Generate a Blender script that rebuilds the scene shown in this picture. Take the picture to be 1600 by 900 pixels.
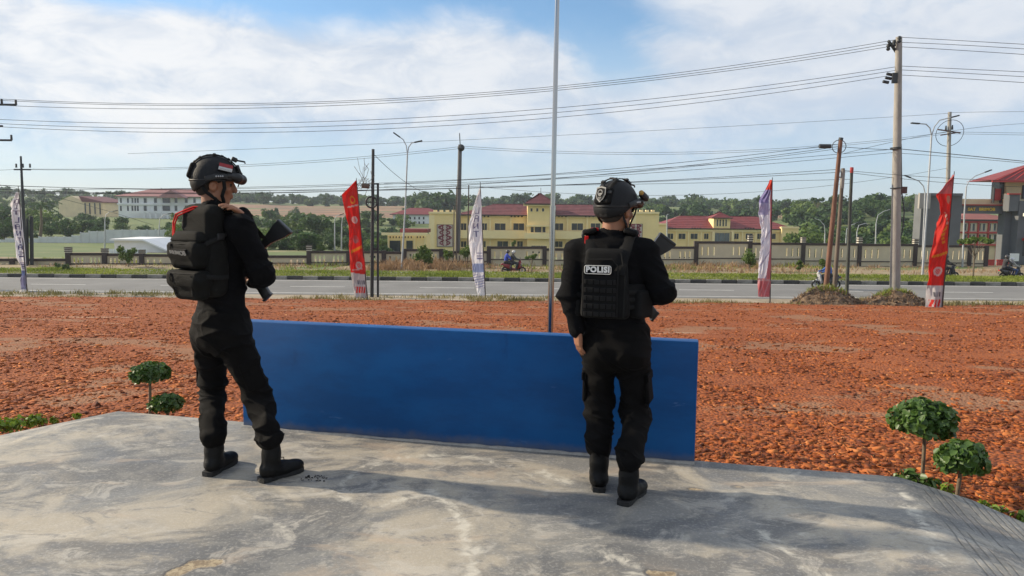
import bpy, bmesh, math, random
import numpy as np
from mathutils import Vector, Matrix, Euler

R = math.radians
scene = bpy.context.scene
for o in list(bpy.data.objects):
    bpy.data.objects.remove(o)
C = scene.collection

# ------------------------------------------------------------------ camera
CAM_Z = 1.55
PITCH, ROLL = 5.93, 0.5
FPX = 1155.0                                  # focal length in photo pixels (1600 wide)
cam_d = bpy.data.cameras.new('camera')
cam = bpy.data.objects.new('camera', cam_d)
C.objects.link(cam)
CAM_M = (Euler((R(90 - PITCH), 0, 0)).to_matrix() @ Matrix.Rotation(R(ROLL), 3, 'Z'))
cam.matrix_world = Matrix.Translation((0, 0, CAM_Z)) @ CAM_M.to_4x4()
cam_d.sensor_width = 36.0
cam_d.lens = FPX / 1600 * 36.0
cam_d.clip_start = 0.05
cam_d.clip_end = 6000
scene.camera = cam

# ------------------------------------------------------------------ light
SUN_EL = 25.0
SUN_AZ_VEC = Vector((-0.966, 0.258, 0)).normalized()      # towards the sun, on the ground
sun_vec = Vector((SUN_AZ_VEC.x * math.cos(R(SUN_EL)), SUN_AZ_VEC.y * math.cos(R(SUN_EL)), math.sin(R(SUN_EL))))
sd = bpy.data.lights.new('sun', 'SUN')
sd.energy = 4.8
sd.angle = R(1.2)
sd.color = (1.0, 0.865, 0.66)
sun = bpy.data.objects.new('sun', sd)
C.objects.link(sun)
sun.rotation_euler = sun_vec.to_track_quat('Z', 'Y').to_euler()

scene.view_settings.view_transform = 'Standard'
scene.view_settings.look = 'None'
scene.view_settings.exposure = 0.35
scene.view_settings.gamma = 1.0
scene.view_settings.use_curve_mapping = False
scene.render.engine = 'CYCLES'
scene.cycles.use_denoising = True
scene.cycles.max_bounces = 6
scene.cycles.diffuse_bounces = 3
scene.cycles.volume_bounces = 0
scene.cycles.transparent_max_bounces = 8
scene.cycles.caustics_reflective = False
scene.cycles.caustics_refractive = False

world = bpy.data.worlds.new('World')
scene.world = world
world.use_nodes = True
def build_sky():
    nt = world.node_tree
    N, L = nt.nodes, nt.links
    N.clear()
    out = N.new('ShaderNodeOutputWorld')
    bg = N.new('ShaderNodeBackground')
    bg.inputs['Strength'].default_value = 0.1
    L.new(bg.outputs[0], out.inputs[0])
    sky = N.new('ShaderNodeTexSky')
    sky.sky_type = 'NISHITA'
    sky.sun_disc = False
    sky.sun_elevation = R(SUN_EL)
    sky.sun_rotation = math.atan2(SUN_AZ_VEC.x, SUN_AZ_VEC.y)
    sky.air_density = 1.0
    sky.dust_density = 0.25
    sky.ozone_density = 2.0
    tc = N.new('ShaderNodeTexCoord')
    sep = N.new('ShaderNodeSeparateXYZ')
    L.new(tc.outputs['Generated'], sep.inputs[0])
    def math_n(op, a, b=None, c=None, clamp=False):
        n = N.new('ShaderNodeMath'); n.operation = op; n.use_clamp = clamp
        for i, x in enumerate((a, b, c)):
            if x is None: continue
            if isinstance(x, (int, float)): n.inputs[i].default_value = x
            else: L.new(x, n.inputs[i])
        return n.outputs[0]
    def ramp(x, a, b, lo=0.0, hi=1.0):
        n = N.new('ShaderNodeMapRange'); n.interpolation_type = 'SMOOTHSTEP'
        n.inputs[1].default_value = a; n.inputs[2].default_value = b
        n.inputs[3].default_value = lo; n.inputs[4].default_value = hi
        L.new(x, n.inputs[0]); return n.outputs[0]
    az = math_n('ARCTAN2', sep.outputs[0], sep.outputs[1])
    el = math_n('ARCSINE', sep.outputs[2])
    # clouds live on a flat deck: stretched towards the horizon
    comb = N.new('ShaderNodeCombineXYZ')
    L.new(math_n('MULTIPLY', az, 1.0), comb.inputs[0])
    L.new(math_n('MULTIPLY', el, 2.1), comb.inputs[1])
    def noise(scale, detail, rough, off, dist=0.0):
        m = N.new('ShaderNodeMapping'); m.inputs['Location'].default_value = off
        L.new(comb.outputs[0], m.inputs[0])
        n = N.new('ShaderNodeTexNoise'); n.inputs['Scale'].default_value = scale
        n.inputs['Detail'].default_value = detail; n.inputs['Roughness'].default_value = rough
        n.inputs['Distortion'].default_value = dist
        L.new(m.outputs[0], n.inputs['Vector']); return n.outputs[0]
    big = noise(3.2, 8, 0.56, (3.1, 1.7, 0.4), 0.35)
    fine = noise(11, 9, 0.62, (0.3, 5.2, 2.0), 0.5)
    wisp = noise(5.0, 6, 0.6, (7.3, 2.2, 1.0), 0.8)
    # where the bank lies: a top edge about 14 degrees up that wanders, open blue above it
    edge = math_n('ADD', 0.236, math_n('MULTIPLY', math_n('SUBTRACT', big, 0.5), 0.10))
    d_edge = math_n('SUBTRACT', edge, el)                                  # >0 below the bank's top
    d_edge = math_n('ADD', d_edge, math_n('MULTIPLY', math_n('SUBTRACT', fine, 0.5), 0.045))
    bank = ramp(d_edge, -0.022, 0.026)
    # right hand side: the bank reaches up through the zenith as a thin sheet
    rightw = ramp(math_n('ADD', az, math_n('MULTIPLY', math_n('SUBTRACT', big, 0.5), 0.5)), 0.10, 0.30)
    sheet = math_n('MULTIPLY', rightw, ramp(wisp, 0.22, 0.55))
    # broken cloud goes on overhead, above what the picture shows
    high = math_n('MULTIPLY', ramp(el, 0.30, 0.45), ramp(math_n('ADD', math_n('MULTIPLY', big, 0.6), math_n('MULTIPLY', wisp, 0.4)), 0.40, 0.56))
    # a rift of blue around the middle, slanting down to the right
    rift_axis = math_n('ADD', math_n('SUBTRACT', az, 0.115), math_n('MULTIPLY', math_n('SUBTRACT', el, 0.22), 0.55))
    rift_w = math_n('ADD', math_n('ABSOLUTE', rift_axis), math_n('MULTIPLY', math_n('SUBTRACT', fine, 0.5), 0.10))
    rift = math_n('MULTIPLY', math_n('MULTIPLY', ramp(rift_w, 0.018, 0.085, 1.0, 0.0), ramp(el, 0.135, 0.20)), ramp(el, 0.5, 0.38))
    mask = math_n('MAXIMUM', math_n('MAXIMUM', bank, sheet), high)
    mask = math_n('MULTIPLY', mask, math_n('SUBTRACT', 1.0, math_n('MULTIPLY', rift, 0.82)))
    # the lower sky thins to blue-grey veil
    low = ramp(math_n('ADD', el, math_n('MULTIPLY', math_n('SUBTRACT', big, 0.5), 0.16)), 0.025, 0.13)
    mask = math_n('MULTIPLY', mask, math_n('ADD', 0.66, math_n('MULTIPLY', low, 0.30)))
    # brightness inside the clouds: lit billows, grey bellies
    lit = math_n('ADD', math_n('MULTIPLY', big, 0.45), math_n('MULTIPLY', fine, 0.55))
    litr = ramp(lit, 0.40, 0.60)
    leftw = ramp(az, -0.9, 0.5, 1.0, 0.0)
    veil = N.new('ShaderNodeMix'); veil.data_type = 'RGBA'          # the veil over the horizon is bluer than the bank above it
    veil.inputs['A'].default_value = (3.5, 4.8, 6.5, 1)
    veil.inputs['B'].default_value = (4.9, 5.5, 6.4, 1)
    L.new(ramp(math_n('ADD', el, math_n('MULTIPLY', math_n('SUBTRACT', fine, 0.5), 0.05)), 0.045, 0.16), veil.inputs['Factor'])
    cr = N.new('ShaderNodeMix'); cr.data_type = 'RGBA'
    L.new(veil.outputs['Result'], cr.inputs['A'])
    cr.inputs['B'].default_value = (7.4, 7.45, 7.55, 1)
    L.new(math_n('MULTIPLY', math_n('MULTIPLY', litr, low), math_n('ADD', 0.55, math_n('MULTIPLY', leftw, 0.6))), cr.inputs['Factor'])
    # blue of the open sky: the sky texture's low band is greyish, keep its own colour but a touch deeper
    hsv = N.new('ShaderNodeHueSaturation')
    hsv.inputs['Saturation'].default_value = 1.15
    hsv.inputs['Value'].default_value = 1.3
    L.new(sky.outputs[0], hsv.inputs['Color'])
    mx = N.new('ShaderNodeMix'); mx.data_type = 'RGBA'
    L.new(mask, mx.inputs['Factor'])
    L.new(hsv.outputs[0], mx.inputs['A'])
    L.new(cr.outputs['Result'], mx.inputs['B'])
    L.new(mx.outputs['Result'], bg.inputs['Color'])
build_sky()

# ------------------------------------------------------------------ helpers
def P(px, py, Y):
    """point at forward distance Y (metres) that a photo pixel looks at"""
    d = CAM_M @ Vector(((px - 800) / FPX, (450 - py) / FPX, -1.0))
    return Vector((0, 0, CAM_Z)) + d * (Y / d.y)
def G(px, py, z):
    d = CAM_M @ Vector(((px - 800) / FPX, (450 - py) / FPX, -1.0))
    return Vector((0, 0, CAM_Z)) + d * ((z - CAM_Z) / d.z)
def PX(px, Y):
    return P(px, 330, Y).x

ORG = {}
def link(o, parent=None):
    C.objects.link(o)
    if parent is not None:
        o.parent = parent
    return o
def tag(o, label=None, cat=None, group=None, kind=None):
    if label: o['label'] = label
    if cat: o['category'] = cat
    if group: o['group'] = group
    if kind: o['kind'] = kind
    return o
def thing(name, loc, label, cat, group=None):
    o = bpy.data.objects.new(name, None)
    o.empty_display_size = 0.1
    o.location = Vector(loc)
    ORG[o.name] = Vector(loc)
    link(o)
    return tag(o, label, cat, group)

def mesh_obj(name, me, mat, parent=None, smooth=False):
    if mat is not None:
        if isinstance(mat, (list, tuple)):
            for m in mat: me.materials.append(m)
        else:
            me.materials.append(mat)
    if smooth:
        me.polygons.foreach_set('use_smooth', [True] * len(me.polygons))
    o = bpy.data.objects.new(name, me)
    link(o, parent)
    return o

class MB:
    """collects shapes in world coordinates, builds one mesh"""
    def __init__(s):
        s.v = []; s.f = []; s.mi = []
        s.m = 0
    def add(s, vs, fs):
        b = len(s.v)
        s.v.extend([tuple(v) for v in vs])
        s.f.extend([tuple(b + i for i in f) for f in fs])
        s.mi.extend([s.m] * len(fs))
        return s
    def box(s, c, size, rot=None):
        c = Vector(c); hx, hy, hz = size[0] / 2, size[1] / 2, size[2] / 2
        vs = [Vector((x, y, z)) for x in (-hx, hx) for y in (-hy, hy) for z in (-hz, hz)]
        if rot is not None: vs = [rot @ v for v in vs]
        return s.add([c + v for v in vs], [(0, 1, 3, 2), (4, 6, 7, 5), (0, 4, 5, 1), (2, 3, 7, 6), (0, 2, 6, 4), (1, 5, 7, 3)])
    def rbox(s, c, size, rot=None, bev=0.01, seg=2):
        bm = bmesh.new()
        bmesh.ops.create_cube(bm, size=1.0)
        for v in bm.verts: v.co = Vector((v.co.x * size[0], v.co.y * size[1], v.co.z * size[2]))
        bmesh.ops.bevel(bm, geom=list(bm.edges), offset=min(bev, min(size) * 0.49), segments=seg, affect='EDGES', profile=0.5)
        c = Vector(c)
        bm.verts.index_update()
        vs = [c + ((rot @ v.co) if rot is not None else v.co) for v in bm.verts]
        fs = [[v.index for v in f.verts] for f in bm.faces]
        bm.free()
        return s.add(vs, fs)
    def tube(s, pts, rad, n=8, caps=True, flat=1.0, up=None):
        pts = [Vector(p) for p in pts]
        if isinstance(rad, (int, float)): rad = [rad] * len(pts)
        vs = []; fs = []
        prev = None
        for i, p in enumerate(pts):
            t = (pts[min(i + 1, len(pts) - 1)] - pts[max(i - 1, 0)])
            t = t.normalized() if t.length > 1e-9 else Vector((0, 0, 1))
            if prev is None:
                a = Vector(up) if up is not None else (Vector((0, 0, 1)) if abs(t.z) < 0.9 else Vector((1, 0, 0)))
            else: a = prev
            a = (a - t * a.dot(t))
            a = a.normalized() if a.length > 1e-6 else t.orthogonal().normalized()
            prev = a
            b = t.cross(a)
            for k in range(n):
                w = 2 * math.pi * (k + 0.5) / n
                vs.append(p + a * math.cos(w) * rad[i] * flat + b * math.sin(w) * rad[i])
        for i in range(len(pts) - 1):
            for k in range(n):
                k2 = (k + 1) % n
                fs.append((i * n + k, i * n + k2, (i + 1) * n + k2, (i + 1) * n + k))
        if caps:
            fs.append(tuple(range(n - 1, -1, -1)))
            fs.append(tuple((len(pts) - 1) * n + k for k in range(n)))
        return s.add(vs, fs)
    def prism(s, pts, ext):
        """closed outline pts (3d, one plane), pushed along vector ext"""
        n = len(pts); ext = Vector(ext)
        vs = [Vector(p) for p in pts] + [Vector(p) + ext for p in pts]
        fs = [tuple(range(n - 1, -1, -1)), tuple(range(n, 2 * n))]
        for i in range(n):
            j = (i + 1) % n
            fs.append((i, j, n + j, n + i))
        return s.add(vs, fs)
    def sphere(s, c, r, seg=10, rings=6, sc=(1, 1, 1), rot=None):
        vs = []; fs = []
        c = Vector(c)
        for i in range(rings + 1):
            th = math.pi * i / rings
            for k in range(seg):
                ph = 2 * math.pi * k / seg
                v = Vector((math.sin(th) * math.cos(ph) * r * sc[0], math.sin(th) * math.sin(ph) * r * sc[1], math.cos(th) * r * sc[2]))
                vs.append(c + ((rot @ v) if rot is not None else v))
        for i in range(rings):
            for k in range(seg):
                k2 = (k + 1) % seg
                fs.append((i * seg + k, (i + 1) * seg + k, (i + 1) * seg + k2, i * seg + k2))
        return s.add(vs, fs)
    def torus(s, c, r, rr, axis=(0, 1, 0), n=24, m=8, arc=None, rot=None):
        c = Vector(c); ax = Vector(axis).normalized()
        a = ax.orthogonal().normalized(); b = ax.cross(a)
        pts = [c + a * math.cos(2 * math.pi * i / n) * r + b * math.sin(2 * math.pi * i / n) * r for i in range(n)]
        vs = []; fs = []
        for i, p in enumerate(pts):
            rd = (p - c).normalized()
            for k in range(m):
                w = 2 * math.pi * k / m
                vs.append(p + rd * math.cos(w) * rr + ax * math.sin(w) * rr)
        for i in range(n):
            i2 = (i + 1) % n
            for k in range(m):
                k2 = (k + 1) % m
                fs.append((i * m + k, i2 * m + k, i2 * m + k2, i * m + k2))
        return s.add(vs, fs)
    def build(s, name, mat, parent=None, smooth=False, origin=None):
        if parent is not None:
            base = ORG.get(parent.name, Vector((0, 0, 0)))
        else:
            base = Vector(origin) if origin is not None else Vector((0, 0, 0))
        me = bpy.data.meshes.new(name)
        me.from_pydata([(v[0] - base.x, v[1] - base.y, v[2] - base.z) for v in s.v], [], s.f)
        me.update()
        bm = bmesh.new(); bm.from_mesh(me)
        bmesh.ops.recalc_face_normals(bm, faces=bm.faces)
        bm.to_mesh(me); bm.free()
        o = mesh_obj(name, me, mat, parent, smooth)
        if any(s.mi):
            me.polygons.foreach_set('material_index', s.mi)
        if smooth:
            autosmooth(o, 50)
        if parent is None:
            o.location = base
        ORG[o.name] = base
        return o

def autosmooth(o, ang=40):
    me = o.data
    me.polygons.foreach_set('use_smooth', [True] * len(me.polygons))
    bm = bmesh.new(); bm.from_mesh(me)
    for e in bm.edges:
        if len(e.link_faces) == 2 and e.calc_face_angle(0) > R(ang): e.smooth = False
    bm.to_mesh(me); bm.free()
    return o

def np_mesh(name, v, f):
    """fast mesh from numpy arrays (f: n x k)"""
    v = np.asarray(v, np.float32); f = np.asarray(f, np.int32)
    me = bpy.data.meshes.new(name)
    k = f.shape[1]
    me.vertices.add(len(v)); me.vertices.foreach_set('co', v.ravel())
    me.loops.add(f.size); me.loops.foreach_set('vertex_index', f.ravel())
    me.polygons.add(len(f))
    me.polygons.foreach_set('loop_start', np.arange(0, f.size, k, dtype=np.int32))
    me.polygons.foreach_set('loop_total', np.full(len(f), k, np.int32))
    me.update(calc_edges=True)
    me.validate()
    return me

def text_mesh(txt, size, bold=0.0, extrude=0.001, align='CENTER', spacing=1.0):
    cu = bpy.data.curves.new('lettering', 'FONT')
    cu.body = txt; cu.size = size; cu.align_x = align; cu.align_y = 'CENTER'
    cu.extrude = extrude; cu.offset = bold; cu.space_character = spacing
    cu.resolution_u = 3
    t = bpy.data.objects.new('lettering', cu)
    C.objects.link(t)
    dg = bpy.context.evaluated_depsgraph_get()
    me = bpy.data.meshes.new_from_object(t.evaluated_get(dg))
    bpy.data.objects.remove(t); bpy.data.curves.remove(cu)
    me.name = 'lettering'
    return me
def lettering(txt, size, org, xdir, ydir, mat, parent, bold=0.0, spacing=1.0, extrude=0.001, name='lettering', squash=1.0):
    """text whose baseline runs along xdir and whose letters stand along ydir"""
    me = text_mesh(txt, size, bold, extrude, spacing=spacing)
    x = Vector(xdir).normalized(); y = Vector(ydir).normalized(); y = (y - x * y.dot(x)).normalized(); z = x.cross(y)
    x = x * squash
    base = ORG.get(parent.name, Vector((0, 0, 0))) if parent else Vector((0, 0, 0))
    org = Vector(org) - base
    for v in me.vertices:
        c = v.co
        v.co = org + x * c.x + y * c.y + z * c.z
    return mesh_obj(name, me, mat, parent)

# ---- numpy value noise
_rs = np.random.RandomState(11)
_LAT = _rs.rand(64, 64, 64).astype(np.float32)
def vnoise(p):
    p = np.asarray(p, np.float32)
    i = np.floor(p).astype(np.int64); f = p - i; f = f * f * (3 - 2 * f)
    i0 = i & 63; i1 = (i + 1) & 63
    x0, y0, z0 = i0[..., 0], i0[..., 1], i0[..., 2]; x1, y1, z1 = i1[..., 0], i1[..., 1], i1[..., 2]
    fx, fy, fz = f[..., 0], f[..., 1], f[..., 2]
    def l(a, b, t): return a + (b - a) * t
    return l(l(l(_LAT[x0, y0, z0], _LAT[x1, y0, z0], fx), l(_LAT[x0, y1, z0], _LAT[x1, y1, z0], fx), fy),
             l(l(_LAT[x0, y0, z1], _LAT[x1, y0, z1], fx), l(_LAT[x0, y1, z1], _LAT[x1, y1, z1], fx), fy), fz)
def fbm(p, oct=4, gain=0.5):
    s = 0; a = 1; t = 0
    for k in range(oct):
        s = s + a * vnoise(np.asarray(p) * (2.03 ** k) + 7.7 * k); t += a; a *= gain
    return s / t

# ------------------------------------------------------------------ materials
def new_mat(name):
    m = bpy.data.materials.new(name); m.use_nodes = True
    nt = m.node_tree
    b = nt.nodes['Principled BSDF']
    return m, nt, b
def mat(name, col, rough=0.8, var=0.12, scale=6.0, bump=0.0, bscale=40.0, metal=0.0, spec=0.5, col2=None, detail=5, coat=0.0, trans=0.0, stretch=None, sheen=0.0):
    """base colour that drifts between two tones with noise, optional fine relief"""
    m, nt, b = new_mat(name)
    N, L = nt.nodes, nt.links
    tc = N.new('ShaderNodeTexCoord')
    src = tc.outputs['Object']
    if stretch:
        mp = N.new('ShaderNodeMapping'); mp.inputs['Scale'].default_value = stretch
        L.new(src, mp.inputs[0]); src = mp.outputs[0]
    n = N.new('ShaderNodeTexNoise'); n.inputs['Scale'].default_value = scale
    n.inputs['Detail'].default_value = detail; n.inputs['Roughness'].default_value = 0.6
    L.new(src, n.inputs['Vector'])
    cr = N.new('ShaderNodeValToRGB')
    c = Vector(col[:3])
    lo = c * (1 - var); hi = (Vector(col2[:3]) if col2 else c * (1 + var))
    cr.color_ramp.elements[0].position = 0.3; cr.color_ramp.elements[1].position = 0.7
    cr.color_ramp.elements[0].color = (*lo, 1); cr.color_ramp.elements[1].color = (*hi, 1)
    L.new(n.outputs[0], cr.inputs[0]); L.new(cr.outputs[0], b.inputs['Base Color'])
    b.inputs['Roughness'].default_value = rough
    b.inputs['Metallic'].default_value = metal
    b.inputs['Specular IOR Level'].default_value = spec
    b.inputs['Coat Weight'].default_value = coat
    if sheen:
        b.inputs['Sheen Weight'].default_value = sheen
    if bump > 0:
        n2 = N.new('ShaderNodeTexNoise'); n2.inputs['Scale'].default_value = bscale
        n2.inputs['Detail'].default_value = 4
        L.new(src, n2.inputs['Vector'])
        bp = N.new('ShaderNodeBump'); bp.inputs['Strength'].default_value = bump; bp.inputs['Distance'].default_value = 0.02
        L.new(n2.outputs[0], bp.inputs['Height']); L.new(bp.outputs[0], b.inputs['Normal'])
    if trans:
        # thin cloth or leaf: some light passes through
        tr = N.new('ShaderNodeBsdfTranslucent'); ms = N.new('ShaderNodeMixShader')
        ms.inputs[0].default_value = trans
        L.new(cr.outputs[0], tr.inputs['Color'])
        out = N['Material Output']
        L.new(b.outputs[0], ms.inputs[1]); L.new(tr.outputs[0], ms.inputs[2]); L.new(ms.outputs[0], out.inputs['Surface'])
    return m

M = {}
M['black_cloth'] = mat('black_cloth', (0.0036, 0.0036, 0.0044), 0.85, 0.3, 9, 0.4, 240, spec=0.11)
M['trouser_cloth'] = mat('trouser_cloth', (0.0036, 0.0032, 0.0032), 0.8, 0.35, 7, 0.4, 260, spec=0.11)
M['black_nylon'] = mat('black_nylon', (0.0055, 0.0055, 0.0058), 0.8, 0.25, 14, 0.35, 320, spec=0.2)
M['webbing'] = mat('webbing', (0.009, 0.009, 0.009), 0.78, 0.2, 20, 0.3, 400, spec=0.25)
M['pack_cloth'] = mat('pack_cloth', (0.0068, 0.0066, 0.0058), 0.85, 0.25, 14, 0.35, 300, spec=0.2)
M['helmet'] = mat('helmet', (0.0065, 0.0068, 0.0082), 0.62, 0.25, 18, 0.15, 180, spec=0.3)
M['black_plastic'] = mat('black_plastic', (0.012, 0.012, 0.013), 0.5, 0.2, 10, spec=0.45)
M['gun'] = mat('gun_metal', (0.010, 0.010, 0.011), 0.42, 0.3, 22, 0.1, 200, spec=0.5)
M['boot'] = mat('boot_leather', (0.0040, 0.0039, 0.0040), 0.5, 0.3, 15, 0.2, 120, spec=0.2)
M['sole'] = mat('rubber_sole', (0.014, 0.0135, 0.013), 0.8, 0.3, 20, 0.2, 90)
M['skin'] = mat('skin', (0.30, 0.135, 0.075), 0.55, 0.12, 14, 0.08, 160, spec=0.4)
M['skin'].node_tree.nodes['Principled BSDF'].inputs['Subsurface Weight'].default_value = 0.08
M['skin'].node_tree.nodes['Principled BSDF'].inputs['Subsurface Radius'].default_value = (0.01, 0.004, 0.002)
M['hair'] = mat('hair', (0.03, 0.022, 0.017), 0.8, 0.3, 120)
M['red_strap'] = mat('red_strap', (0.50, 0.012, 0.012), 0.8, 0.15, 30, spec=0.2)
M['white_thread'] = mat('white_thread', (0.72, 0.71, 0.68), 0.7, 0.1, 60)
M['cloth_white'] = mat('cloth_white', (0.42, 0.42, 0.41), 0.8, 0.1, 60)
M['grey_thread'] = mat('grey_thread', (0.30, 0.29, 0.27), 0.7, 0.15, 60)
M['patch_red'] = mat('patch_red', (0.26, 0.025, 0.03), 0.75, 0.1, 60)
M['gold'] = mat('gold', (0.42, 0.26, 0.07), 0.5, 0.1, 20, metal=0.2)
M['eye'] = mat('eye', (0.05, 0.03, 0.02), 0.2, 0.1, 20)
def blue_paint():
    m, nt, b = new_mat('blue_paint')
    N, L = nt.nodes, nt.links
    tc = N.new('ShaderNodeTexCoord')
    def noise(sc, st=(1, 1, 1), d=6, off=(0, 0, 0)):
        mp = N.new('ShaderNodeMapping'); mp.inputs['Scale'].default_value = st; mp.inputs['Location'].default_value = off
        L.new(tc.outputs['Object'], mp.inputs[0])
        n = N.new('ShaderNodeTexNoise'); n.inputs['Scale'].default_value = sc; n.inputs['Detail'].default_value = d; n.inputs['Roughness'].default_value = .65
        L.new(mp.outputs[0], n.inputs['Vector']); return n.outputs[0]
    def mr(x, a, c, lo=0, hi=1):
        n = N.new('ShaderNodeMapRange'); n.interpolation_type = 'SMOOTHSTEP'
        for i, t in enumerate((a, c, lo, hi)): n.inputs[i + 1].default_value = t
        L.new(x, n.inputs[0]); return n.outputs[0]
    def mix(f, a, c):
        n = N.new('ShaderNodeMix'); n.data_type = 'RGBA'; L.new(f, n.inputs['Factor'])
        for k, t in (('A', a), ('B', c)):
            if isinstance(t, tuple): n.inputs[k].default_value = (*t, 1)
            else: L.new(t, n.inputs[k])
        return n.outputs['Result']
    col = mix(mr(noise(1.6, (1, 1, 2.5), 8), .38, .62), (0.0003, 0.062, 0.215), (0.0008, 0.084, 0.275))
    col = mix(mr(noise(2.4, (1.5, 1, .35), 8, (3, 0, 0)), .60, .70, 0, .35), col, (0.001, 0.030, 0.13))          # rain streaks
    col = mix(mr(noise(5, (.5, 1, 2.2), 9, (7, 2, 4)), .655, .71, 0, .4), col, (0.10, 0.20, 0.38))               # chalky scuffs
    sp = N.new('ShaderNodeSeparateXYZ'); L.new(tc.outputs['Object'], sp.inputs[0])
    j = N.new('ShaderNodeMath'); j.operation = 'MULTIPLY_ADD'; j.inputs[1].default_value = -.10
    L.new(noise(9, (1, 1, 1), 6), j.inputs[0]); L.new(sp.outputs[2], j.inputs[2])
    col = mix(mr(j.outputs[0], .03, -.05, 0, .55), col, (0.16, 0.15, 0.14))                                      # splashed dust at the foot
    L.new(col, b.inputs['Base Color'])
    L.new(mr(noise(3, (1, 1, 1), 6, (1, 1, 1)), .3, .7, .42, .6), b.inputs['Roughness'])
    b.inputs['Specular IOR Level'].default_value = .25
    bp = N.new('ShaderNodeBump'); bp.inputs['Strength'].default_value = .12; bp.inputs['Distance'].default_value = .01
    L.new(noise(14, (1, 1, 1), 5), bp.inputs['Height']); L.new(bp.outputs[0], b.inputs['Normal'])
    return m
M['blue_paint'] = blue_paint()
M['steel'] = mat('stainless_steel', (0.40, 0.39, 0.38), 0.16, 0.06, 30, metal=1.0, stretch=(1, 1, 0.05))
M['concrete_pole'] = mat('concrete_pole', (0.30, 0.28, 0.25), 0.85, 0.22, 3.5, 0.2, 30, stretch=(1, 1, 0.3))
M['rust'] = mat('rusty_steel', (0.16, 0.075, 0.045), 0.75, 0.35, 4, 0.2, 40, stretch=(1, 1, 0.3))
M['brown_steel'] = mat('brown_steel', (0.13, 0.10, 0.075), 0.7, 0.3, 4, stretch=(1, 1, 0.3))
M['dark_steel'] = mat('dark_steel', (0.025, 0.028, 0.030), 0.55, 0.25, 6)
M['galv'] = mat('galvanised_steel', (0.42, 0.43, 0.44), 0.5, 0.12, 5, metal=0.4)
M['wire'] = mat('wire', (0.035, 0.037, 0.042), 0.6, 0.1, 5)
M['asphalt'] = mat('asphalt', (0.185, 0.18, 0.17), 0.85, 0.16, 0.35, 0.35, 30, spec=0.45, detail=8)
M['road_paint'] = mat('road_paint', (0.62, 0.61, 0.57), 0.75, 0.2, 3, detail=8)
M['kerb_black'] = mat('kerb_black', (0.055, 0.052, 0.048), 0.8, 0.5, 2.2, detail=8)
M['kerb_white'] = mat('kerb_white', (0.25, 0.235, 0.205), 0.8, 0.5, 2.2, detail=8)
M['wood_stem'] = mat('bark', (0.15, 0.115, 0.075), 0.85, 0.3, 30, 0.4, 60, stretch=(1, 1, 0.4))
M['leaf_dark'] = mat('leaf_dark', (0.055, 0.135, 0.020), 0.42, 0.4, 30, trans=0.28, spec=0.5, col2=(0.11, 0.19, 0.04))
M['leaf_bright'] = mat('leaf_bright', (0.16, 0.25, 0.02), 0.5, 0.35, 20, trans=0.3)
M['tree_leaf'] = mat('tree_leaf', (0.045, 0.095, 0.020), 0.7, 0.45, 0.6, trans=0.3)
M['tree_leaf2'] = mat('tree_leaf_light', (0.10, 0.16, 0.024), 0.7, 0.4, 0.6, trans=0.35)
M['grass'] = mat('grass_blades', (0.20, 0.29, 0.025), 0.7, 0.4, 0.5, trans=0.35, col2=(0.30, 0.34, 0.05))
M['dry_grass'] = mat('dry_grass_blades', (0.33, 0.185, 0.095), 0.8, 0.4, 0.4, trans=0.25, col2=(0.45, 0.30, 0.16))
# ================================================================== SETTING
ZR = CAM_Z - 4.5                       # road level
def ground_far(X, Y):
    ys = [-60, 5, 57, 70, 100, 160, 230, 290, 420, 600, 900, 2500]
    zs = [ZR - .3, ZR - .3, ZR - .02, ZR - .25, ZR - 1.1, ZR - .6, ZR + .7, ZR + 1.0, 3.4, 6.2, 7.5, 6]
    z = np.interp(Y, ys, zs)
    az = X / np.maximum(Y, 1.0)
    w = np.clip((Y - 90) / 120, 0, 1)
    z = z + w * np.clip((az - 0.33) / 0.15, 0, 1) * np.interp(Y, [90, 200, 330, 420, 600, 900], [0, 4.0, 5.5, 1.0, -1.0, 0])
    z = z + w * np.clip((-az - 0.30) / 0.25, 0, 1) * np.interp(Y, [90, 200, 330, 600, 900], [0, 0.2, 1.5, 3.5, 4])
    t = np.clip((az + 0.28) / 0.16, 0, 1)
    z = z + t * t * (3 - 2 * t) * np.interp(Y, [72, 90, 122, 152, 178, 215, 240], [0, -1.2, -2.6, -4.2, -4.0, -1.0, 0])
    n = fbm(np.stack([X * 0.012, Y * 0.012, X * 0 + 3.3], -1), 4) - 0.5
    return z + n * np.interp(Y, [60, 90, 300, 800], [0, 0.8, 3.5, 8.0])

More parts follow.
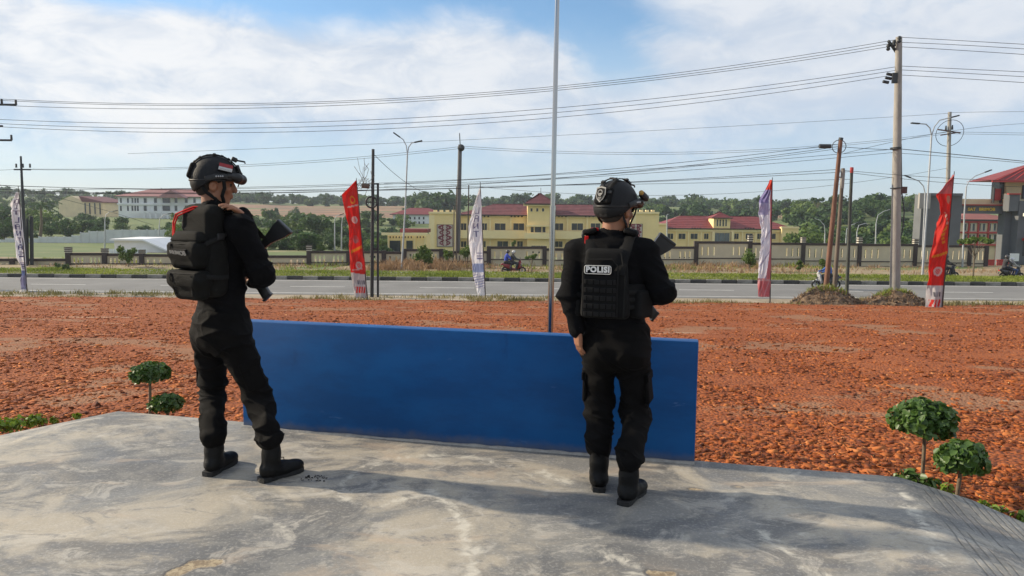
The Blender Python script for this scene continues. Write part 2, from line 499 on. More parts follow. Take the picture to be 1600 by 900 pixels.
def build_ground():
    ys = np.concatenate([np.linspace(-40, 56, 13), np.linspace(57, 130, 50), np.linspace(133, 480, 110), np.linspace(490, 1000, 60), np.linspace(1050, 2600, 12)])
    us = np.linspace(-1.35, 1.35, 150)
    Yg, U = np.meshgrid(ys, us, indexing='ij')
    X = U * np.maximum(Yg + 45, 40) * 1.05
    Z = ground_far(X, Yg)
    v = np.stack([X, Yg, Z], -1).reshape(-1, 3)
    ny, nx = Yg.shape
    idx = np.arange(ny * nx).reshape(ny, nx)
    f = np.stack([idx[:-1, :-1], idx[:-1, 1:], idx[1:, 1:], idx[1:, :-1]], -1).reshape(-1, 4)
    me = np_mesh('ground', v, f)
    m, nt, b = new_mat('earth_and_scrub')
    N, L = nt.nodes, nt.links
    tc = N.new('ShaderNodeTexCoord')
    def noise(scale, detail=6, off=(0, 0, 0), st=(1, 1, 1)):
        mp = N.new('ShaderNodeMapping'); mp.inputs['Location'].default_value = off; mp.inputs['Scale'].default_value = st
        L.new(tc.outputs['Object'], mp.inputs[0])
        n = N.new('ShaderNodeTexNoise'); n.inputs['Scale'].default_value = scale; n.inputs['Detail'].default_value = detail
        n.inputs['Roughness'].default_value = 0.62
        L.new(mp.outputs[0], n.inputs['Vector']); return n.outputs[0]
    cr = N.new('ShaderNodeValToRGB')
    e = cr.color_ramp.elements
    e[0].position = 0.30; e[0].color = (0.075, 0.115, 0.03, 1)
    e[1].position = 0.72; e[1].color = (0.17, 0.18, 0.06, 1)
    x = cr.color_ramp.elements.new(0.5); x.color = (0.11, 0.15, 0.04, 1)
    L.new(noise(0.12, 8), cr.inputs[0])
    # bare laterite on the far slope (really bare earth there: cut terraces)
    sep = N.new('ShaderNodeSeparateXYZ'); L.new(tc.outputs['Object'], sep.inputs[0])
    def mr(x, a, b_):
        n = N.new('ShaderNodeMapRange'); n.interpolation_type = 'SMOOTHSTEP'
        n.inputs[1].default_value = a; n.inputs[2].default_value = b_
        L.new(x, n.inputs[0]); return n.outputs[0]
    def mm(op, a, b_):
        n = N.new('ShaderNodeMath'); n.operation = op
        for i, t in enumerate((a, b_)):
            if isinstance(t, (int, float)): n.inputs[i].default_value = t
            else: L.new(t, n.inputs[i])
        return n.outputs[0]
    zone = mm('MULTIPLY', mr(sep.outputs[1], 285, 310), mr(sep.outputs[1], 455, 420))
    az = mm('DIVIDE', sep.outputs[0], sep.outputs[1])
    zone = mm('MULTIPLY', zone, mm('MAXIMUM', mm('MULTIPLY', mr(az, -0.5, -0.36), mr(az, -0.07, -0.16)), mm('MULTIPLY', mr(az, 0.26, 0.33), mr(az, 0.52, 0.42))))
    bare = mm('MULTIPLY', zone, mr(noise(0.03, 8, (3, 1, 0), (0.35, 2.2, 1)), 0.36, 0.52))
    dirt = N.new('ShaderNodeValToRGB')
    e = dirt.color_ramp.elements
    e[0].position = 0.4; e[0].color = (0.12, 0.085, 0.05, 1)
    e[1].position = 0.62; e[1].color = (0.36, 0.18, 0.10, 1)
    L.new(noise(0.06, 8, (0, 0, 0), (0.3, 2.5, 3)), dirt.inputs[0])
    mx = N.new('ShaderNodeMix'); mx.data_type = 'RGBA'
    L.new(bare, mx.inputs['Factor']); L.new(cr.outputs[0], mx.inputs['A']); L.new(dirt.outputs[0], mx.inputs['B'])
    # sandy tracks and dry strip nearer
    near = mm('MULTIPLY', mr(sep.outputs[1], 120, 70), mr(noise(0.09, 7, (9, 2, 0), (0.6, 1.6, 1)), 0.56, 0.64))
    mx2 = N.new('ShaderNodeMix'); mx2.data_type = 'RGBA'
    mx2.inputs['B'].default_value = (0.36, 0.27, 0.16, 1)
    L.new(near, mx2.inputs['Factor']); L.new(mx.outputs['Result'], mx2.inputs['A'])
    L.new(mx2.outputs['Result'], b.inputs['Base Color'])
    b.inputs['Roughness'].default_value = 0.95
    o = mesh_obj('ground', me, m, None, True)
    tag(o, kind='structure')
build_ground()

# ---------------------------------------------------------------- gravel field
GY0, GY1 = 3.0, 37.2
def zgravel(X, Y):
    z = -0.20 - 0.0845 * np.maximum(Y - 4.7, 0)
    z = z + (fbm(np.stack([X * 0.5, Y * 0.5, X * 0], -1), 3) - 0.5) * 0.10 * np.clip((Y - 4.5) / 6, 0.25, 1)
    z = z + (fbm(np.stack([X * 3, Y * 3, X * 0 + 9], -1), 2) - 0.5) * 0.025
    return np.maximum(z, ZR + 0.0 + 0 * X)
def earth_mask(X, Y):
    n = fbm(np.stack([X * 0.42 + 2, Y * 0.50, X * 0 + 4], -1), 6, 0.6)
    n2 = fbm(np.stack([X * 0.16 + 5, Y * 1.3, X * 0 + 14], -1), 4)
    m = np.clip((n - 0.555) / 0.16, 0, 1) + 0.25 * np.clip((n2 - 0.60) / 0.12, 0, 1)
    return np.clip(m, 0, 1)
def gravel_mat(name, stone):
    m, nt, b = new_mat(name)
    N, L = nt.nodes, nt.links
    tc = N.new('ShaderNodeTexCoord')
    def noise(scale, detail=6, off=(0, 0, 0), st=(1, 1, 1)):
        mp = N.new('ShaderNodeMapping'); mp.inputs['Location'].default_value = off; mp.inputs['Scale'].default_value = st
        L.new(tc.outputs['Object'], mp.inputs[0])
        n = N.new('ShaderNodeTexNoise'); n.inputs['Scale'].default_value = scale; n.inputs['Detail'].default_value = detail
        n.inputs['Roughness'].default_value = 0.65
        L.new(mp.outputs[0], n.inputs['Vector']); return n.outputs[0]
    cr = N.new('ShaderNodeValToRGB')
    e = cr.color_ramp.elements
    e[0].position = 0.0; e[0].color = (0.060, 0.020, 0.012, 1)
    e[1].position = 1.0; e[1].color = (0.60, 0.33, 0.16, 1)
    for p, c in ((0.3, (0.185, 0.047, 0.014, 1)), (0.6, (0.325, 0.088, 0.021, 1)), (0.88, (0.45, 0.148, 0.040, 1))):
        x = e.new(p); x.color = c
    if stone:
        at = N.new('ShaderNodeAttribute'); at.attribute_name = 'tone'
        L.new(at.outputs['Fac'], cr.inputs[0])
        L.new(cr.outputs[0], b.inputs['Base Color'])
        nb = noise(90, 3)
    else:
        # loose stones between: small cells
        vo = N.new('ShaderNodeTexVoronoi'); vo.inputs['Scale'].default_value = 30; vo.inputs['Randomness'].default_value = 1
        mp = N.new('ShaderNodeMapping'); mp.inputs['Scale'].default_value = (1, 1, 0.2)
        L.new(tc.outputs['Object'], mp.inputs[0]); L.new(mp.outputs[0], vo.inputs['Vector'])
        sp = N.new('ShaderNodeSeparateColor'); L.new(vo.outputs['Color'], sp.inputs[0])
        mmix = N.new('ShaderNodeMath'); mmix.operation = 'MULTIPLY_ADD'; mmix.inputs[1].default_value = 0.45
        L.new(sp.outputs[0], mmix.inputs[0])
        big = noise(0.7, 7)
        a2 = N.new('ShaderNodeMath'); a2.operation = 'MULTIPLY'; a2.inputs[1].default_value = 0.55
        L.new(big, a2.inputs[0]); L.new(a2.outputs[0], mmix.inputs[2])
        L.new(mmix.outputs[0], cr.inputs[0])
        # compacted grey-brown earth showing in places, long in the direction trucks drive
        pr = N.new('ShaderNodeMapRange'); pr.interpolation_type = 'SMOOTHSTEP'
        pr.inputs[1].default_value = 0.45; pr.inputs[2].default_value = 0.85
        ae = N.new('ShaderNodeAttribute'); ae.attribute_name = 'earth'
        ja = N.new('ShaderNodeMath'); ja.operation = 'MULTIPLY_ADD'; ja.inputs[1].default_value = 0.5
        L.new(noise(6, 6), ja.inputs[0]); L.new(ae.outputs['Fac'], ja.inputs[2])
        L.new(ja.outputs[0], pr.inputs[0])
        mx = N.new('ShaderNodeMix'); mx.data_type = 'RGBA'
        mx.inputs['B'].default_value = (0.285, 0.150, 0.080, 1)
        pm = N.new('ShaderNodeMath'); pm.operation = 'MULTIPLY'; pm.inputs[1].default_value = 0.75
        L.new(pr.outputs[0], pm.inputs[0])
        L.new(pm.outputs[0], mx.inputs['Factor']); L.new(cr.outputs[0], mx.inputs['A'])
        # sandy streaks
        sr = N.new('ShaderNodeMapRange'); sr.interpolation_type = 'SMOOTHSTEP'
        sr.inputs[1].default_value = 0.63; sr.inputs[2].default_value = 0.70
        L.new(noise(0.5, 8, (11, 7, 0), (0.35, 2.2, 1)), sr.inputs[0])
        mx2 = N.new('ShaderNodeMix'); mx2.data_type = 'RGBA'; mx2.inputs['B'].default_value = (0.52, 0.37, 0.25, 1)
        L.new(sr.outputs[0], mx2.inputs['Factor']); L.new(mx.outputs['Result'], mx2.inputs['A'])
        L.new(mx2.outputs['Result'], b.inputs['Base Color'])
        nb = vo.outputs['Distance']
    bp = N.new('ShaderNodeBump'); bp.inputs['Strength'].default_value = 0.12 if stone else 1.0
    bp.inputs['Distance'].default_value = 0.01 if stone else 0.02
    bp.invert = not stone
    L.new(nb, bp.inputs['Height']); L.new(bp.outputs[0], b.inputs['Normal'])
    b.inputs['Roughness'].default_value = 0.9
    b.inputs['Specular IOR Level'].default_value = 0.3
    return m
def build_gravel():
    ys = np.concatenate([np.linspace(-6, 3, 6), np.linspace(3.2, 12, 90), np.linspace(12.15, GY1, 150)])
    us = np.linspace(-1, 1, 220)
    Yg, U = np.meshgrid(ys, us, indexing='ij')
    X = U * (Yg * 0.85 + 9)
    Z = zgravel(X, Yg)
    Z[-1, :] = ZR - 0.05
    v = np.stack([X, Yg, Z], -1).reshape(-1, 3)
    ny, nx = Yg.shape; idx = np.arange(ny * nx).reshape(ny, nx)
    f = np.stack([idx[:-1, :-1], idx[:-1, 1:], idx[1:, 1:], idx[1:, :-1]], -1).reshape(-1, 4)
    me = np_mesh('gravel_ground', v, f)
    at = me.attributes.new('earth', 'FLOAT', 'POINT'); at.data.foreach_set('value', earth_mask(X, Yg).ravel().astype(np.float32))
    o = mesh_obj('gravel_ground', me, gravel_mat('red_laterite_ground', False), None, True)
    tag(o, kind='structure')
    # loose chips
    rs = np.random.RandomState(5)
    n = 150000
    # more where near: sample Y with density falling off
    t = rs.rand(n)
    Y = 4.0 * (37.0 / 4.0) ** (t ** 1.05)
    X = (rs.rand(n) * 2 - 1) * (Y * 0.74 + 0.6)
    keep = (earth_mask(X, Y) < 0.1 + 1.1 * rs.rand(n)) & (fbm(np.stack([X * 1.1, Y * 1.1, X * 0 + 21], -1), 4) + 0.35 * (rs.rand(n) - 0.5) > 0.40)
    X, Y = X[keep], Y[keep]; n = len(X)
    s = (0.0040 + 0.0135 * rs.rand(n) ** 3) * (1 + Y * 0.024)
    big = rs.rand(n) < 0.008
    s[big] *= 1.9
    base = np.array([(x, y, z) for x in (-1, 1) for y in (-1, 1) for z in (-1, 1)], np.float32)
    quads = np.array([(0, 1, 3, 2), (4, 6, 7, 5), (0, 4, 5, 1), (2, 3, 7, 6), (0, 2, 6, 4), (1, 5, 7, 3)])
    V = base[None] * (1 + 0.7 * (rs.rand(n, 8, 1) - 0.5)) + 0.9 * (rs.rand(n, 8, 3) - 0.5)
    V = V * np.stack([0.8 + 1.3 * rs.rand(n), 0.7 + 0.6 * rs.rand(n), 0.16 + 0.28 * rs.rand(n)], -1)[:, None, :]
    a = rs.rand(n) * 6.283; tx = (rs.rand(n) - .5) * 1.5
    ca, sa, ct, st = np.cos(a), np.sin(a), np.cos(tx), np.sin(tx)
    y2 = V[..., 1] * ct[:, None] - V[..., 2] * st[:, None]; z2 = V[..., 1] * st[:, None] + V[..., 2] * ct[:, None]
    x2 = V[..., 0] * ca[:, None] - y2 * sa[:, None]; y3 = V[..., 0] * sa[:, None] + y2 * ca[:, None]
    Z = zgravel(X, Y)
    W = np.stack([x2 * s[:, None] + X[:, None], y3 * s[:, None] + Y[:, None], z2 * s[:, None] + (Z + s * 0.12)[:, None]], -1)
    F = (quads[None] + 8 * np.arange(n)[:, None, None]).reshape(-1, 4)
    # keep chips off the slab
    me = np_mesh('gravel_chips', W.reshape(-1, 3), F)
    tone = rs.rand(n) ** 1.15 * 0.78 + 0.25 * fbm(np.stack([X * 0.7, Y * 0.7, X * 0], -1), 3)
    at = me.attributes.new('tone', 'FLOAT', 'POINT')
    at.data.foreach_set('value', np.repeat(tone, 8).astype(np.float32))
    o = mesh_obj('gravel_chips', me, gravel_mat('red_laterite_chips', True))
    tag(o, 'loose red laterite chips strewn over the sloping field', 'gravel', kind='stuff')
build_gravel()

# ---------------------------------------------------------------- concrete slab
def seg_dist(Pts, poly):
    d = np.full(len(Pts), 9.0)
    for a, b in zip(poly[:-1], poly[1:]):
        a = np.array(a[:2]); b = np.array(b[:2]); ab = b - a
        t = np.clip(((Pts - a) @ ab) / (ab @ ab + 1e-9), 0, 1)
        d = np.minimum(d, np.linalg.norm(Pts - (a + t[:, None] * ab), axis=1))
    return d
def build_slab():
    A = G(185, 643, 0); B = G(1405, 746, 0)
    rr = G(1527, 898, 0); q1 = G(1518, 785, -.12); q2 = G(1600, 815, -.155)
    rl = G(0, 697, 0); l1 = G(0, 677, -0.06)
    right = [(B.x, B.y), (q1.x, q1.y), (q2.x, q2.y), (q2.x + 0.25, q2.y - 0.9), (q2.x + 0.5, q2.y - 2.5), (3.6, -3)]
    left = [(A.x, A.y), (l1.x, l1.y), (l1.x - 0.65, l1.y - 0.9), (l1.x - 1.4, l1.y - 2.6), (-5.6, -3)]
    def along(poly, n_s):
        out = []
        ys = np.array([p[1] for p in poly]); xs = np.array([p[0] for p in poly])
        yy = ys[0] + (ys[-1] - ys[0]) * n_s
        return np.stack([np.interp(-yy, -ys, xs), yy], -1)
    t = np.concatenate([np.linspace(0, 0.40, 200), np.linspace(0.41, 1, 12)])
    Lp, Rp = along(left, t), along(right, t)
    u = np.linspace(0, 1, 330)
    XY = Lp[:, None] * (1 - u)[None, :, None] + Rp[:, None] * u[None, :, None]
    X, Y = XY[..., 0], XY[..., 1]
    def beyond(p, q, sgn):                      # distance outside the ridge p->q
        d = np.array([q.x - p.x, q.y - p.y]); d /= np.linalg.norm(d)
        nrm = np.array([-d[1], d[0]]) * sgn
        return np.maximum((X - p.x) * nrm[0] + (Y - p.y) * nrm[1], 0)
    Z = -0.26 * beyond(B, rr, 1) - 0.16 * beyond(A, rl, -1)
    Z = Z + (fbm(np.stack([X * 1.3, Y * 1.3, X * 0], -1), 3) - 0.5) * 0.010
    # rounded outer rim
    ny, nx = X.shape
    v = np.stack([X, Y, Z], -1).reshape(-1, 3)
    idx = np.arange(ny * nx).reshape(ny, nx)
    f = np.stack([idx[:-1, :-1], idx[1:, :-1], idx[1:, 1:], idx[:-1, 1:]], -1).reshape(-1, 4)
    ring = np.concatenate([idx[:, 0][::-1], idx[0, :], idx[:, -1]])
    ring = ring[np.concatenate([[True], np.diff(ring) != 0])]
    low = v[ring].copy(); low[:, 2] -= 0.5; low[:, 1] += 0.03
    b0 = len(v)
    v = np.concatenate([v, low])
    k = np.arange(len(ring) - 1)
    f = np.concatenate([f, np.stack([ring[k], ring[k + 1], b0 + k + 1, b0 + k], -1)])
    me = np_mesh('concrete_slab', v, f)
    P2 = v[:, :2]
    def poly(px): return [G(a, b, 0) for a, b in px]
    pale = seg_dist(P2, poly([(532, 777), (538, 752), (560, 733), (600, 719), (650, 712), (700, 710), (745, 715), (785, 726), (825, 742), (870, 760)])) + 0.012
    pale = np.minimum(pale, seg_dist(P2, poly([(530, 775), (548, 785), (580, 791), (612, 788), (640, 778), (690, 772)])))
    pale = np.minimum(pale, seg_dist(P2, poly([(678, 770), (700, 789), (720, 812), (724, 838), (736, 868), (738, 905)])) - 0.012)
    pale = np.minimum(pale, seg_dist(P2, poly([(950, 862), (985, 885), (1000, 905)])) - 0.01)
    pale = np.minimum(pale, seg_dist(P2, poly([(1195, 835), (1235, 862), (1262, 890), (1290, 905)])) - 0.02)
    pale = np.minimum(pale, seg_dist(P2, poly([(405, 808), (440, 825), (455, 845)])) + 0.02)
    pale = np.minimum(pale, seg_dist(P2, poly([(850, 740), (880, 752)])) - 0.03)
    pale = np.minimum(pale, seg_dist(P2, poly([(1405, 765), (1440, 815), (1475, 880)])) - 0.0)
    pale = np.minimum(pale, seg_dist(P2, poly([(1000, 782), (1110, 800), (1260, 835), (1350, 845)])) + 0.03)
    patch = seg_dist(P2, poly([(272, 897), (305, 882), (335, 880)])) - 0.035
    patch = np.minimum(patch, seg_dist(P2, poly([(1020, 896), (1046, 897)])) - 0.025)
    patch = np.minimum(patch, seg_dist(P2, poly([(1080, 764), (1092, 765)])) - 0.012)
    patch = np.minimum(patch, seg_dist(P2, poly([(1148, 761), (1154, 761)])) - 0.012)
    broom = beyond(B, rr, 1).ravel(); broom = np.concatenate([broom, np.zeros(len(low))])
    dark_patch = seg_dist(P2, poly([(960, 718), (1000, 728), (1035, 731)])) - 0.015
    for nm, arr in (('pale', pale), ('patch', patch), ('broom', broom), ('dark_patch', dark_patch)):
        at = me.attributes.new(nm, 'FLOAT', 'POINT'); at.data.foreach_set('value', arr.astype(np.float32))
    m, nt, b = new_mat('trowelled_concrete')
    N, L = nt.nodes, nt.links
    tc = N.new('ShaderNodeTexCoord')
    def noise(scale, detail=6, off=(0, 0, 0), st=(1, 1, 1), rot=0, dist=0.0, rough=.62):
        mp = N.new('ShaderNodeMapping'); mp.inputs['Location'].default_value = off; mp.inputs['Scale'].default_value = st
        mp.inputs['Rotation'].default_value = (0, 0, rot)
        L.new(tc.outputs['Object'], mp.inputs[0])
        n = N.new('ShaderNodeTexNoise'); n.inputs['Scale'].default_value = scale; n.inputs['Detail'].default_value = detail
        n.inputs['Roughness'].default_value = rough; n.inputs['Distortion'].default_value = dist
        L.new(mp.outputs[0], n.inputs['Vector']); return n.outputs[0]
    def mr(x, a, b_, lo=0, hi=1):
        n = N.new('ShaderNodeMapRange'); n.interpolation_type = 'SMOOTHSTEP'
        for i, t in enumerate((a, b_, lo, hi)): n.inputs[i + 1].default_value = t
        L.new(x, n.inputs[0]); return n.outputs[0]
    def mm(op, a, b_):
        n = N.new('ShaderNodeMath'); n.operation = op
        for i, t in enumerate((a, b_)):
            if isinstance(t, (int, float)): n.inputs[i].default_value = t
            else: L.new(t, n.inputs[i])
        return n.outputs[0]
    def mix(fac, a, b_):
        n = N.new('ShaderNodeMix'); n.data_type = 'RGBA'
        if isinstance(fac, (int, float)): n.inputs['Factor'].default_value = fac
        else: L.new(fac, n.inputs['Factor'])
        for k, t in (('A', a), ('B', b_)):
            if isinstance(t, tuple): n.inputs[k].default_value = (*t, 1)
            else: L.new(t, n.inputs[k])
        return n.outputs['Result']
    def attr(nm):
        a = N.new('ShaderNodeAttribute'); a.attribute_name = nm; return a.outputs['Fac']
    col = mix(mr(noise(1.1, 9, (1, 2, 0), (1, 1, 1), dist=0.8), 0.42, 0.58), (0.225, 0.218, 0.20), (0.42, 0.37, 0.29))
    # slate-dark trowel burns, drawn out sideways
    burn = mm('MULTIPLY', mr(noise(1.25, 10, (4, 8, 0), (0.85, 1.25, 1), 0.25, 0.7, 0.66), 0.475, 0.575), 0.8)
    col = mix(burn, col, (0.112, 0.114, 0.116))
    # fine swirls of the trowel
    sw = mr(noise(3.2, 12, (2, 5, 0), (0.9, 1.3, 1), -0.5, 0.9, 0.72), 0.52, 0.62)
    col = mix(mm('MULTIPLY', sw, 0.55), col, (0.52, 0.48, 0.41))
    sw2 = mr(noise(4.6, 12, (7, 1, 0), (0.8, 1.5, 1), 0.4, 1.0, 0.74), 0.53, 0.63)
    col = mix(mm('MULTIPLY', sw2, 0.6), col, (0.15, 0.152, 0.158))
    gr = mr(noise(150, 4, (0, 2, 0)), 0.35, 0.65)
    col = mix(mm('MULTIPLY', gr, 0.16), col, (0.10, 0.10, 0.10))
    gr2 = mr(noise(60, 6, (5, 2, 0)), 0.52, 0.62)
    col = mix(mm('MULTIPLY', gr2, 0.20), col, (0.58, 0.55, 0.49))
    # warm mud film
    mud = mr(noise(1.7, 7, (9, 3, 0), (0.7, 1.5, 1), 0, 1.0), 0.56, 0.70)
    col = mix(mm('MULTIPLY', mud, 0.5), col, (0.47, 0.37, 0.27))
    # pale cement trails with ragged borders
    ragged = mm('ADD', attr('pale'), mm('MULTIPLY', mm('SUBTRACT', noise(6, 10, (0, 0, 0), (1, 1, 1), 0, 1.5, 0.7), 0.5), 0.26))
    trail = mm('MULTIPLY', mr(ragged, 0.045, -0.02), mr(noise(7, 10, (3, 3, 0), (1, 1, 1), 0, 1.5), 0.38, 0.56, 0.08, 0.85))
    col = mix(trail, col, (0.60, 0.56, 0.47))
    # mortar patches
    pt = mm('ADD', attr('patch'), mm('MULTIPLY', mm('SUBTRACT', noise(16, 6), 0.5), 0.05))
    col = mix(mm('MULTIPLY', mr(pt, 0.008, -0.004), 0.92), col, mix(mr(noise(26, 8, (4, 4, 0), (1, 1, 1), 0, 1.0, 0.7), 0.42, 0.60), (0.22, 0.16, 0.095), (0.44, 0.35, 0.22)))
    rim = mm('MULTIPLY', mr(pt, 0.0, 0.012), mr(pt, 0.022, 0.012))
    col = mix(mm('MULTIPLY', rim, 0.6), col, (0.12, 0.105, 0.09))
    dp = mm('ADD', attr('dark_patch'), mm('MULTIPLY', mm('SUBTRACT', noise(6, 5), 0.5), 0.09))
    col = mix(mm('MULTIPLY', mr(dp, 0.03, -0.02), 0.75), col, (0.07, 0.07, 0.072))  # darkens one ragged-edged patch of the slab near the wall foot
    # specks of red dust
    sp = mr(noise(38, 3, (1, 1, 0)), 0.73, 0.78)
    col = mix(mm('MULTIPLY', sp, 0.6), col, (0.17, 0.10, 0.07))
    L_col = col
    L_rough = (mr(noise(2.2, 7, (5, 5, 0), dist=1.0), 0.35, 0.65, 0.5, 0.78))
    L.new(L_rough, b.inputs['Roughness'])
    # relief: trowel ripples, broom grooves only on the ramp
    wv = N.new('ShaderNodeTexWave'); wv.inputs['Scale'].default_value = 7; wv.inputs['Distortion'].default_value = 1.6; wv.inputs['Detail Scale'].default_value = 0.7
    wv.inputs['Detail'].default_value = 2; wv.bands_direction = 'X'
    mp = N.new('ShaderNodeMapping'); mp.inputs['Rotation'].default_value = (0, 0, R(14))
    L.new(tc.outputs['Object'], mp.inputs[0]); L.new(mp.outputs[0], wv.inputs['Vector'])
    br = mm('MULTIPLY', mr(attr('broom'), 0.02, 0.06), mm('MULTIPLY', mr(wv.outputs['Fac'], 0.72, 0.97), mr(noise(4, 5, (0, 0, 0), (4, 0.3, 1), R(14)), 0.42, 0.56)))
    col = mix(mm('MULTIPLY', mr(br, 0.35, 0.85), 0.6), L_col, (0.075, 0.07, 0.065))      # dirt caught in the broom grooves
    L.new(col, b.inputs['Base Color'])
    h = mm('ADD', mm('MULTIPLY', noise(6, 10, (2, 5, 0), (0.9, 1.3, 1), -0.5, 2.0), 0.5), mm('MULTIPLY', br, -1.1))
    h = mm('ADD', h, mm('MULTIPLY', mr(pt, 0.012, -0.002), -0.5))
    bp = N.new('ShaderNodeBump'); bp.inputs['Strength'].default_value = 0.55; bp.inputs['Distance'].default_value = 0.012
    L.new(h, bp.inputs['Height']); L.new(bp.outputs[0], b.inputs['Normal'])
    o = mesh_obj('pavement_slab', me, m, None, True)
    tag(o, kind='structure')
    return A, B
SLAB_A, SLAB_B = build_slab()
# crumbs of dark grit by the boot
def grit():
    mb = MB(); rnd = random.Random(3)
    for i in range(46):
        g = G(470 + rnd.random() * 42, 744 + rnd.random() * 9, 0)
        s = 0.0015 + rnd.random() * 0.0035
        mb.box((g.x, g.y, 0.004 + s * 0.3), (s * 2, s * 1.2, s), Matrix.Rotation(rnd.random() * 3, 3, 'Z'))
    o = mb.build('grit_crumbs', M['sole'])
    tag(o, 'small dark crumbs of grit on the concrete by the boot', 'grit', kind='stuff')
grit()

# ---------------------------------------------------------------- blue wall
def blue_wall():
    a = G(380, 667, 0); b = G(1085, 724, 0)
    u = (b - a).normalized(); n = Vector((-u.y, u.x, 0))
    h = 0.765; th = 0.11
    L_ = (b - a).length
    rot = Matrix((u, n, Vector((0, 0, 1)))).transposed()
    mid = (a + b) / 2 + n * (th / 2)
    t = thing('low_wall', (mid.x, mid.y, 0), 'long low wall painted glossy blue along the slab edge', 'wall')
    mb = MB(); mb.rbox((mid.x, mid.y, h / 2 - 0.045), (L_, th, h + 0.09), rot, 0.008, 2)
    o = mb.build('wall_body', M['blue_paint'], t); autosmooth(o, 30)
    # skim of mortar at the foot
    mb = MB()
    rnd = random.Random(2)
    p = a - n * 0.012
    prev = None
    pts = [p + u * (L_ * i / 60) for i in range(61)]
    mb.tube([(q.x, q.y, 0.000) for q in pts], [0.010 + rnd.random() * 0.008 for _ in pts], 6)
    mb.build('mortar_fillet', mat('mortar', (0.33, 0.31, 0.28), 0.9, 0.2, 20, 0.4, 60), t, True)
    return t
blue_wall()
def flagpole():
    top = P(871.5, -40, 5.75); bot = P(859.5, 525, 5.75)
    d = (bot - top)
    base = top + d * ((-0.30 - top.z) / d.z)
    t = thing('flagpole', base, 'tall stainless steel flagpole standing behind the blue wall', 'flagpole')
    mid = base + (top - base) * 0.52
    tp = base + (top - base) * 1.5
    mb = MB(); mb.tube([base, mid], [0.0235, 0.0225], 20); mb.build('lower_tube', M['steel'], t, True)
    mb = MB(); mb.tube([mid, tp], [0.0185, 0.0165], 20); mb.build('upper_tube', M['steel'], t, True)
    mb = MB(); mb.tube([mid - Vector((0, 0, .02)), mid + Vector((0, 0, .012))], [0.0245, 0.0245], 20); mb.build('joint_collar', M['steel'], t, True)
    mb = MB(); mb.box(base + Vector((0, 0, 0.01)), (0.2, 0.2, 0.02)); mb.build('base_plate', M['steel'], t)
flagpole()

# ---------------------------------------------------------------- road, verge, median
def strip(name, y0, y1, z, m, nx=80, x=75, wob=0.0, seed=0, zfun=None, ny=2):
    xs = np.linspace(-x, x, nx); ts = np.linspace(0, 1, ny)
    rs = np.random.RandomState(seed)
    w0 = (fbm(np.stack([xs * .6, xs * 0 + seed, xs * 0], -1), 4) - .5) * wob
    w1 = (fbm(np.stack([xs * .6, xs * 0 + seed + 5, xs * 0], -1), 4) - .5) * wob
    v = []
    for t in ts:
        yy = (y0 + w0) * (1 - t) + (y1 + w1) * t
        zz = np.full(nx, z) if zfun is None else zfun(xs, yy)
        v.append(np.stack([xs, yy, zz], -1))
    v = np.stack(v).reshape(-1, 3)
    idx = np.arange(nx * ny).reshape(ny, nx)
    f = np.stack([idx[:-1, :-1], idx[:-1, 1:], idx[1:, 1:], idx[1:, :-1]], -1).reshape(-1, 4)
    o = mesh_obj(name, np_mesh(name, v, f), m, None, True)
    return tag(o, kind='structure')
RY0, RY1 = 39.0, 47.3
strip('roadside_verge', 36.0, RY0 + 0.3, ZR - 0.012, mat('sandy_verge', (0.33, 0.26, 0.175), 0.95, 0.3, 0.9, 0.4, 25, col2=(0.44, 0.37, 0.27), detail=9), 160, wob=1.0, seed=3)
strip('road', RY0, RY1, ZR, M['asphalt'], 90, wob=0.12, seed=1)
strip('far_carriageway', 50.7, 54.7, ZR - 0.006, M['asphalt'], 90, wob=0.15, seed=2)
strip('roadside_scrub_ground', 54.6, 69, ZR - 0.03, mat('dry_ground', (0.27, 0.20, 0.105), 0.95, 0.35, 0.5, 0.3, 12, col2=(0.36, 0.28, 0.17), detail=8), 120, wob=0.5, seed=8, zfun=lambda X, Y: ZR - 0.01 - 0.2 * np.clip((Y - 57.5) / 8, 0, 1) + (fbm(np.stack([X * .4, Y * .4, X * 0], -1), 3) - .4) * 0.35 * np.clip((Y - 54.8) / 1.5, 0, 1), ny=14)
def road_marks():
    for nm, y, w in (('near_edge_line', 39.7, 0.14), ('far_edge_line', 46.75, 0.14)):
        o = strip(nm, y, y + w, ZR + 0.004, M['road_paint'], 60)
        o.name = 'road_edge_line'
    mb = MB(); mb.box((0, 0, 0), (3.2, 0.13, 0.002))
    proto = None
    for i, x in enumerate(np.arange(-44, 44, 7.6)):
        if proto is None:
            proto = mb.build('lane_dash', M['road_paint']); o = proto
        else:
            o = proto.copy(); link(o)
        o.location = (float(x) + 2.2, 43.1, ZR + 0.005)
        tag(o, kind='structure')
    mb = MB(); mb.box((0, 0, 0), (2.4, 0.13, 0.002))
    p2 = None
    for i, x in enumerate(np.arange(-44, 44, 6.5)):
        if p2 is None: p2 = mb.build('lane_dash', M['road_paint']); o = p2
        else: o = p2.copy(); link(o)
        o.location = (float(x), 52.7, ZR + 0.001); tag(o, kind='structure')
road_marks()
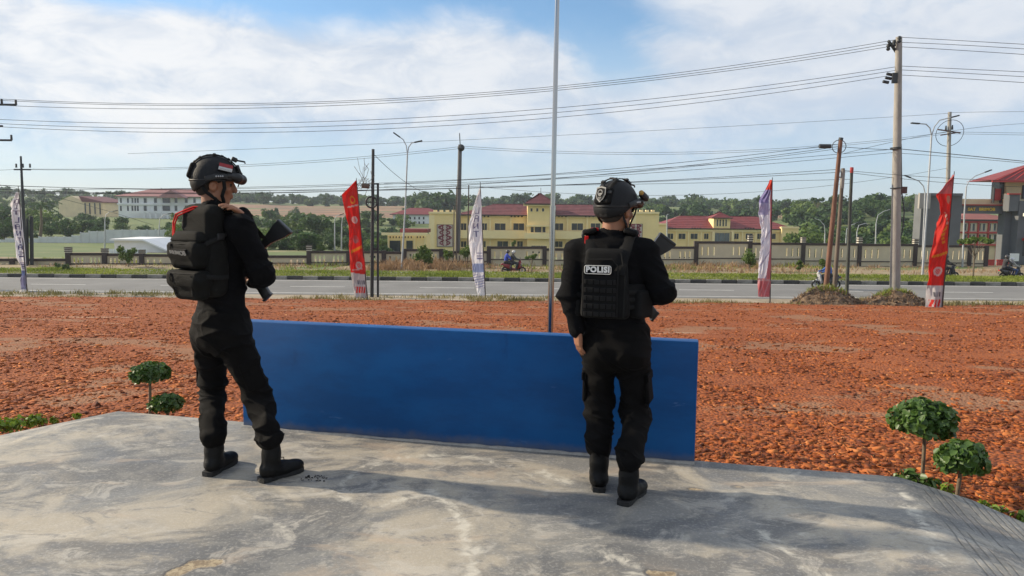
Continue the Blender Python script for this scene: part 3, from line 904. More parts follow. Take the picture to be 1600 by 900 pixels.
def kerbs():
    root = bpy.data.objects.new('median_kerb', None); link(root); tag(root, kind='structure')
    root.location = (0, 47.5, ZR); ORG[root.name] = Vector((0, 47.5, ZR))
    protos = []
    for m in (M['kerb_black'], M['kerb_white']):
        mb = MB(); mb.rbox((0, 0, 0.1), (0.97, 0.24, 0.26), None, 0.03, 2)
        me_o = mb.build('kerb_block', m, None); autosmooth(me_o, 35); protos.append(me_o)
    rnd = random.Random(4)
    n = 0
    for i, x in enumerate(np.arange(-42, 43, 1.0)):
        p = protos[i % 2]
        if i < 2: o = p
        else: o = p.copy(); link(o)
        o.parent = root
        o.location = (float(x), rnd.uniform(-.015, .015), rnd.uniform(-.015, .01))
        o.rotation_euler = (rnd.uniform(-.03, .03), 0, rnd.uniform(-.015, .015))
kerbs()
strip('median_soil', 47.6, 50.9, ZR + 0.2, mat('median_soil', (0.14, 0.135, 0.045), 0.95, 0.4, 0.7, 0.3, 20), 100, wob=0.1, seed=9,
      zfun=lambda X, Y: ZR + 0.17 + 0.12 * np.sin(np.clip((Y - 47.6) / 3.3, 0, 1) * np.pi) - 0.25 * np.clip((Y - 50.4) / 0.5, 0, 1), ny=10)

def blades(name, n, xr, yr, h, w, m, zfun, dens=None, seed=0, lean=0.35, clump=0.0):
    rs = np.random.RandomState(seed)
    X = rs.uniform(*xr, n); Y = rs.uniform(*yr, n)
    if clump:
        nc = max(1, n // 28)
        ci = rs.randint(0, nc, n)
        cx = rs.uniform(*xr, nc); cy = rs.uniform(*yr, nc)
        X = cx[ci] + rs.normal(0, clump, n); Y = cy[ci] + rs.normal(0, clump, n)
    D = dens(X, Y) if dens is not None else np.ones(n)
    k = rs.rand(n) < D
    X, Y, D = X[k], Y[k], D[k]; n = len(X)
    Z = zfun(X, Y)
    H = h[0] + (h[1] - h[0]) * rs.rand(n) ** 1.5
    if dens is not None: H = H * (0.45 + 0.55 * D)
    a = rs.rand(n) * 6.283
    wv = np.stack([np.cos(a), np.sin(a), 0 * a], -1) * (w * (0.6 + 0.8 * rs.rand(n)))[:, None]
    ln = rs.normal(0, lean, (n, 2)) * H[:, None]
    b = np.stack([X, Y, Z], -1)
    mid = b + np.stack([ln[:, 0] * .3, ln[:, 1] * .3, H * .6], -1)
    tip = b + np.stack([ln[:, 0], ln[:, 1], H], -1)
    V = np.stack([b - wv, b + wv, mid + wv * .75, tip, mid - wv * .75], 1).reshape(-1, 3)
    i = 5 * np.arange(n)
    F = np.concatenate([np.stack([i, i + 1, i + 2], -1), np.stack([i, i + 2, i + 4], -1), np.stack([i + 4, i + 2, i + 3], -1)])
    return mesh_obj(name, np_mesh(name, V, F), m)
o = blades('median_grass', 60000, (-42, 42), (47.55, 50.6), (0.08, 0.21), 0.024, M['grass'], lambda X, Y: np.full(len(X), ZR + 0.2) + 0.10 * np.clip((Y - 48) / 1.5, 0, 1), seed=1,
           dens=lambda X, Y: np.clip(0.35 + 1.6 * (fbm(np.stack([X * .25, Y * .5, X * 0], -1), 3) - .28), 0, 1))
tag(o, 'strip of short green grass on the road median', 'grass', kind='stuff')
xa, xb = PX(600, 60), PX(760, 60)
def dry_d(X, Y):
    base = np.clip(2.2 * (fbm(np.stack([X * .22, Y * .4, X * 0 + 2], -1), 4) - .36), 0, 1) * 0.42
    tall = np.exp(-((X - PX(695, 60)) / 3.2) ** 2) + 0.8 * np.exp(-((X - PX(632, 60)) / 2.2) ** 2) + 0.35 * np.exp(-((X - PX(1150, 60)) / 6) ** 2)
    return np.clip(base + tall, 0, 1)
o = blades('dry_scrub_grass', 60000, (-44, 40), (54.9, 65), (0.12, 0.95), 0.03, M['dry_grass'], lambda X, Y: np.full(len(X), ZR - 0.15), seed=2, dens=dry_d, lean=0.4, clump=0.25)
tag(o, 'tall dry reddish brown grass in front of the boundary fence', 'dry grass', kind='stuff')
o = blades('scrub_weeds', 11000, (-44, 40), (54.9, 65), (0.1, 0.5), 0.035, M['grass'], lambda X, Y: np.full(len(X), ZR - 0.1), seed=7, clump=0.3,
           dens=lambda X, Y: np.clip(4 * (fbm(np.stack([X * .2, Y * .5, X * 0 + 8], -1), 3) - .48), 0, 1))
tag(o, 'patchy green weeds among the dry grass by the fence', 'weeds', kind='stuff')
o = blades('verge_grass', 22000, (-33, 33), (35.6, 38.9), (0.05, 0.28), 0.016, mat('verge_blades', (0.20, 0.21, 0.05), 0.8, 0.4, 0.6, trans=0.25, col2=(0.34, 0.28, 0.12)), lambda X, Y: np.maximum(zgravel(X, Y), ZR - 0.01), seed=3, clump=0.22,
           dens=lambda X, Y: np.clip(3.2 * (fbm(np.stack([X * .22, Y * .6, X * 0 + 5], -1), 4) - .42) + 0.5 * np.exp(-((X + 24) / 6) ** 2), 0, 1))
tag(o, 'thin patchy grass along the near road verge', 'grass', kind='stuff')
# ================================================================== FENCE, BUILDINGS
M['beige_wall'] = mat('beige_render', (0.56, 0.485, 0.335), 0.9, 0.12, 0.8, 0.1, 12, detail=8)
M['brown_trim'] = mat('brown_trim', (0.055, 0.040, 0.034), 0.8, 0.2, 1.5)
M['white_cap'] = mat('white_cap', (0.62, 0.58, 0.48), 0.8, 0.1, 3)
M['yellow_wall'] = mat('yellow_render', (0.90, 0.69, 0.33), 0.9, 0.06, 0.4, detail=8)
M['yellow_trim'] = mat('yellow_trim', (0.92, 0.74, 0.40), 0.9, 0.05, 0.5)
M['maroon_roof'] = mat('maroon_roof', (0.15, 0.045, 0.048), 0.8, 0.22, 1.2, detail=8, stretch=(1, 0.3, 0.3))
M['red_roof'] = mat('red_roof', (0.20, 0.035, 0.035), 0.7, 0.2, 1.0)
M['glass'] = mat('window_glass', (0.035, 0.042, 0.045), 0.15, 0.3, 0.6, spec=0.6)
M['white_wall'] = mat('white_render', (0.80, 0.80, 0.79), 0.9, 0.06, 0.3, detail=8)
M['panel_grey'] = mat('grey_panel', (0.62, 0.62, 0.60), 0.9, 0.12, 0.5, detail=8)
M['dark_grey'] = mat('dark_grey_render', (0.13, 0.135, 0.14), 0.85, 0.12, 0.7)
M['cream'] = mat('cream_render', (0.72, 0.58, 0.36), 0.9, 0.1, 0.5)
M['red_paint'] = mat('red_paint', (0.42, 0.035, 0.03), 0.6, 0.15, 1.0)
M['gold_letter'] = mat('gold_letter', (0.70, 0.45, 0.04), 0.4, 0.05, 4)

def rect(x0, x1, yt, yb, Y):
    """world x range and z range seen through a photo rectangle at distance Y"""
    ym = (yt + yb) / 2; xm = (x0 + x1) / 2
    return P(x0, ym, Y).x, P(x1, ym, Y).x, P(xm, yb, Y).z, P(xm, yt, Y).z
def wbox(mb, x0, x1, yt, yb, Y, depth, proud=0.0):
    a, b, c, d = rect(x0, x1, yt, yb, Y)
    mb.box(((a + b) / 2, Y - proud + depth / 2, (c + d) / 2), (b - a, depth, d - c))
    return a, b, c, d

def Yfence(px): return 57.9 + (px - 100) * 0.0072
def fence_panel(root, x0, x1, yt, yb, slots):
    Ya, Yb = Yfence(x0), Yfence(x1)
    Ym = (Ya + Yb) / 2
    a = P(x0, (yt + yb) / 2, Ya); b = P(x1, (yt + yb) / 2, Yb)
    zt = P((x0 + x1) / 2, yt, Ym).z; zb = P((x0 + x1) / 2, yb, Ym).z - 0.35
    u = Vector((b.x - a.x, b.y - a.y, 0)); W = u.length; u.normalize(); n = Vector((-u.y, u.x, 0))
    rot = Matrix((u, n, Vector((0, 0, 1)))).transposed()
    def bx(mb, s0, s1, z0, z1, th, off=0.0):
        c = Vector((a.x, a.y, 0)) + u * (s0 + s1) / 2 - n * off
        mb.box((c.x, c.y, (z0 + z1) / 2), (s1 - s0, th, z1 - z0), rot)
    beam = 0.20; H = zt - beam - zb
    z_lo = zb + H * 0.47; z_hi = zb + H * 0.86
    # wall field with real slot openings
    mb = MB()
    bx(mb, 0.1, W - 0.1, zb, z_lo, 0.12); bx(mb, 0.1, W - 0.1, z_hi, zt - beam, 0.12)
    cs = sorted(slots); sw = 0.15; prev = 0.1
    for s in cs:
        c = s * W
        bx(mb, prev, c - sw / 2, z_lo, z_hi, 0.12); prev = c + sw / 2
    bx(mb, prev, W - 0.1, z_lo, z_hi, 0.12)
    p = mb.build('panel', M['beige_wall'], root)
    mb = MB(); bx(mb, 0.08, W - 0.08, zt - beam, zt, 0.2, 0.02); mb.build('coping', M['brown_trim'], root)
    mb = MB(); bx(mb, 0.12, W - 0.12, zb + 0.62, zb + 0.70, 0.05, 0.085); mb.build('base_band', M['brown_trim'], root)
def fence_post(root, px, yt, yb, w=0.36, cap=None):
    Y = Yfence(px)
    c = P(px, yt, Y); zb = P(px, yb, Y).z - 0.4
    mb = MB(); mb.box((c.x, c.y, (c.z + zb) / 2), (w, 0.36, c.z - zb)); mb.build('post', M['brown_trim'], root)
    if cap:
        zt = P(px, cap, Y).z; h = (zt - c.z)
        mb = MB(); mb.box((c.x, c.y, c.z + h * 0.5), (w * 1.02, 0.37, h)); ca = mb.build('post_cap', M['white_cap'], root)
        for f in (0.30, 0.72):
            mb = MB(); mb.box((c.x, c.y, c.z + h * f), (w * 1.2, 0.44, h * 0.2)); mb.build('cap_band', M['brown_trim'], ca)
        mb = MB(); mb.box((c.x, c.y, zt + 0.02), (w * 1.2, 0.44, 0.05)); mb.build('cap_top', M['brown_trim'], ca)
def build_fence():
    S3 = (0.10, 0.21, 0.32, 0.68, 0.79, 0.90); S4 = (0.16, 0.27, 0.38, 0.62, 0.73, 0.84)
    la = [(-70, 20, 404, 424, S3), (20, 107, 404, 424, S3), (107, 164, 395, 418, S4), (164, 222, 396, 418, S4), (222, 312, 397, 418, S3), (312, 395, 398, 417, S3), (395, 483, 399, 417, S3)]
    lb = [(483, 545, 392, 416, S4), (545, 600, 392, 416, S4), (600, 632, 393, 415, (0.3, 0.6)), (632, 690, 389, 414, S4), (690, 764, 392, 414, S4), (764, 851, 385, 411, S3), (851, 935, 388, 412, S3), (935, 1020, 388, 412, S3), (1020, 1088, 385, 411, S4)]
    lc = [(1088, 1172, 377, 409, S3), (1172, 1255, 379, 410, S3), (1255, 1343, 380, 413, S3), (1343, 1430, 381, 414, S3), (1430, 1515, 383, 416, S3), (1515, 1541, 384, 417, (0.25, 0.5, 0.75))]
    for nm, segs, lab, caps in (('boundary_fence', la, 'low beige and brown boundary fence at far left beyond the road', {107: 387, 164: 389, 222: 391}),
                          ('boundary_fence', lb, 'beige slotted boundary fence in the middle, before the yellow building', {483: 384}),
                          ('boundary_fence', lc, 'tall beige boundary fence with striped post caps at right', {1172: 368, 1255: 371, 1343: 371, 1430: 374})):
        x = (segs[0][0] + segs[-1][1]) / 2
        root = thing(nm, P(x, 412, Yfence(x)), lab, 'fence', 'boundary fence sections')
        for s in segs: fence_panel(root, *s)
        xs = sorted({s[0] for s in segs} | {segs[-1][1]})
        for px in xs:
            near = [s for s in segs if s[0] == px or s[1] == px]
            yt = min(s[2] for s in near); yb = max(s[3] for s in near)
            if nm and px == segs[-1][1] and segs is not lc: continue
            fence_post(root, px, yt - 0.3, yb, 0.36, caps.get(px))
build_fence()

def window(root, x0, x1, yt, yb, Y, mull=1, sill=True, frame_m=None, glass=None):
    a, b, c, d = rect(x0, x1, yt, yb, Y)
    fm = frame_m or M['white_cap']
    mb = MB(); t = 0.10
    mb.box(((a + b) / 2, Y - 0.02, d + t / 2), (b - a + 2 * t, 0.14, t)); mb.box(((a + b) / 2, Y - 0.02, c - t / 2), (b - a + 2 * t, 0.14 if not sill else 0.30, t))
    mb.box((a - t / 2, Y - 0.02, (c + d) / 2), (t, 0.14, d - c)); mb.box((b + t / 2, Y - 0.02, (c + d) / 2), (t, 0.14, d - c))
    w = mb.build('window', M['yellow_trim'] if frame_m is None else fm, root)
    n = mull + 1
    for k in range(n):
        xa = a + (b - a) * k / n; xb = a + (b - a) * (k + 1) / n
        mb = MB(); mb.box(((xa + xb) / 2, Y - 0.005, (c + d) / 2), (xb - xa - 0.05, 0.02, d - c)); mb.build('pane', glass or M['glass'], w)
    return w
def hip_roof(root, x0, x1, ye, yr, Y, depth, m, hip=0.5, over=0.6, name='roof'):
    """hipped roof over a block: eaves at photo height ye, ridge at yr; hip = inset of the ridge ends as a share of half the depth"""
    a, b, ze, zr = rect(x0, x1, yr, ye, Y)
    a -= over; b += over; y0 = Y - over; y1 = Y + depth + over; ym = (y0 + y1) / 2
    ins = hip * (y1 - y0) / 2
    mb = MB()
    v = [(a, y0, ze), (b, y0, ze), (b, y1, ze), (a, y1, ze), (a + ins, ym, zr), (b - ins, ym, zr)]
    f = [(0, 1, 5, 4), (1, 2, 5), (2, 3, 4, 5), (3, 0, 4), (3, 2, 1, 0)]
    mb.add(v, f)
    r = mb.build(name, m, root)
    mb = MB(); mb.box(((a + b) / 2, y0 + 0.06, ze - 0.09), (b - a, 0.12, 0.22)); mb.build('fascia', M['brown_trim'], r)
    mb = MB(); mb.tube([(a + ins, ym, zr + .03), (b - ins, ym, zr + .03)], 0.09, 6); mb.build('ridge_cap', m, r)
    # shallow tile courses
    for k in range(1, 7):
        t = k / 7
        mb = MB(); mb.tube([(a + ins * t, y0 + (ym - y0) * t, ze + (zr - ze) * t + 0.02), (b - ins * t, y0 + (ym - y0) * t, ze + (zr - ze) * t + 0.02)], 0.035, 4)
        mb.build('tile_course', m, r)
    return r
def wall_block(root, x0, x1, yt, yb, Y, depth, m, name='wall'):
    mb = MB(); r = wbox(mb, x0, x1, yt, yb, Y, depth); mb.build(name, m, root); return r
def band(root, x0, x1, yt, yb, Y, th, m, name, ):
    mb = MB(); wbox(mb, x0, x1, yt, yb, Y, 0.3, th); return mb.build(name, m, root)
def art_panel(root, x0, x1, yt, yb, Y):
    """carved panel: pale field with a mirrored maroon scroll pattern"""
    a, b, c, d = rect(x0, x1, yt, yb, Y)
    mb = MB(); mb.box(((a + b) / 2, Y - 0.08, (c + d) / 2), (b - a + .16, 0.1, d - c + .16)); p = mb.build('carved_panel', M['brown_trim'], root)
    mb = MB(); mb.box(((a + b) / 2, Y - 0.12, (c + d) / 2), (b - a, 0.1, d - c)); mb.build('panel_field', mat('panel_pink', (0.52, 0.43, 0.38), 0.85, 0.1, 2), p)
    m = mat('panel_maroon', (0.20, 0.03, 0.045), 0.8, 0.2, 2)
    W = b - a; H = d - c; cx = (a + b) / 2
    for sg in (-1, 1):
        for k in range(4):
            z0 = c + H * (0.06 + k * 0.24)
            pts = []
            for i in range(11):
                t = i / 10
                pts.append((cx + sg * W * (0.06 + 0.36 * math.sin(t * math.pi) * (0.75 + 0.25 * (k % 2))), Y - 0.18, z0 + H * 0.22 * t))
            mb = MB(); mb.tube(pts, 0.10, 5); mb.build('scroll', m, p)
            mb = MB(); mb.torus((cx + sg * W * 0.22, Y - 0.18, z0 + H * 0.11), W * 0.09, 0.09, (0, 1, 0), 10, 5); mb.build('ring', m, p)
def crenel(root, x0, x1, y, Y, n, m):
    for k in range(n):
        xx = x0 + (x1 - x0) * (k + 0.5) / n
        mb = MB(); wbox(mb, xx - (x1 - x0) / n * 0.28, xx + (x1 - x0) / n * 0.28, y - 3, y, Y, 0.6); mb.build('merlon', m, root)

def building_a():
    Y = 122
    t = thing('office_building', P(850, 398, Y), 'two-storey yellow building with maroon roof and small central tower', 'building')
    yb = 402
    wall_block(t, 716, 987, 336, yb, Y + 1.2, 12, M['yellow_wall'])
    for x0, x1 in ((671, 717), (985, 1029)):
        wall_block(t, x0, x1, 332, yb, Y - 0.5, 14, M['yellow_wall'], 'end_block')
        band(t, x0 - 1, x1 + 1, 331, 334, Y - 0.5, 0.25, M['yellow_trim'], 'cornice')
        crenel(t, x0 + 4, x1 - 4, 331, Y - 0.5, 4, M['yellow_trim'])
        band(t, x0 - .5, x0 + 8, 336, yb, Y - 0.5, 0.12, M['yellow_trim'], 'pilaster')
    art_panel(t, 683.5, 707, 351.5, 385, Y - 0.5); art_panel(t, 983, 1003, 350.5, 371, Y - 0.52)
    hip_roof(t, 718, 988, 336, 319.5, Y + 1.2, 12, M['maroon_roof'], 0.9)
    band(t, 716, 987, 336.5, 340, Y + 1.2, 0.2, M['yellow_trim'], 'cornice')
    for x in (757, 763, 799, 804.5, 810, 815.5, 873, 878, 884, 915, 921, 927):
        mb = MB(); wbox(mb, x - 1.3, x + 1.3, 336.6, 339.2, Y + 1.2, 0.1, 0.28); mb.build('vent', M['brown_trim'], t)
    band(t, 716, 985, 360.5, 373, Y + 1.2, 1.1, M['yellow_trim'], 'balcony_front')
    for (a, b) in ((720, 729), (753, 761), (773, 790), (802, 819), (867, 880), (893, 911), (923, 938), (950, 966)):
        window(t, a, b, 349, 359.5, Y + 1.2)
    for (a, b) in ((720, 729), (753, 759), (777, 794), (808, 817), (867, 879), (892, 908), (924, 938)):
        window(t, a, b, 377, 386, Y + 1.2)
    for x in (766, 798, 866, 886, 917, 945):
        band(t, x - 1.2, x + 1.2, 340, yb, Y + 1.2, 0.3, M['yellow_trim'], 'pilaster')
    # tower
    wall_block(t, 824, 862, 320, yb, Y - 1.2, 5, M['yellow_wall'], 'tower')
    band(t, 818, 867, 318, 322, Y - 1.2, 0.6, M['yellow_trim'], 'tower_cornice')
    hip_roof(t, 821, 868, 318, 302, Y - 1.8, 5.6, M['maroon_roof'], 0.98, 0.2, 'tower_roof')
    for x in (830.5, 839.5, 848.5): window(t, x - 1.8, x + 1.8, 325.5, 330.5, Y - 1.2, 0, False)
    band(t, 822, 864, 352, 354, Y - 1.2, 0.5, M['yellow_trim'], 'canopy')
    for (a, b) in ((829, 834), (835.5, 846), (847.5, 852.5)): window(t, a, b, 354.5, 363, Y - 1.2, 0, False)
    band(t, 819, 866, 364, 373, Y - 1.2, 0.6, M['yellow_trim'], 'tower_balcony')
    window(t, 830, 852, 384, 396, Y - 1.2, 2, False)
    mb = MB(); p = P(845, 302, Y + 0.8); mb.tube([p, p + Vector((0, 0, 0.9))], 0.04, 5); mb.build('finial', M['dark_steel'], t)
building_a()
def building_b():
    Y = 152
    t = thing('office_building', P(1135, 396, Y), 'yellow building with long maroon roof and dormer, behind the right fence', 'building')
    yb = 402
    wall_block(t, 1038, 1236, 357, yb, Y, 12, M['yellow_wall'])
    wall_block(t, 1025, 1041, 350, yb, Y - 1.2, 12, M['yellow_wall'], 'end_block')
    wall_block(t, 1221, 1247, 355, yb, Y - 1.2, 12, M['yellow_wall'], 'end_block')
    band(t, 1220, 1248, 354, 357, Y - 1.2, 0.25, M['yellow_trim'], 'cornice')
    band(t, 1024, 1042, 349, 351.5, Y - 1.2, 0.25, M['yellow_trim'], 'cornice')
    hip_roof(t, 1030, 1238, 357, 338.5, Y, 12, M['red_roof'], 0.9)
    band(t, 1038, 1222, 357.5, 362, Y, 0.35, M['yellow_trim'], 'cornice')
    for k in range(4):
        for x0 in (1040, 1079, 1162): 
            mb = MB(); wbox(mb, x0 + k * 4.2, x0 + k * 4.2 + 2.6, 355.6, 358, Y, 0.1, 0.7); mb.build('vent', M['brown_trim'], t)
    for (a, b) in ((1043, 1052), (1060, 1071), (1079, 1090), (1100, 1107), (1147, 1154), (1165, 1176), (1183, 1190), (1200, 1212)):
        window(t, a, b, 365, 373.5, Y)
    for x in (1056, 1075, 1095, 1110, 1144, 1159, 1180, 1196): band(t, x - 1, x + 1, 362, yb, Y, 0.25, M['yellow_trim'], 'pilaster')
    wall_block(t, 1115, 1141, 340, 357, Y - 0.5, 4, M['yellow_wall'], 'dormer')
    hip_roof(t, 1114, 1143, 340, 331.5, Y - 0.9, 4.4, M['red_roof'], 0.98, 0.25, 'dormer_roof')
    for x in (1121, 1125.3, 1130, 1134.5): window(t, x - 1.3, x + 1.3, 343, 353.5, Y - 0.5, 0, False)
    window(t, 1116, 1140, 364, 378, Y - 0.6, 2, False, None, mat('entrance_glass', (0.13, 0.15, 0.155), 0.2, 0.2, 1))
    for x in (1113, 1143): band(t, x - 2, x + 2, 362, yb, Y, 0.7, M['yellow_trim'], 'pilaster')
building_b()
def building_c():
    Y = 232
    t = thing('white_building', P(640, 356, Y), 'distant white building with maroon roof left of the yellow building', 'building')
    wall_block(t, 614, 676, 335, 358, Y, 12, M['white_wall'])
    hip_roof(t, 612, 690, 335, 325, Y, 14, M['red_roof'], 0.7)
    for y in (339, 346):
        for x in (620, 627, 634, 641, 648, 655, 662): window(t, x - 1.3, x + 1.3, y, y + 3.8, Y, 0, False, M['white_wall'])
building_c()
def building_d():
    Y = 101
    t = thing('guard_building', P(634, 390, Y), 'small flat-roofed yellow outbuilding behind the middle fence', 'building')
    wall_block(t, 606, 666, 367, 394, Y, 5, M['yellow_wall'])
    band(t, 598, 669, 363.5, 367.5, Y, 1.0, M['yellow_trim'], 'roof_slab')
    wall_block(t, 625, 668, 358, 363.5, Y + 1.5, 4, M['red_roof'], 'rear_roof')
    for a, b in ((609, 626), (635, 645)):
        mb = MB(); wbox(mb, a, b, 376, 394, Y, 0.2, 0.05); mb.build('garage_opening', M['glass'], t)
    for x in (607, 630, 648, 664): band(t, x - 1, x + 1, 367.5, 394, Y, 0.25, M['yellow_trim'], 'column')
    for k in range(12): 
        mb = MB(); wbox(mb, 609 + k * 4.7, 610.6 + k * 4.7, 369.2, 372, Y, 0.1, 0.04); mb.build('vent', M['brown_trim'], t)
building_d()
def building_w():
    Y = 232
    t = thing('white_building', P(247, 342, Y), 'long white two-storey building with faded red roof on the left hillside', 'building')
    wall_block(t, 185, 330, 307, 345, Y, 14, M['white_wall'])
    faded = mat('faded_roof', (0.33, 0.155, 0.145), 0.85, 0.12, 0.4)
    hip_roof(t, 183, 332, 307, 295, Y, 14, faded, 1.0, 0.8)
    for y0, y1 in ((309.5, 317), (321.5, 329.5)):
        for x, w in ((189, 3), (200, 3), (207, 3), (211.5, 3), (215.5, 3), (227, 5), (243, 5), (260, 12), (275, 4.5), (291, 4.5), (304, 4)):
            window(t, x - w / 2, x + w / 2, y0, y1, Y, 0, False, M['white_wall'])
    band(t, 184, 331, 318.2, 320.3, Y, 0.5, M['white_wall'], 'floor_band')
    # portico with a small gable
    a, b, c, d = rect(244, 290, 303, 309, Y - 3)
    mb = MB(); mb.prism([(a, Y - 3.2, c), (b, Y - 3.2, c), ((a + b) / 2, Y - 3.2, d + 1.2)], (0, 3.2, 0)); mb.build('portico_gable', faded, t)
    for k in range(9):
        x = 226 + k * 9
        band(t, x - 1, x + 1, 332, 345, Y - 2, 0.2, M['white_wall'], 'arcade_column')
    band(t, 200, 305, 330.5, 333, Y - 2, 0.2, M['white_wall'], 'arcade_beam')
building_w()
def building_v():
    Y = 245
    t = thing('beige_hall', P(126, 340, Y), 'beige gabled hall with tall narrow windows among trees at far left', 'building')
    a, b, c, d = rect(92, 132, 315, 342, Y); a2, b2, _, _ = rect(132, 160, 315, 342, Y)
    zr = P(112, 306, Y).z
    mb = MB(); mb.prism([(a, Y, c), (b, Y, c), (b, Y, d), ((a + b) / 2, Y, zr), (a, Y, d)], (0, 16, 0)); mb.build('gable_wall', M['cream'], t)
    mb = MB(); mb.box(((b + b2) / 2, Y + 8, (c + d) / 2), (b2 - b, 15.8, d - c)); mb.build('side_wall', M['cream'], t)
    mb = MB(); mb.prism([(b - .5, Y - .4, d), (b2 + .6, Y - .4, d - .3), (b2 + .6, Y - .4, d), (b - 1.5, Y - .4, zr)], (0, 16.6, 0)); mb.build('roof', M['maroon_roof'], t)
    for x in (133.5, 140.5, 148.5, 156.5): window(t, x - 1.3, x + 1.3, 317, 335, Y, 0, False, M['cream'])
building_v()
def grey_wall():
    Y = 112
    t = thing('panel_wall', P(150, 380, Y), 'long grey concrete panel wall stepping up the left hillside', 'wall')
    xs = list(range(-30, 300, 13))
    for i, x in enumerate(xs):
        yt = float(np.interp(x, [0, 100, 135, 170, 300], [373, 369, 362, 358.5, 358])); yb = float(np.interp(x, [0, 100, 170, 300], [384, 382, 377, 373]))
        yt = round(yt / 2.2) * 2.2
        mb = MB(); wbox(mb, x + .6, x + 12.4, yt + .5, yb + 4, Y, 0.12); mb.build('panel', M['panel_grey'], t)
        mb = MB(); wbox(mb, x - .6, x + .6, yt - .3, yb + 4, Y, 0.22, 0.06); mb.build('post', M['panel_grey'], t)
grey_wall()
def shed():
    Y = 84
    t = thing('white_shed', P(220, 402, Y), 'low white shed with thin dark roof edge behind the left fence', 'shed')
    a, b, c, d = rect(179, 226, 376, 403, Y); a2, b2, c2, d2 = rect(226, 262, 393, 405, Y)
    mb = MB(); mb.prism([(a, Y, c), (b2, Y, c), (b2, Y, d2), (b, Y, d), (a, Y, d)], (0, 6, 0)); mb.build('wall', M['white_wall'], t)
    rt_ = M['white_wall']
    mb = MB(); mb.prism([(a - .3, Y - .4, d), (b, Y - .4, d), (b2 + .5, Y - .4, d2 - .15), (b2 + .5, Y - .4, d2 + .05), (b, Y - .4, d + .2), (a - .3, Y - .4, d + .2)], (0, 6.8, 0)); mb.build('roof', rt_, t)
    for k in range(8):
        x = 170 + k * 7.5
        mb = MB(); wbox(mb, x, x + 7, 389, 398, Y - 3, 0.05); mb.build('roller_panel', M['white_wall'], t)
shed()

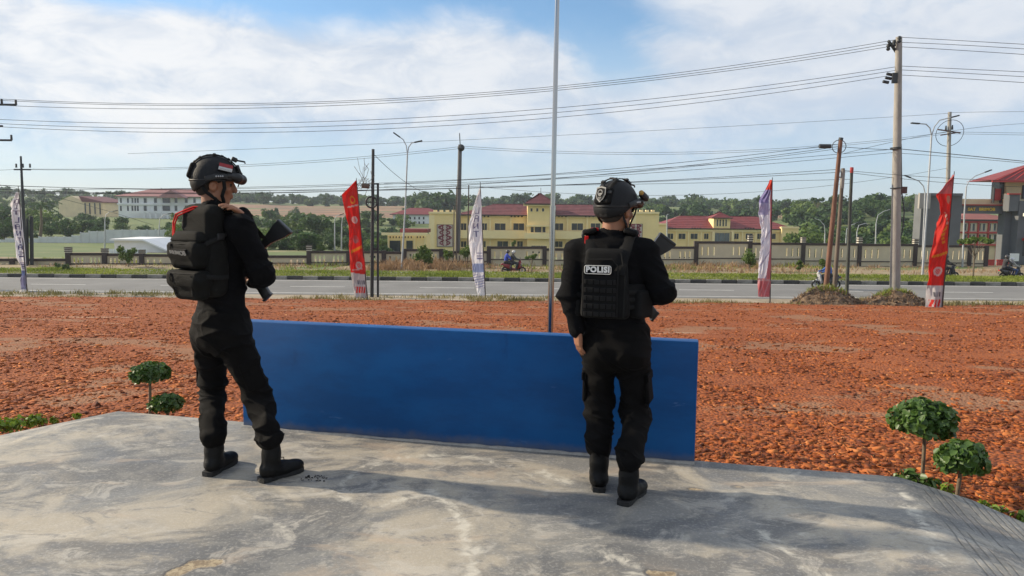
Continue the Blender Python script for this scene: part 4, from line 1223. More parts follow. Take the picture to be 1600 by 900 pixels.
def gate():
    Y = 73
    t = thing('entrance_gate', P(1500, 416, Y), 'dark grey entrance gate reading SAT BRIMOB with gold letters', 'gate')
    wall_block(t, 1437, 1500, 304, 425, Y, 1.3, M['dark_grey'], 'left_tower')
    band(t, 1429, 1446, 302, 326, Y, 0.9, mat('stone_cladding', (0.33, 0.31, 0.28), 0.9, 0.15, 1), 'tower_cladding')
    band(t, 1446, 1501, 302, 306, Y, 0.4, M['dark_grey'], 'tower_cornice')
    wall_block(t, 1500, 1572, 320, 334, Y + 0.4, 1.6, M['dark_grey'], 'beam')
    wall_block(t, 1500, 1572, 311, 319.6, Y + 0.7, 1.2, M['cream'], 'parapet')
    band(t, 1500, 1572, 319.4, 321, Y + 0.4, 0.2, M['red_paint'], 'red_line')
    wall_block(t, 1567, 1590, 331, 425, Y, 1.0, M['dark_grey'], 'right_pillar')
    for word, px in (('SAT', 1518.3), ('BRIMOB', 1542.3)):
        p = P(px, 327.3, Y + 0.36)
        lettering(word, 0.43, (p.x, Y + 0.36, p.z), (1, 0, 0), (0, 0, 1), M['gold_letter'], t, 0.010, 1.05, 0.03)
    h = thing('guard_house', P(1590, 416, Y + 1), 'grey and cream guard house with red hipped roof at right edge', 'building')
    wall_block(h, 1589, 1660, 314, 425, Y - 1, 1.8, M['dark_grey'], 'lower_wall')
    wall_block(h, 1572, 1660, 282, 316, Y + 0.5, 2.0, M['cream'], 'upper_wall')
    wall_block(h, 1577, 1593, 303, 330, Y - 0.9, .9, M['dark_grey'], 'wing')
    band(h, 1575, 1594, 302, 304, Y - 0.9, 0.15, M['red_paint'], 'red_line')
    wall_block(h, 1561, 1572, 284, 312, Y + 0.8, 1.2, M['glass'], 'bay_window')
    band(h, 1549, 1561, 295, 313, Y + 0.8, 0.4, M['red_paint'], 'balcony_panel')
    for x in (1548.5, 1560.5): band(h, x - .7, x + .7, 293, 317, Y + 0.8, 0.5, M['dark_steel'], 'balcony_post')
    window(h, 1598, 1612, 291, 309, Y + 0.5, 1, True, M['brown_trim'])
    a, b, ze, zr = rect(1545, 1740, 248, 283, Y - 0.5)
    mb = MB(); mb.add([(a, Y - 1.2, ze), (b, Y - 1.2, ze), (b, Y + 3, ze), (a, Y + 3, ze), ((a + b) / 2 + .3, Y + 1.4, zr)], [(0, 1, 4), (1, 2, 4), (2, 3, 4), (3, 0, 4), (3, 2, 1, 0)])
    r = mb.build('roof', M['red_roof'], h)
    mb = MB(); mb.box(((a + b) / 2, Y - 1.2, ze - .07), (b - a + .1, 0.14, 0.2)); mb.build('fascia', M['red_paint'], r)
    apex = Vector(((a + b) / 2 + .3, Y + 1.4, zr))
    for k in range(14):
        q = Vector((a + (b - a) * (k + .5) / 14, Y - 1.2, ze))
        mb = MB(); mb.tube([q + Vector((0, 0, .04)), q.lerp(apex, 0.93 if 5 < k < 8 else 0.6) + Vector((0, 0, .05))], 0.05, 4); mb.build('roof_rib', M['red_paint'], r)
    band(h, 1596, 1602, 333, 338, Y - 1, 0.5, M['white_cap'], 'window_ledge')
    mb = MB(); wbox(mb, 1597, 1650, 372, 376, Y - 1, 1.4, 1.4); mb.build('door_canopy', M['red_paint'], h)
    mb = MB(); wbox(mb, 1598, 1640, 377, 400, Y - 1, .1, 0.05); mb.build('door_glass', M['glass'], h)
    # building seen through the gate
    Y2 = 115
    b_ = thing('barracks', P(1530, 400, Y2), 'cream building with red bands seen through the entrance gate', 'building')
    wall_block(b_, 1490, 1575, 343, 408, Y2, 9, M['cream'])
    hip_roof(b_, 1500, 1590, 343, 332, Y2, 9, mat('pale_red_roof', (0.32, 0.12, 0.10), 0.8, 0.15, 0.5), 0.8)
    for y in (345.5, 362, 381): band(b_, 1489, 1576, y, y + 2.6, Y2, 0.4, M['red_paint'], 'red_band')
    for y in (349.5, 366.5):
        for x in (1508, 1514.5, 1521, 1530, 1537, 1546, 1554, 1561): window(b_, x - 2, x + 2, y, y + 11, Y2, 0, False, M['red_paint'] if False else M['white_cap'])
    for x in (1511, 1526, 1542, 1557): band(b_, x - .8, x + .8, 348, 408, Y2, 0.3, M['red_paint'], 'red_pilaster')
    for i, (x0, x1) in enumerate(((1540, 1554), (1557, 1577))):
        Yb = Y - 3.5
        br = thing('road_barrier', P((x0 + x1) / 2, 420, Yb), ('narrow' if i == 0 else 'wide') + ' red slatted barrier standing in the gateway', 'barrier')
        a, b, c, d = rect(x0, x1, 405.5, 419.5, Yb)
        n = 5 if i == 0 else 7
        for k in range(n):
            mb = MB(); mb.box((a + (b - a) * (k + .5) / n, Yb, (c + d) / 2), ((b - a) / n * 0.72, 0.06, d - c)); mb.build('slat', M['red_paint'], br)
        for z in (c + .06, d - .06):
            mb = MB(); mb.box(((a + b) / 2, Yb + .05, z), (b - a, 0.05, 0.1)); mb.build('rail', M['red_paint'], br)
    sb = thing('notice_board', P(1585, 412, Y - 2), 'blank white notice board standing before the grey gate pillar', 'sign')
    a, b, c, d = rect(1578, 1592, 396, 408, Y - 2)
    mb = MB(); mb.box(((a + b) / 2, Y - 2, (c + d) / 2), (b - a, 0.06, d - c)); mb.build('board', M['white_wall'], sb)
    for x in (a + .1, b - .1):
        mb = MB(); mb.tube([(x, Y - 1.95, c - 0.9), (x, Y - 1.95, d)], 0.03, 6); mb.build('post', M['dark_steel'], sb)
gate()
# ================================================================== POLES, LAMPS, WIRES
def gz(px, Y):
    X = PX(px, Y)
    if Y < 37: return float(zgravel(np.array([X]), np.array([Y]))[0])
    if Y < 57.3: return ZR
    if Y < 69: return ZR - 0.15
    return float(ground_far(np.array([X]), np.array([float(Y)]))[0])
def pole_line(base_px, base_py, top_px, top_py, Y, drop=0.4):
    a = P(base_px, base_py, Y); b = P(top_px, top_py, Y)
    z = gz(base_px, Y) - drop
    t = (z - b.z) / (a.z - b.z)
    return b + (a - b) * t, b
def main_pole():
    Y = 37.6
    a, b = pole_line(1398, 466, 1404.5, 58, Y)
    t = thing('power_pole', a, 'tall concrete power pole with crossarms on the right dirt mound', 'power pole')
    mb = MB(); mb.tube([a, a.lerp(b, .5), b], [0.26, 0.215, 0.15], 16); mb.build('shaft', M['concrete_pole'], t, True)
    mb = MB(); p = P(1396, 75, Y); mb.box(p, (1.25, 0.09, 0.11), Matrix.Rotation(R(30), 3, 'Y') @ Matrix.Rotation(R(35), 3, 'Z')); mb.build('crossarm', M['dark_steel'], t)
    for x, y in ((1388, 74), (1397, 68), (1405, 62)):
        mb = MB(); p = P(x, y, Y - .1); mb.tube([p - Vector((0, 0, .16)), p - Vector((0, 0, .1)), p, p + Vector((0, 0, .05)), p + Vector((0, 0, .17))], [.05, .10, .07, .10, .06], 8); mb.build('insulator', M['dark_steel'], t, True)
    for x, y in ((1390, 116), (1388, 122), (1384, 128)):
        mb = MB(); p = P(x, y, Y - .1); mb.tube([p - Vector((.14, 0, -.02)), p + Vector((.14, 0, -.03))], [.075, .075], 8); mb.build('line_clamp', M['dark_steel'], t, True)
    mb = MB(); p = P(1398, 122, Y - .22); mb.box(p, (.25, .12, .5)); mb.build('bracket', M['dark_steel'], t)
    mb = MB(); mb.box(P(1411.5, 297, Y - .05), (.28, .22, .34)); mb.build('junction_box', mat('box_brown', (.075, .035, .03), .7, .2, 3), t)
    mb = MB(); pts = [P(1408, 225, Y - .1), P(1409, 300, Y - .1), P(1413, 330, Y - .1), P(1410, 362, Y - .1), P(1404, 380, Y - .2)]; mb.tube(pts, .03, 6); mb.build('hanging_cable', M['wire'], t)
    mb = MB()
    for y in (231, 233, 294): mb.torus(P(1399.5, y, Y), .235, .03, (b - a), 16, 6)
    mb.build('strap_band', M['dark_steel'], t)
main_pole()
def plain_pole(name, bp, tp, Y, r0, r1, m, label, cat='pole', n=10, extra=None, drop=0.4, group=None):
    a, b = pole_line(*bp, *tp, Y, drop)
    t = thing(name, a, label, cat, group)
    mb = MB(); mb.tube([a, a.lerp(b, .5), b], [r0, (r0 + r1) / 2, r1], n); mb.build('shaft', m, t, True)
    if extra: extra(t, a, b)
    return t
def ex_lean(t, a, b):
    Y = a.y
    mb = MB(); p = P(1289, 228.5, Y); mb.tube([p - Vector((.28, 0, 0)), p + Vector((.28, 0, 0))], [.11, .11], 10); mb.build('splice_box', M['wire'], t, True)
    mb = MB(); mb.torus(P(1311, 229, Y), .32, .02, (.3, 1, .1), 18, 5); mb.build('cable_loop', M['wire'], t)
    mb = MB(); mb.tube([b, b + Vector((0.02, 0, .12))], .11, 10); mb.build('cap', M['dark_steel'], t)
plain_pole('telephone_pole', (1290, 455), (1313.5, 219), 37.4, .135, .10, M['rust'], 'rusty leaning steel pole, tallest of three on the dirt mound', extra=ex_lean)
def ex_mid(t, a, b):
    mb = MB(); mb.torus(P(1314, 272, a.y), .17, .04, (0, 1, 0), 14, 6); mb.build('cable_coil', M['galv'], t)
    mb = MB(); mb.tube([a.lerp(b, .86), a.lerp(b, .99)], .105, 10); mb.build('pale_sleeve', M['concrete_pole'], t)
plain_pole('telephone_pole', (1303.5, 455), (1317.5, 263), 37.9, .12, .085, M['brown_steel'], 'brown steel pole, middle of three on the dirt mound', extra=ex_mid)
def ex_third(t, a, b):
    mb = MB(); mb.tube([a.lerp(b, .965), b + Vector((0, 0, .02))], .085, 10); mb.build('red_cap', M['red_paint'], t)
plain_pole('telephone_pole', (1323, 457), (1331, 262), 38.1, .095, .075, mat('green_steel', (.05, .055, .045), .6, .3, 5), 'slim dark green pole, rightmost of three on the dirt mound', extra=ex_third)
# round signal frame at centre left
def ring_pole():
    Y = 38.3
    a, b = pole_line(581, 459, 583, 233, Y); a2, b2 = pole_line(590.5, 459, 590.5, 286, Y)
    t = thing('steel_frame_pole', a, 'pair of black steel posts with ring frame beside the red banner at left', 'pole')
    mb = MB(); mb.tube([a, b], [.10, .075], 10); mb.build('tall_post', M['dark_steel'], t, True)
    mb = MB(); mb.tube([a2, b2], [.06, .06], 10); mb.build('short_post', M['dark_steel'], t, True)
    mb = MB(); mb.torus(P(580.5, 316, Y - .12), .28, .045, (0, 1, 0), 26, 8); mb.build('ring', M['dark_steel'], t, True)
    mb = MB(); mb.box(P(580.5, 316, Y - .12), (.55, .05, .05)); mb.build('ring_bar', M['dark_steel'], t)
    mb = MB(); mb.box(P(585.5, 389, Y), (.34, .08, .1)); mb.build('cross_bar', M['dark_steel'], t)
    mb = MB(); mb.box(P(585.5, 287, Y), (.36, .06, .06)); mb.build('cross_bar', M['dark_steel'], t)
    mb = MB(); mb.box(P(583.5, 336, Y - .1), (.10, .14, .42)); mb.build('meter_box', M['dark_steel'], t)
    # tangle of twigs and cable caught on the wires
    mb = MB(); rnd = random.Random(5)
    c = P(571, 288, Y)
    for k in range(30):
        p = c + Vector((rnd.gauss(0, .12), rnd.gauss(0, .1), rnd.gauss(.15, .25)))
        q = p + Vector((rnd.gauss(0, .25), rnd.gauss(0, .12), rnd.gauss(.1, .45)))
        mb.tube([p, (p + q) / 2 + Vector((rnd.gauss(0, .08), 0, rnd.gauss(0, .08))), q], .012, 4)
    o = mb.build('wire_tangle', M['brown_steel'], t); o['kind'] = 'stuff'
    mb = MB(); mb.tube([P(566, 290, Y), P(577, 291, Y)], .14, 8); mb.build('splice_drum', mat('drum', (.12, .085, .06), .8, .3, 4), t, True)
ring_pole()
def ex_720(t, a, b):
    Y = a.y
    mb = MB(); mb.tube([b, P(718, 208, Y)], .04, 6); mb.build('mast', M['dark_steel'], t)
    mb = MB(); mb.sphere(P(720.5, 231, Y - .1), .3, 8, 6); mb.build('clamp', M['dark_steel'], t)
plain_pole('power_pole', (714.5, 412), (719, 226), 62.5, .24, .16, mat('weathered_pole', (.14, .135, .13), .85, .3, 2, stretch=(1, 1, .2)), 'weathered concrete pole with thin mast before the carved panel', 'power pole', extra=ex_720)
for i, (bx, tx, ty, lab) in enumerate(((708.5, 709.5, 322, 'short thin post left of the weathered concrete pole'), (713, 713.5, 291, 'tall thin dark post close beside the weathered concrete pole'), (730.5, 732.5, 289, 'thin dark post behind the white banner in the middle'))):
    plain_pole('steel_post', (bx, 412), (tx, ty), 62.0 + i * .2, .065, .05, M['brown_steel'], lab, 'post', 8)
plain_pole('steel_post', (750, 410), (750.5, 290), 63.5, .05, .04, M['dark_steel'], 'slim grey post just behind the top of the middle banner', 'post', 8)
def ex_left(t, a, b):
    Y = a.y
    mb = MB(); mb.box(P(35, 265, Y), (1.25, .1, .1)); mb.build('crossarm', M['dark_steel'], t)
    for x in (25.5, 36, 47):
        mb = MB(); p = P(x, 262, Y); mb.tube([p, p + Vector((0, 0, .3))], [.07, .06], 6); mb.build('insulator', M['dark_steel'], t)
plain_pole('power_pole', (41, 430), (32.5, 244), 56.5, .17, .07, M['dark_steel'], 'dark pole with one crossarm behind the leftmost banner', 'power pole', extra=ex_left)
for i, (x, ty, lab) in enumerate(((42.5, 342, 'left of two short black posts beside the leftmost banner'), (49, 338, 'right of two short black posts beside the leftmost banner'))):
    plain_pole('short_post', (x + 1, 425), (x, ty), 56.9, .09 + .04 * i, .09 + .04 * i, M['dark_steel'], lab, 'post', 8)
# pole just out of frame at the left with arms reaching in
def edge_pole():
    Y = 40
    a, b = pole_line(-16, 470, -18, 130, Y)
    t = thing('power_pole', a, 'power pole at the left edge with only its crossarms showing', 'power pole')
    mb = MB(); mb.tube([a, b], [.2, .14], 12); mb.build('shaft', M['concrete_pole'], t, True)
    for y, x1 in ((163, 25), (197, 4), (219, 18)):
        p, q = P(-24, y, Y), P(x1, y + (1 if y < 170 else 0), Y)
        mb = MB(); mb.box((p + q) / 2, ((q - p).length, .09, .10)); mb.build('crossarm', M['dark_steel'], t)
        if y != 197:
            mb = MB(); mb.tube([q, q + Vector((0, 0, .28))], [.06, .05], 6); mb.build('insulator', M['dark_steel'], t)
            q2 = P(x1 - 22, y, Y); mb = MB(); mb.tube([q2, q2 + Vector((0, 0, .28))], [.06, .05], 6); mb.build('insulator', M['dark_steel'], t)
edge_pole()
def ex_1482(t, a, b):
    Y = a.y
    for y, w, rz in ((205, 2.0, 20), (209, 1.5, -25)):
        mb = MB(); mb.box(P(1483, y, Y - .1), (w, .1, .1), Matrix.Rotation(R(rz * .4), 3, 'Y')); mb.build('crossarm', mat('arm_rust', (.10, .05, .04), .7, .3, 4), t)
    mb = MB(); mb.torus(P(1484, 208, Y), 1.15, .025, (0.1, 1, .3), 26, 5); mb.build('cable_loop', M['wire'], t)
    for x, y in ((1478, 200), (1488, 199)):
        mb = MB(); p = P(x, y, Y); mb.tube([p - Vector((0, 0, .2)), p + Vector((0, 0, .2))], [.09, .05], 6); mb.build('insulator', M['dark_steel'], t)
plain_pole('power_pole', (1478, 415), (1484, 175), 66, .22, .15, M['concrete_pole'], 'concrete pole with looped cable and rusty crossarms behind the right red banner', 'power pole', extra=ex_1482)

def lamp(name, Y, base, path_pts, arms, label, r=0.085, group='street lamps'):
    """path_pts: pixel points of the post; each arm: pixel points from the post top to the lamp head"""
    z0 = gz(base[0], Y) - 0.3
    a = P(base[0], base[1], Y); a = Vector((a.x, a.y, z0))
    t = thing(name, a, label, 'street lamp', group)
    pts = [a] + [P(x, y, Y) for x, y in path_pts]
    mb = MB(); mb.tube(pts, [r] + [r * .7] * len(path_pts), 8); mb.build('post', M['galv'], t, True)
    for arm in arms:
        ap = [P(x, y, Y) for x, y in arm]
        mb = MB(); mb.tube(ap, r * .5, 6); am = mb.build('arm', M['galv'], t, True)
        d = (ap[-1] - ap[-2]).normalized()
        mb = MB(); mb.rbox(ap[-1] + d * .18, (.62, .22, .10), frame(d.cross(Vector((0, 1, 0)))) if False else Matrix((d, Vector((0, 1, 0)), d.cross(Vector((0, 1, 0))))).transposed(), .03)
        mb.build('lamp_head', M['dark_steel'], t)
lamp('street_lamp', 56.6, (627, 424), [(633, 330), (636.5, 242)], [[(636.5, 242), (635, 228), (630, 218), (623, 213)], [(636.5, 242), (638.5, 230), (643, 223.5), (650, 222)]], 'double-armed street lamp rising left of the yellow building')
lamp('street_lamp', 55.0, (1441, 432), [(1448, 330), (1455.5, 212)], [[(1455.5, 212), (1453, 200), (1447, 194), (1434, 193)], [(1455.5, 212), (1460, 198), (1468, 188), (1488, 183)]], 'double-armed street lamp just right of the concrete power pole')
lamp('street_lamp', 66.5, (1504, 416), [(1507, 330), (1510, 292)], [[(1510, 292), (1514, 283), (1524, 275), (1541, 268.5)]], 'curved single street lamp in front of the SAT BRIMOB gate')
lamp('street_lamp', 66.5, (1441, 416), [(1444, 340), (1445.5, 302)], [[(1445.5, 302), (1443, 291), (1436, 283), (1421, 277)]], 'single street lamp bending left beside the gate tower')
for i, (bx, pts, arm, lab) in enumerate((
    (1288, [(1289, 365)], [(1289, 365), (1288, 352), (1281, 344), (1271, 341)], 'far street lamp bending left behind the fence near the leaning poles'),
    (1321, [(1322, 372)], [(1322, 372), (1323, 358), (1329, 352), (1338, 349)], 'far street lamp bending right just beyond the dark green pole'),
    (1339, [(1339, 362)], [(1339, 362), (1342, 352), (1352, 349), (1357, 351)], 'far short street lamp between dark green and concrete poles'),
    (1368, [(1369, 348)], [(1369, 348), (1372, 336), (1381, 330), (1392, 327)], 'far tall street lamp bending right beside the concrete pole'),
    (248, [(249, 352)], [(249, 352), (250, 341), (256, 336), (264, 334)], 'far street lamp before the white building at left'),
    (164, [(164, 342)], [(164, 342), (166, 335), (172, 331), (178, 330)], 'far street lamp before the grey panel wall at left'),
    (523, [(523, 350)], [(523, 350), (523.5, 341), (527, 337), (532, 335.5)], 'far street lamp left of the red banner'),
    (533.5, [(534, 350)], [(534, 350), (535, 341), (539, 336), (545, 334.5)], 'far street lamp nearest to the red banner at left'),
    (1043, [(1042, 338)], [(1042, 338), (1042, 336), (1043, 335), (1046, 334.5)], 'far pale lamp post before the second yellow building'))):
    lamp('street_lamp', 92 + i, (bx, 400), pts, [arm], lab, 0.10)

# ---- wires
def wire(pts, r, label, group):
    """pts: three (px, py, Y); the cable hangs on the parabola through them"""
    a, m, b = [P(*p) for p in pts]
    n = 40
    t0 = 0.5 if abs(b.x - a.x) < 1e-6 else (m.x - a.x) / (b.x - a.x)
    zl = a.z + (b.z - a.z) * t0
    k = (m.z - zl) / (t0 * (1 - t0))
    out = []
    for i in range(n + 1):
        t = i / n
        out.append(Vector((a.x + (b.x - a.x) * t, a.y + (b.y - a.y) * t, a.z + (b.z - a.z) * t + k * t * (1 - t))))
    mb = MB(); mb.tube(out, r, 5)
    o = mb.build('overhead_wire', M['wire'], None, True, origin=out[0])
    tag(o, label, 'wire', group)
ORD3 = ('uppermost', 'middle', 'lowest')
g1 = 'top wires left of the concrete pole'
for i, pts in enumerate((((-120, 147, 40), (600, 155.5, 39), (1405, 61, 37.6)), ((-120, 149, 40.2), (600, 159, 39.2), (1397, 67, 37.5)), ((-120, 158, 40.4), (600, 163.5, 39.4), (1388, 73, 37.4)))): wire(pts, .0125, ORD3[i] + ' of three top wires running left from the concrete power pole', g1)
g2 = 'second tier wires left of the concrete pole'
for i, pts in enumerate((((-120, 180, 40), (600, 187, 39), (1399, 104.5, 37.6)), ((-120, 186, 40.2), (600, 195, 39.2), (1399, 110, 37.5)), ((-120, 190, 40.4), (600, 203, 39.4), (1384, 119, 37.4)))): wire(pts, .0125, ORD3[i] + ' of three second tier wires running left from the concrete power pole', g2)
g3 = 'top wires right of the concrete pole'
for i, pts in enumerate((((1405, 58, 37.6), (1500, 65, 36.5), (1700, 75, 34)), ((1403, 66, 37.6), (1500, 72, 36.5), (1700, 84, 34)), ((1406, 73, 37.6), (1500, 80, 36.5), (1700, 92, 34)))): wire(pts, .0125, ORD3[i] + ' of three top wires running right from the concrete power pole', g3)
g4 = 'second tier wires right of the concrete pole'
for i, pts in enumerate((((1404, 103, 37.6), (1500, 109, 36.5), (1700, 117, 34)), ((1404, 109, 37.6), (1500, 115.5, 36.5), (1700, 126, 34)), ((1404, 117, 37.6), (1500, 124, 36.5), (1700, 136, 34)))): wire(pts, .0125, ORD3[i] + ' of three second tier wires running right from the concrete power pole', g4)
wire(((1400, 232, 37.6), (1500, 243, 36.5), (1700, 262, 34)), .018, 'thick telephone cable dropping right from the concrete power pole', 'telephone cables')
wire(((1400, 239, 37.6), (1500, 247, 36.5), (1700, 265, 34)), .011, 'thin telephone cable below the thick one, right of the concrete pole', 'telephone cables')
wire(((1312, 229, 37.4), (1350, 232, 37.5), (1400, 234, 37.6)), .014, 'short cable between the leaning rusty pole and the concrete pole', 'telephone cables')
g5 = 'cables from the leaning pole across to the left'
for i, pts in enumerate((((-120, 284, 41), (700, 283, 39), (1312, 225, 37.4)), ((-120, 289, 41), (700, 291, 39), (1312, 229, 37.4)), ((-120, 284, 41), (600, 296, 39), (1317, 264, 37.9)), ((-120, 300, 41), (600, 297, 39), (1331, 268, 38.1)))): wire(pts, .013, ('uppermost', 'second', 'third', 'lowest')[i] + ' of four low cables strung left from the three thin poles', g5)
g6 = 'cables right of the three poles'
for i, pts in enumerate((((1318, 266, 37.9), (1450, 277, 37), (1700, 285, 35)), ((1331, 270, 38.1), (1450, 283, 37), (1700, 294, 35)), ((1318, 240, 37.9), (1450, 212, 50), (1700, 196, 60)))): wire(pts, .011, ('upper of two low cables running right from the three thin poles', 'lower of two low cables running right from the three thin poles', 'cable rising right from the middle thin pole to far poles')[i], g6)
g7 = 'wires on the far roadside poles'
for i, pts in enumerate((((719, 229, 62.5), (520, 251, 62), (34, 264, 56.5)), ((719, 232, 62.5), (520, 254, 62), (46, 265, 56.5)), ((720, 228, 62.5), (1050, 238, 64), (1484, 206, 66)), ((720, 231, 62.5), (1050, 241, 64), (1480, 209, 66)), ((1484, 206, 66), (1560, 208, 64), (1700, 209, 60)), ((1484, 209, 66), (1560, 211, 64), (1700, 213, 60)),
            ((1484, 177, 66), (1000, 205, 66), (200, 240, 66)), ((1484, 176, 66), (1560, 175.5, 64), (1700, 175, 60)), ((583, 240, 38.3), (620, 262, 45), (719, 300, 62.5)), ((750, 292, 63.5), (1050, 305, 64), (1484, 262, 66)))): wire(pts, .014, ('upper wire from the weathered pole to the left crossarm pole', 'lower wire from the weathered pole to the left crossarm pole', 'upper wire from the weathered pole to the looped-cable pole', 'lower wire from the weathered pole to the looped-cable pole', 'upper wire running right from the looped-cable pole crossarm', 'lower wire running right from the looped-cable pole crossarm',
    'thin wire from the looped-cable pole top far to the left', 'thin wire from the looped-cable pole top to the right', 'slanting wire from the ring post down to the weathered pole', 'wire from the slim grey post to the looped-cable pole')[i], g7)
wire(((-120, 268, 57), (100, 332, 60), (240, 352, 70)), .016, 'dark cable slanting down across the left hillside', 'low cables at left')
wire(((-60, 268, 57), (10, 266, 57), (34, 264, 56.5)), .012, 'short wire reaching the left crossarm pole from the picture edge', 'low cables at left')

for i, pts in enumerate((((-120, 294, 41.5), (850, 274, 39), (1398, 233, 37.6)), ((-120, 297, 41.5), (850, 281, 39), (1398, 238, 37.6)), ((600, 287, 44), (1000, 268, 40), (1312, 232, 37.4)), ((600, 292, 44), (1000, 287, 40), (1331, 280, 38.1)))):
    wire(pts, .011, ('upper cable from the concrete pole waist sagging far left', 'lower cable from the concrete pole waist sagging far left', 'cable from the leaning pole ending behind the red banner', 'lowest cable from the dark green pole ending behind the red banner')[i], 'sagging cables at middle height')
# ================================================================== SDF BODY BUILDER
class SDF:
    def __init__(s, vox): s.vox = vox; s.ops = []
    def cone(s, a, b, ra, rb, k=0.02, sub=False): s.ops.append(('c', np.array(a, float), np.array(b, float), ra, rb, k, sub)); return s
    def chain(s, pts, rad, k=0.02):
        for i in range(len(pts) - 1): s.cone(pts[i], pts[i + 1], rad[i], rad[i + 1], k)
        return s
    def ell(s, c, r, rot=None, k=0.02, sub=False): s.ops.append(('e', np.array(c, float), np.array(r, float), np.eye(3) if rot is None else np.array(rot), k, sub)); return s
    def box(s, c, h, rot=None, rd=0.01, k=0.005, sub=False): s.ops.append(('b', np.array(c, float), np.array(h, float), np.eye(3) if rot is None else np.array(rot), rd, k, sub)); return s
    def cut(s, c, n): s.ops.append(('p', np.array(c, float), np.array(n, float))); return s      # keep the side where (x-c).n < 0
    def bounds(s):
        lo, hi = [], []
        for o in s.ops:
            if o[0] == 'p' or o[-1] is True: continue
            if o[0] == 'c':
                r = max(o[3], o[4]); lo.append(np.minimum(o[1], o[2]) - r); hi.append(np.maximum(o[1], o[2]) + r)
            else:
                e = np.abs(o[3]) @ o[2] + (o[4] if o[0] == 'b' else 0)
                lo.append(o[1] - e); hi.append(o[1] + e)
        return np.min(lo, 0), np.max(hi, 0)
    def mesh(s):
        vx = s.vox; m = 0.03
        lo, hi = s.bounds(); lo -= m + vx; hi += m + vx
        n = np.ceil((hi - lo) / vx).astype(int) + 1
        F = np.full(n, m, np.float32)
        ax = [lo[i] + vx * np.arange(n[i]) for i in range(3)]
        for o in s.ops:
            if o[0] == 'p':
                d = ((ax[0] - o[1][0]) * o[2][0])[:, None, None] + ((ax[1] - o[1][1]) * o[2][1])[None, :, None] + ((ax[2] - o[1][2]) * o[2][2])[None, None, :]
                F = np.maximum(F, d.astype(np.float32)); continue
            if o[0] == 'c':
                r = max(o[3], o[4]); bl = np.minimum(o[1], o[2]) - r; bh = np.maximum(o[1], o[2]) + r
            else:
                e = np.abs(o[3]) @ o[2] + (o[4] if o[0] == 'b' else 0)
                bl = o[1] - e; bh = o[1] + e
            i0 = np.maximum(np.floor((bl - m - lo) / vx).astype(int), 0); i1 = np.minimum(np.ceil((bh + m - lo) / vx).astype(int) + 1, n)
            if np.any(i1 <= i0): continue
            sl = tuple(slice(a, b) for a, b in zip(i0, i1))
            X = ax[0][sl[0]][:, None, None]; Y = ax[1][sl[1]][None, :, None]; Z = ax[2][sl[2]][None, None, :]
            if o[0] == 'c':
                a, b, ra, rb, k, sub = o[1:]
                ab = b - a; L2 = ab @ ab + 1e-12
                t = np.clip(((X - a[0]) * ab[0] + (Y - a[1]) * ab[1] + (Z - a[2]) * ab[2]) / L2, 0, 1)
                d = np.sqrt((X - a[0] - t * ab[0]) ** 2 + (Y - a[1] - t * ab[1]) ** 2 + (Z - a[2] - t * ab[2]) ** 2) - (ra + (rb - ra) * t)
            else:
                c, h, rt = o[1:4]; k, sub = o[-2:]
                q = [(X - c[0]) * rt[0, i] + (Y - c[1]) * rt[1, i] + (Z - c[2]) * rt[2, i] for i in range(3)]
                if o[0] == 'e':
                    k0 = np.sqrt((q[0] / h[0]) ** 2 + (q[1] / h[1]) ** 2 + (q[2] / h[2]) ** 2)
                    k1 = np.sqrt((q[0] / h[0] ** 2) ** 2 + (q[1] / h[1] ** 2) ** 2 + (q[2] / h[2] ** 2) ** 2) + 1e-9
                    d = k0 * (k0 - 1) / k1
                else:
                    rd = o[4]
                    w = [np.abs(q[i]) - (h[i] - rd) for i in range(3)]
                    d = np.sqrt(sum(np.maximum(x, 0) ** 2 for x in w)) + np.minimum(np.maximum(np.maximum(w[0], w[1]), w[2]), 0) - rd
            f = F[sl]
            if sub:
                F[sl] = np.maximum(f, -d)
            else:
                hh = np.clip(0.5 + 0.5 * (f - d) / max(k, 1e-4), 0, 1)
                F[sl] = f + (d - f) * hh - k * hh * (1 - hh)
        return surface_nets(F, lo, vx)

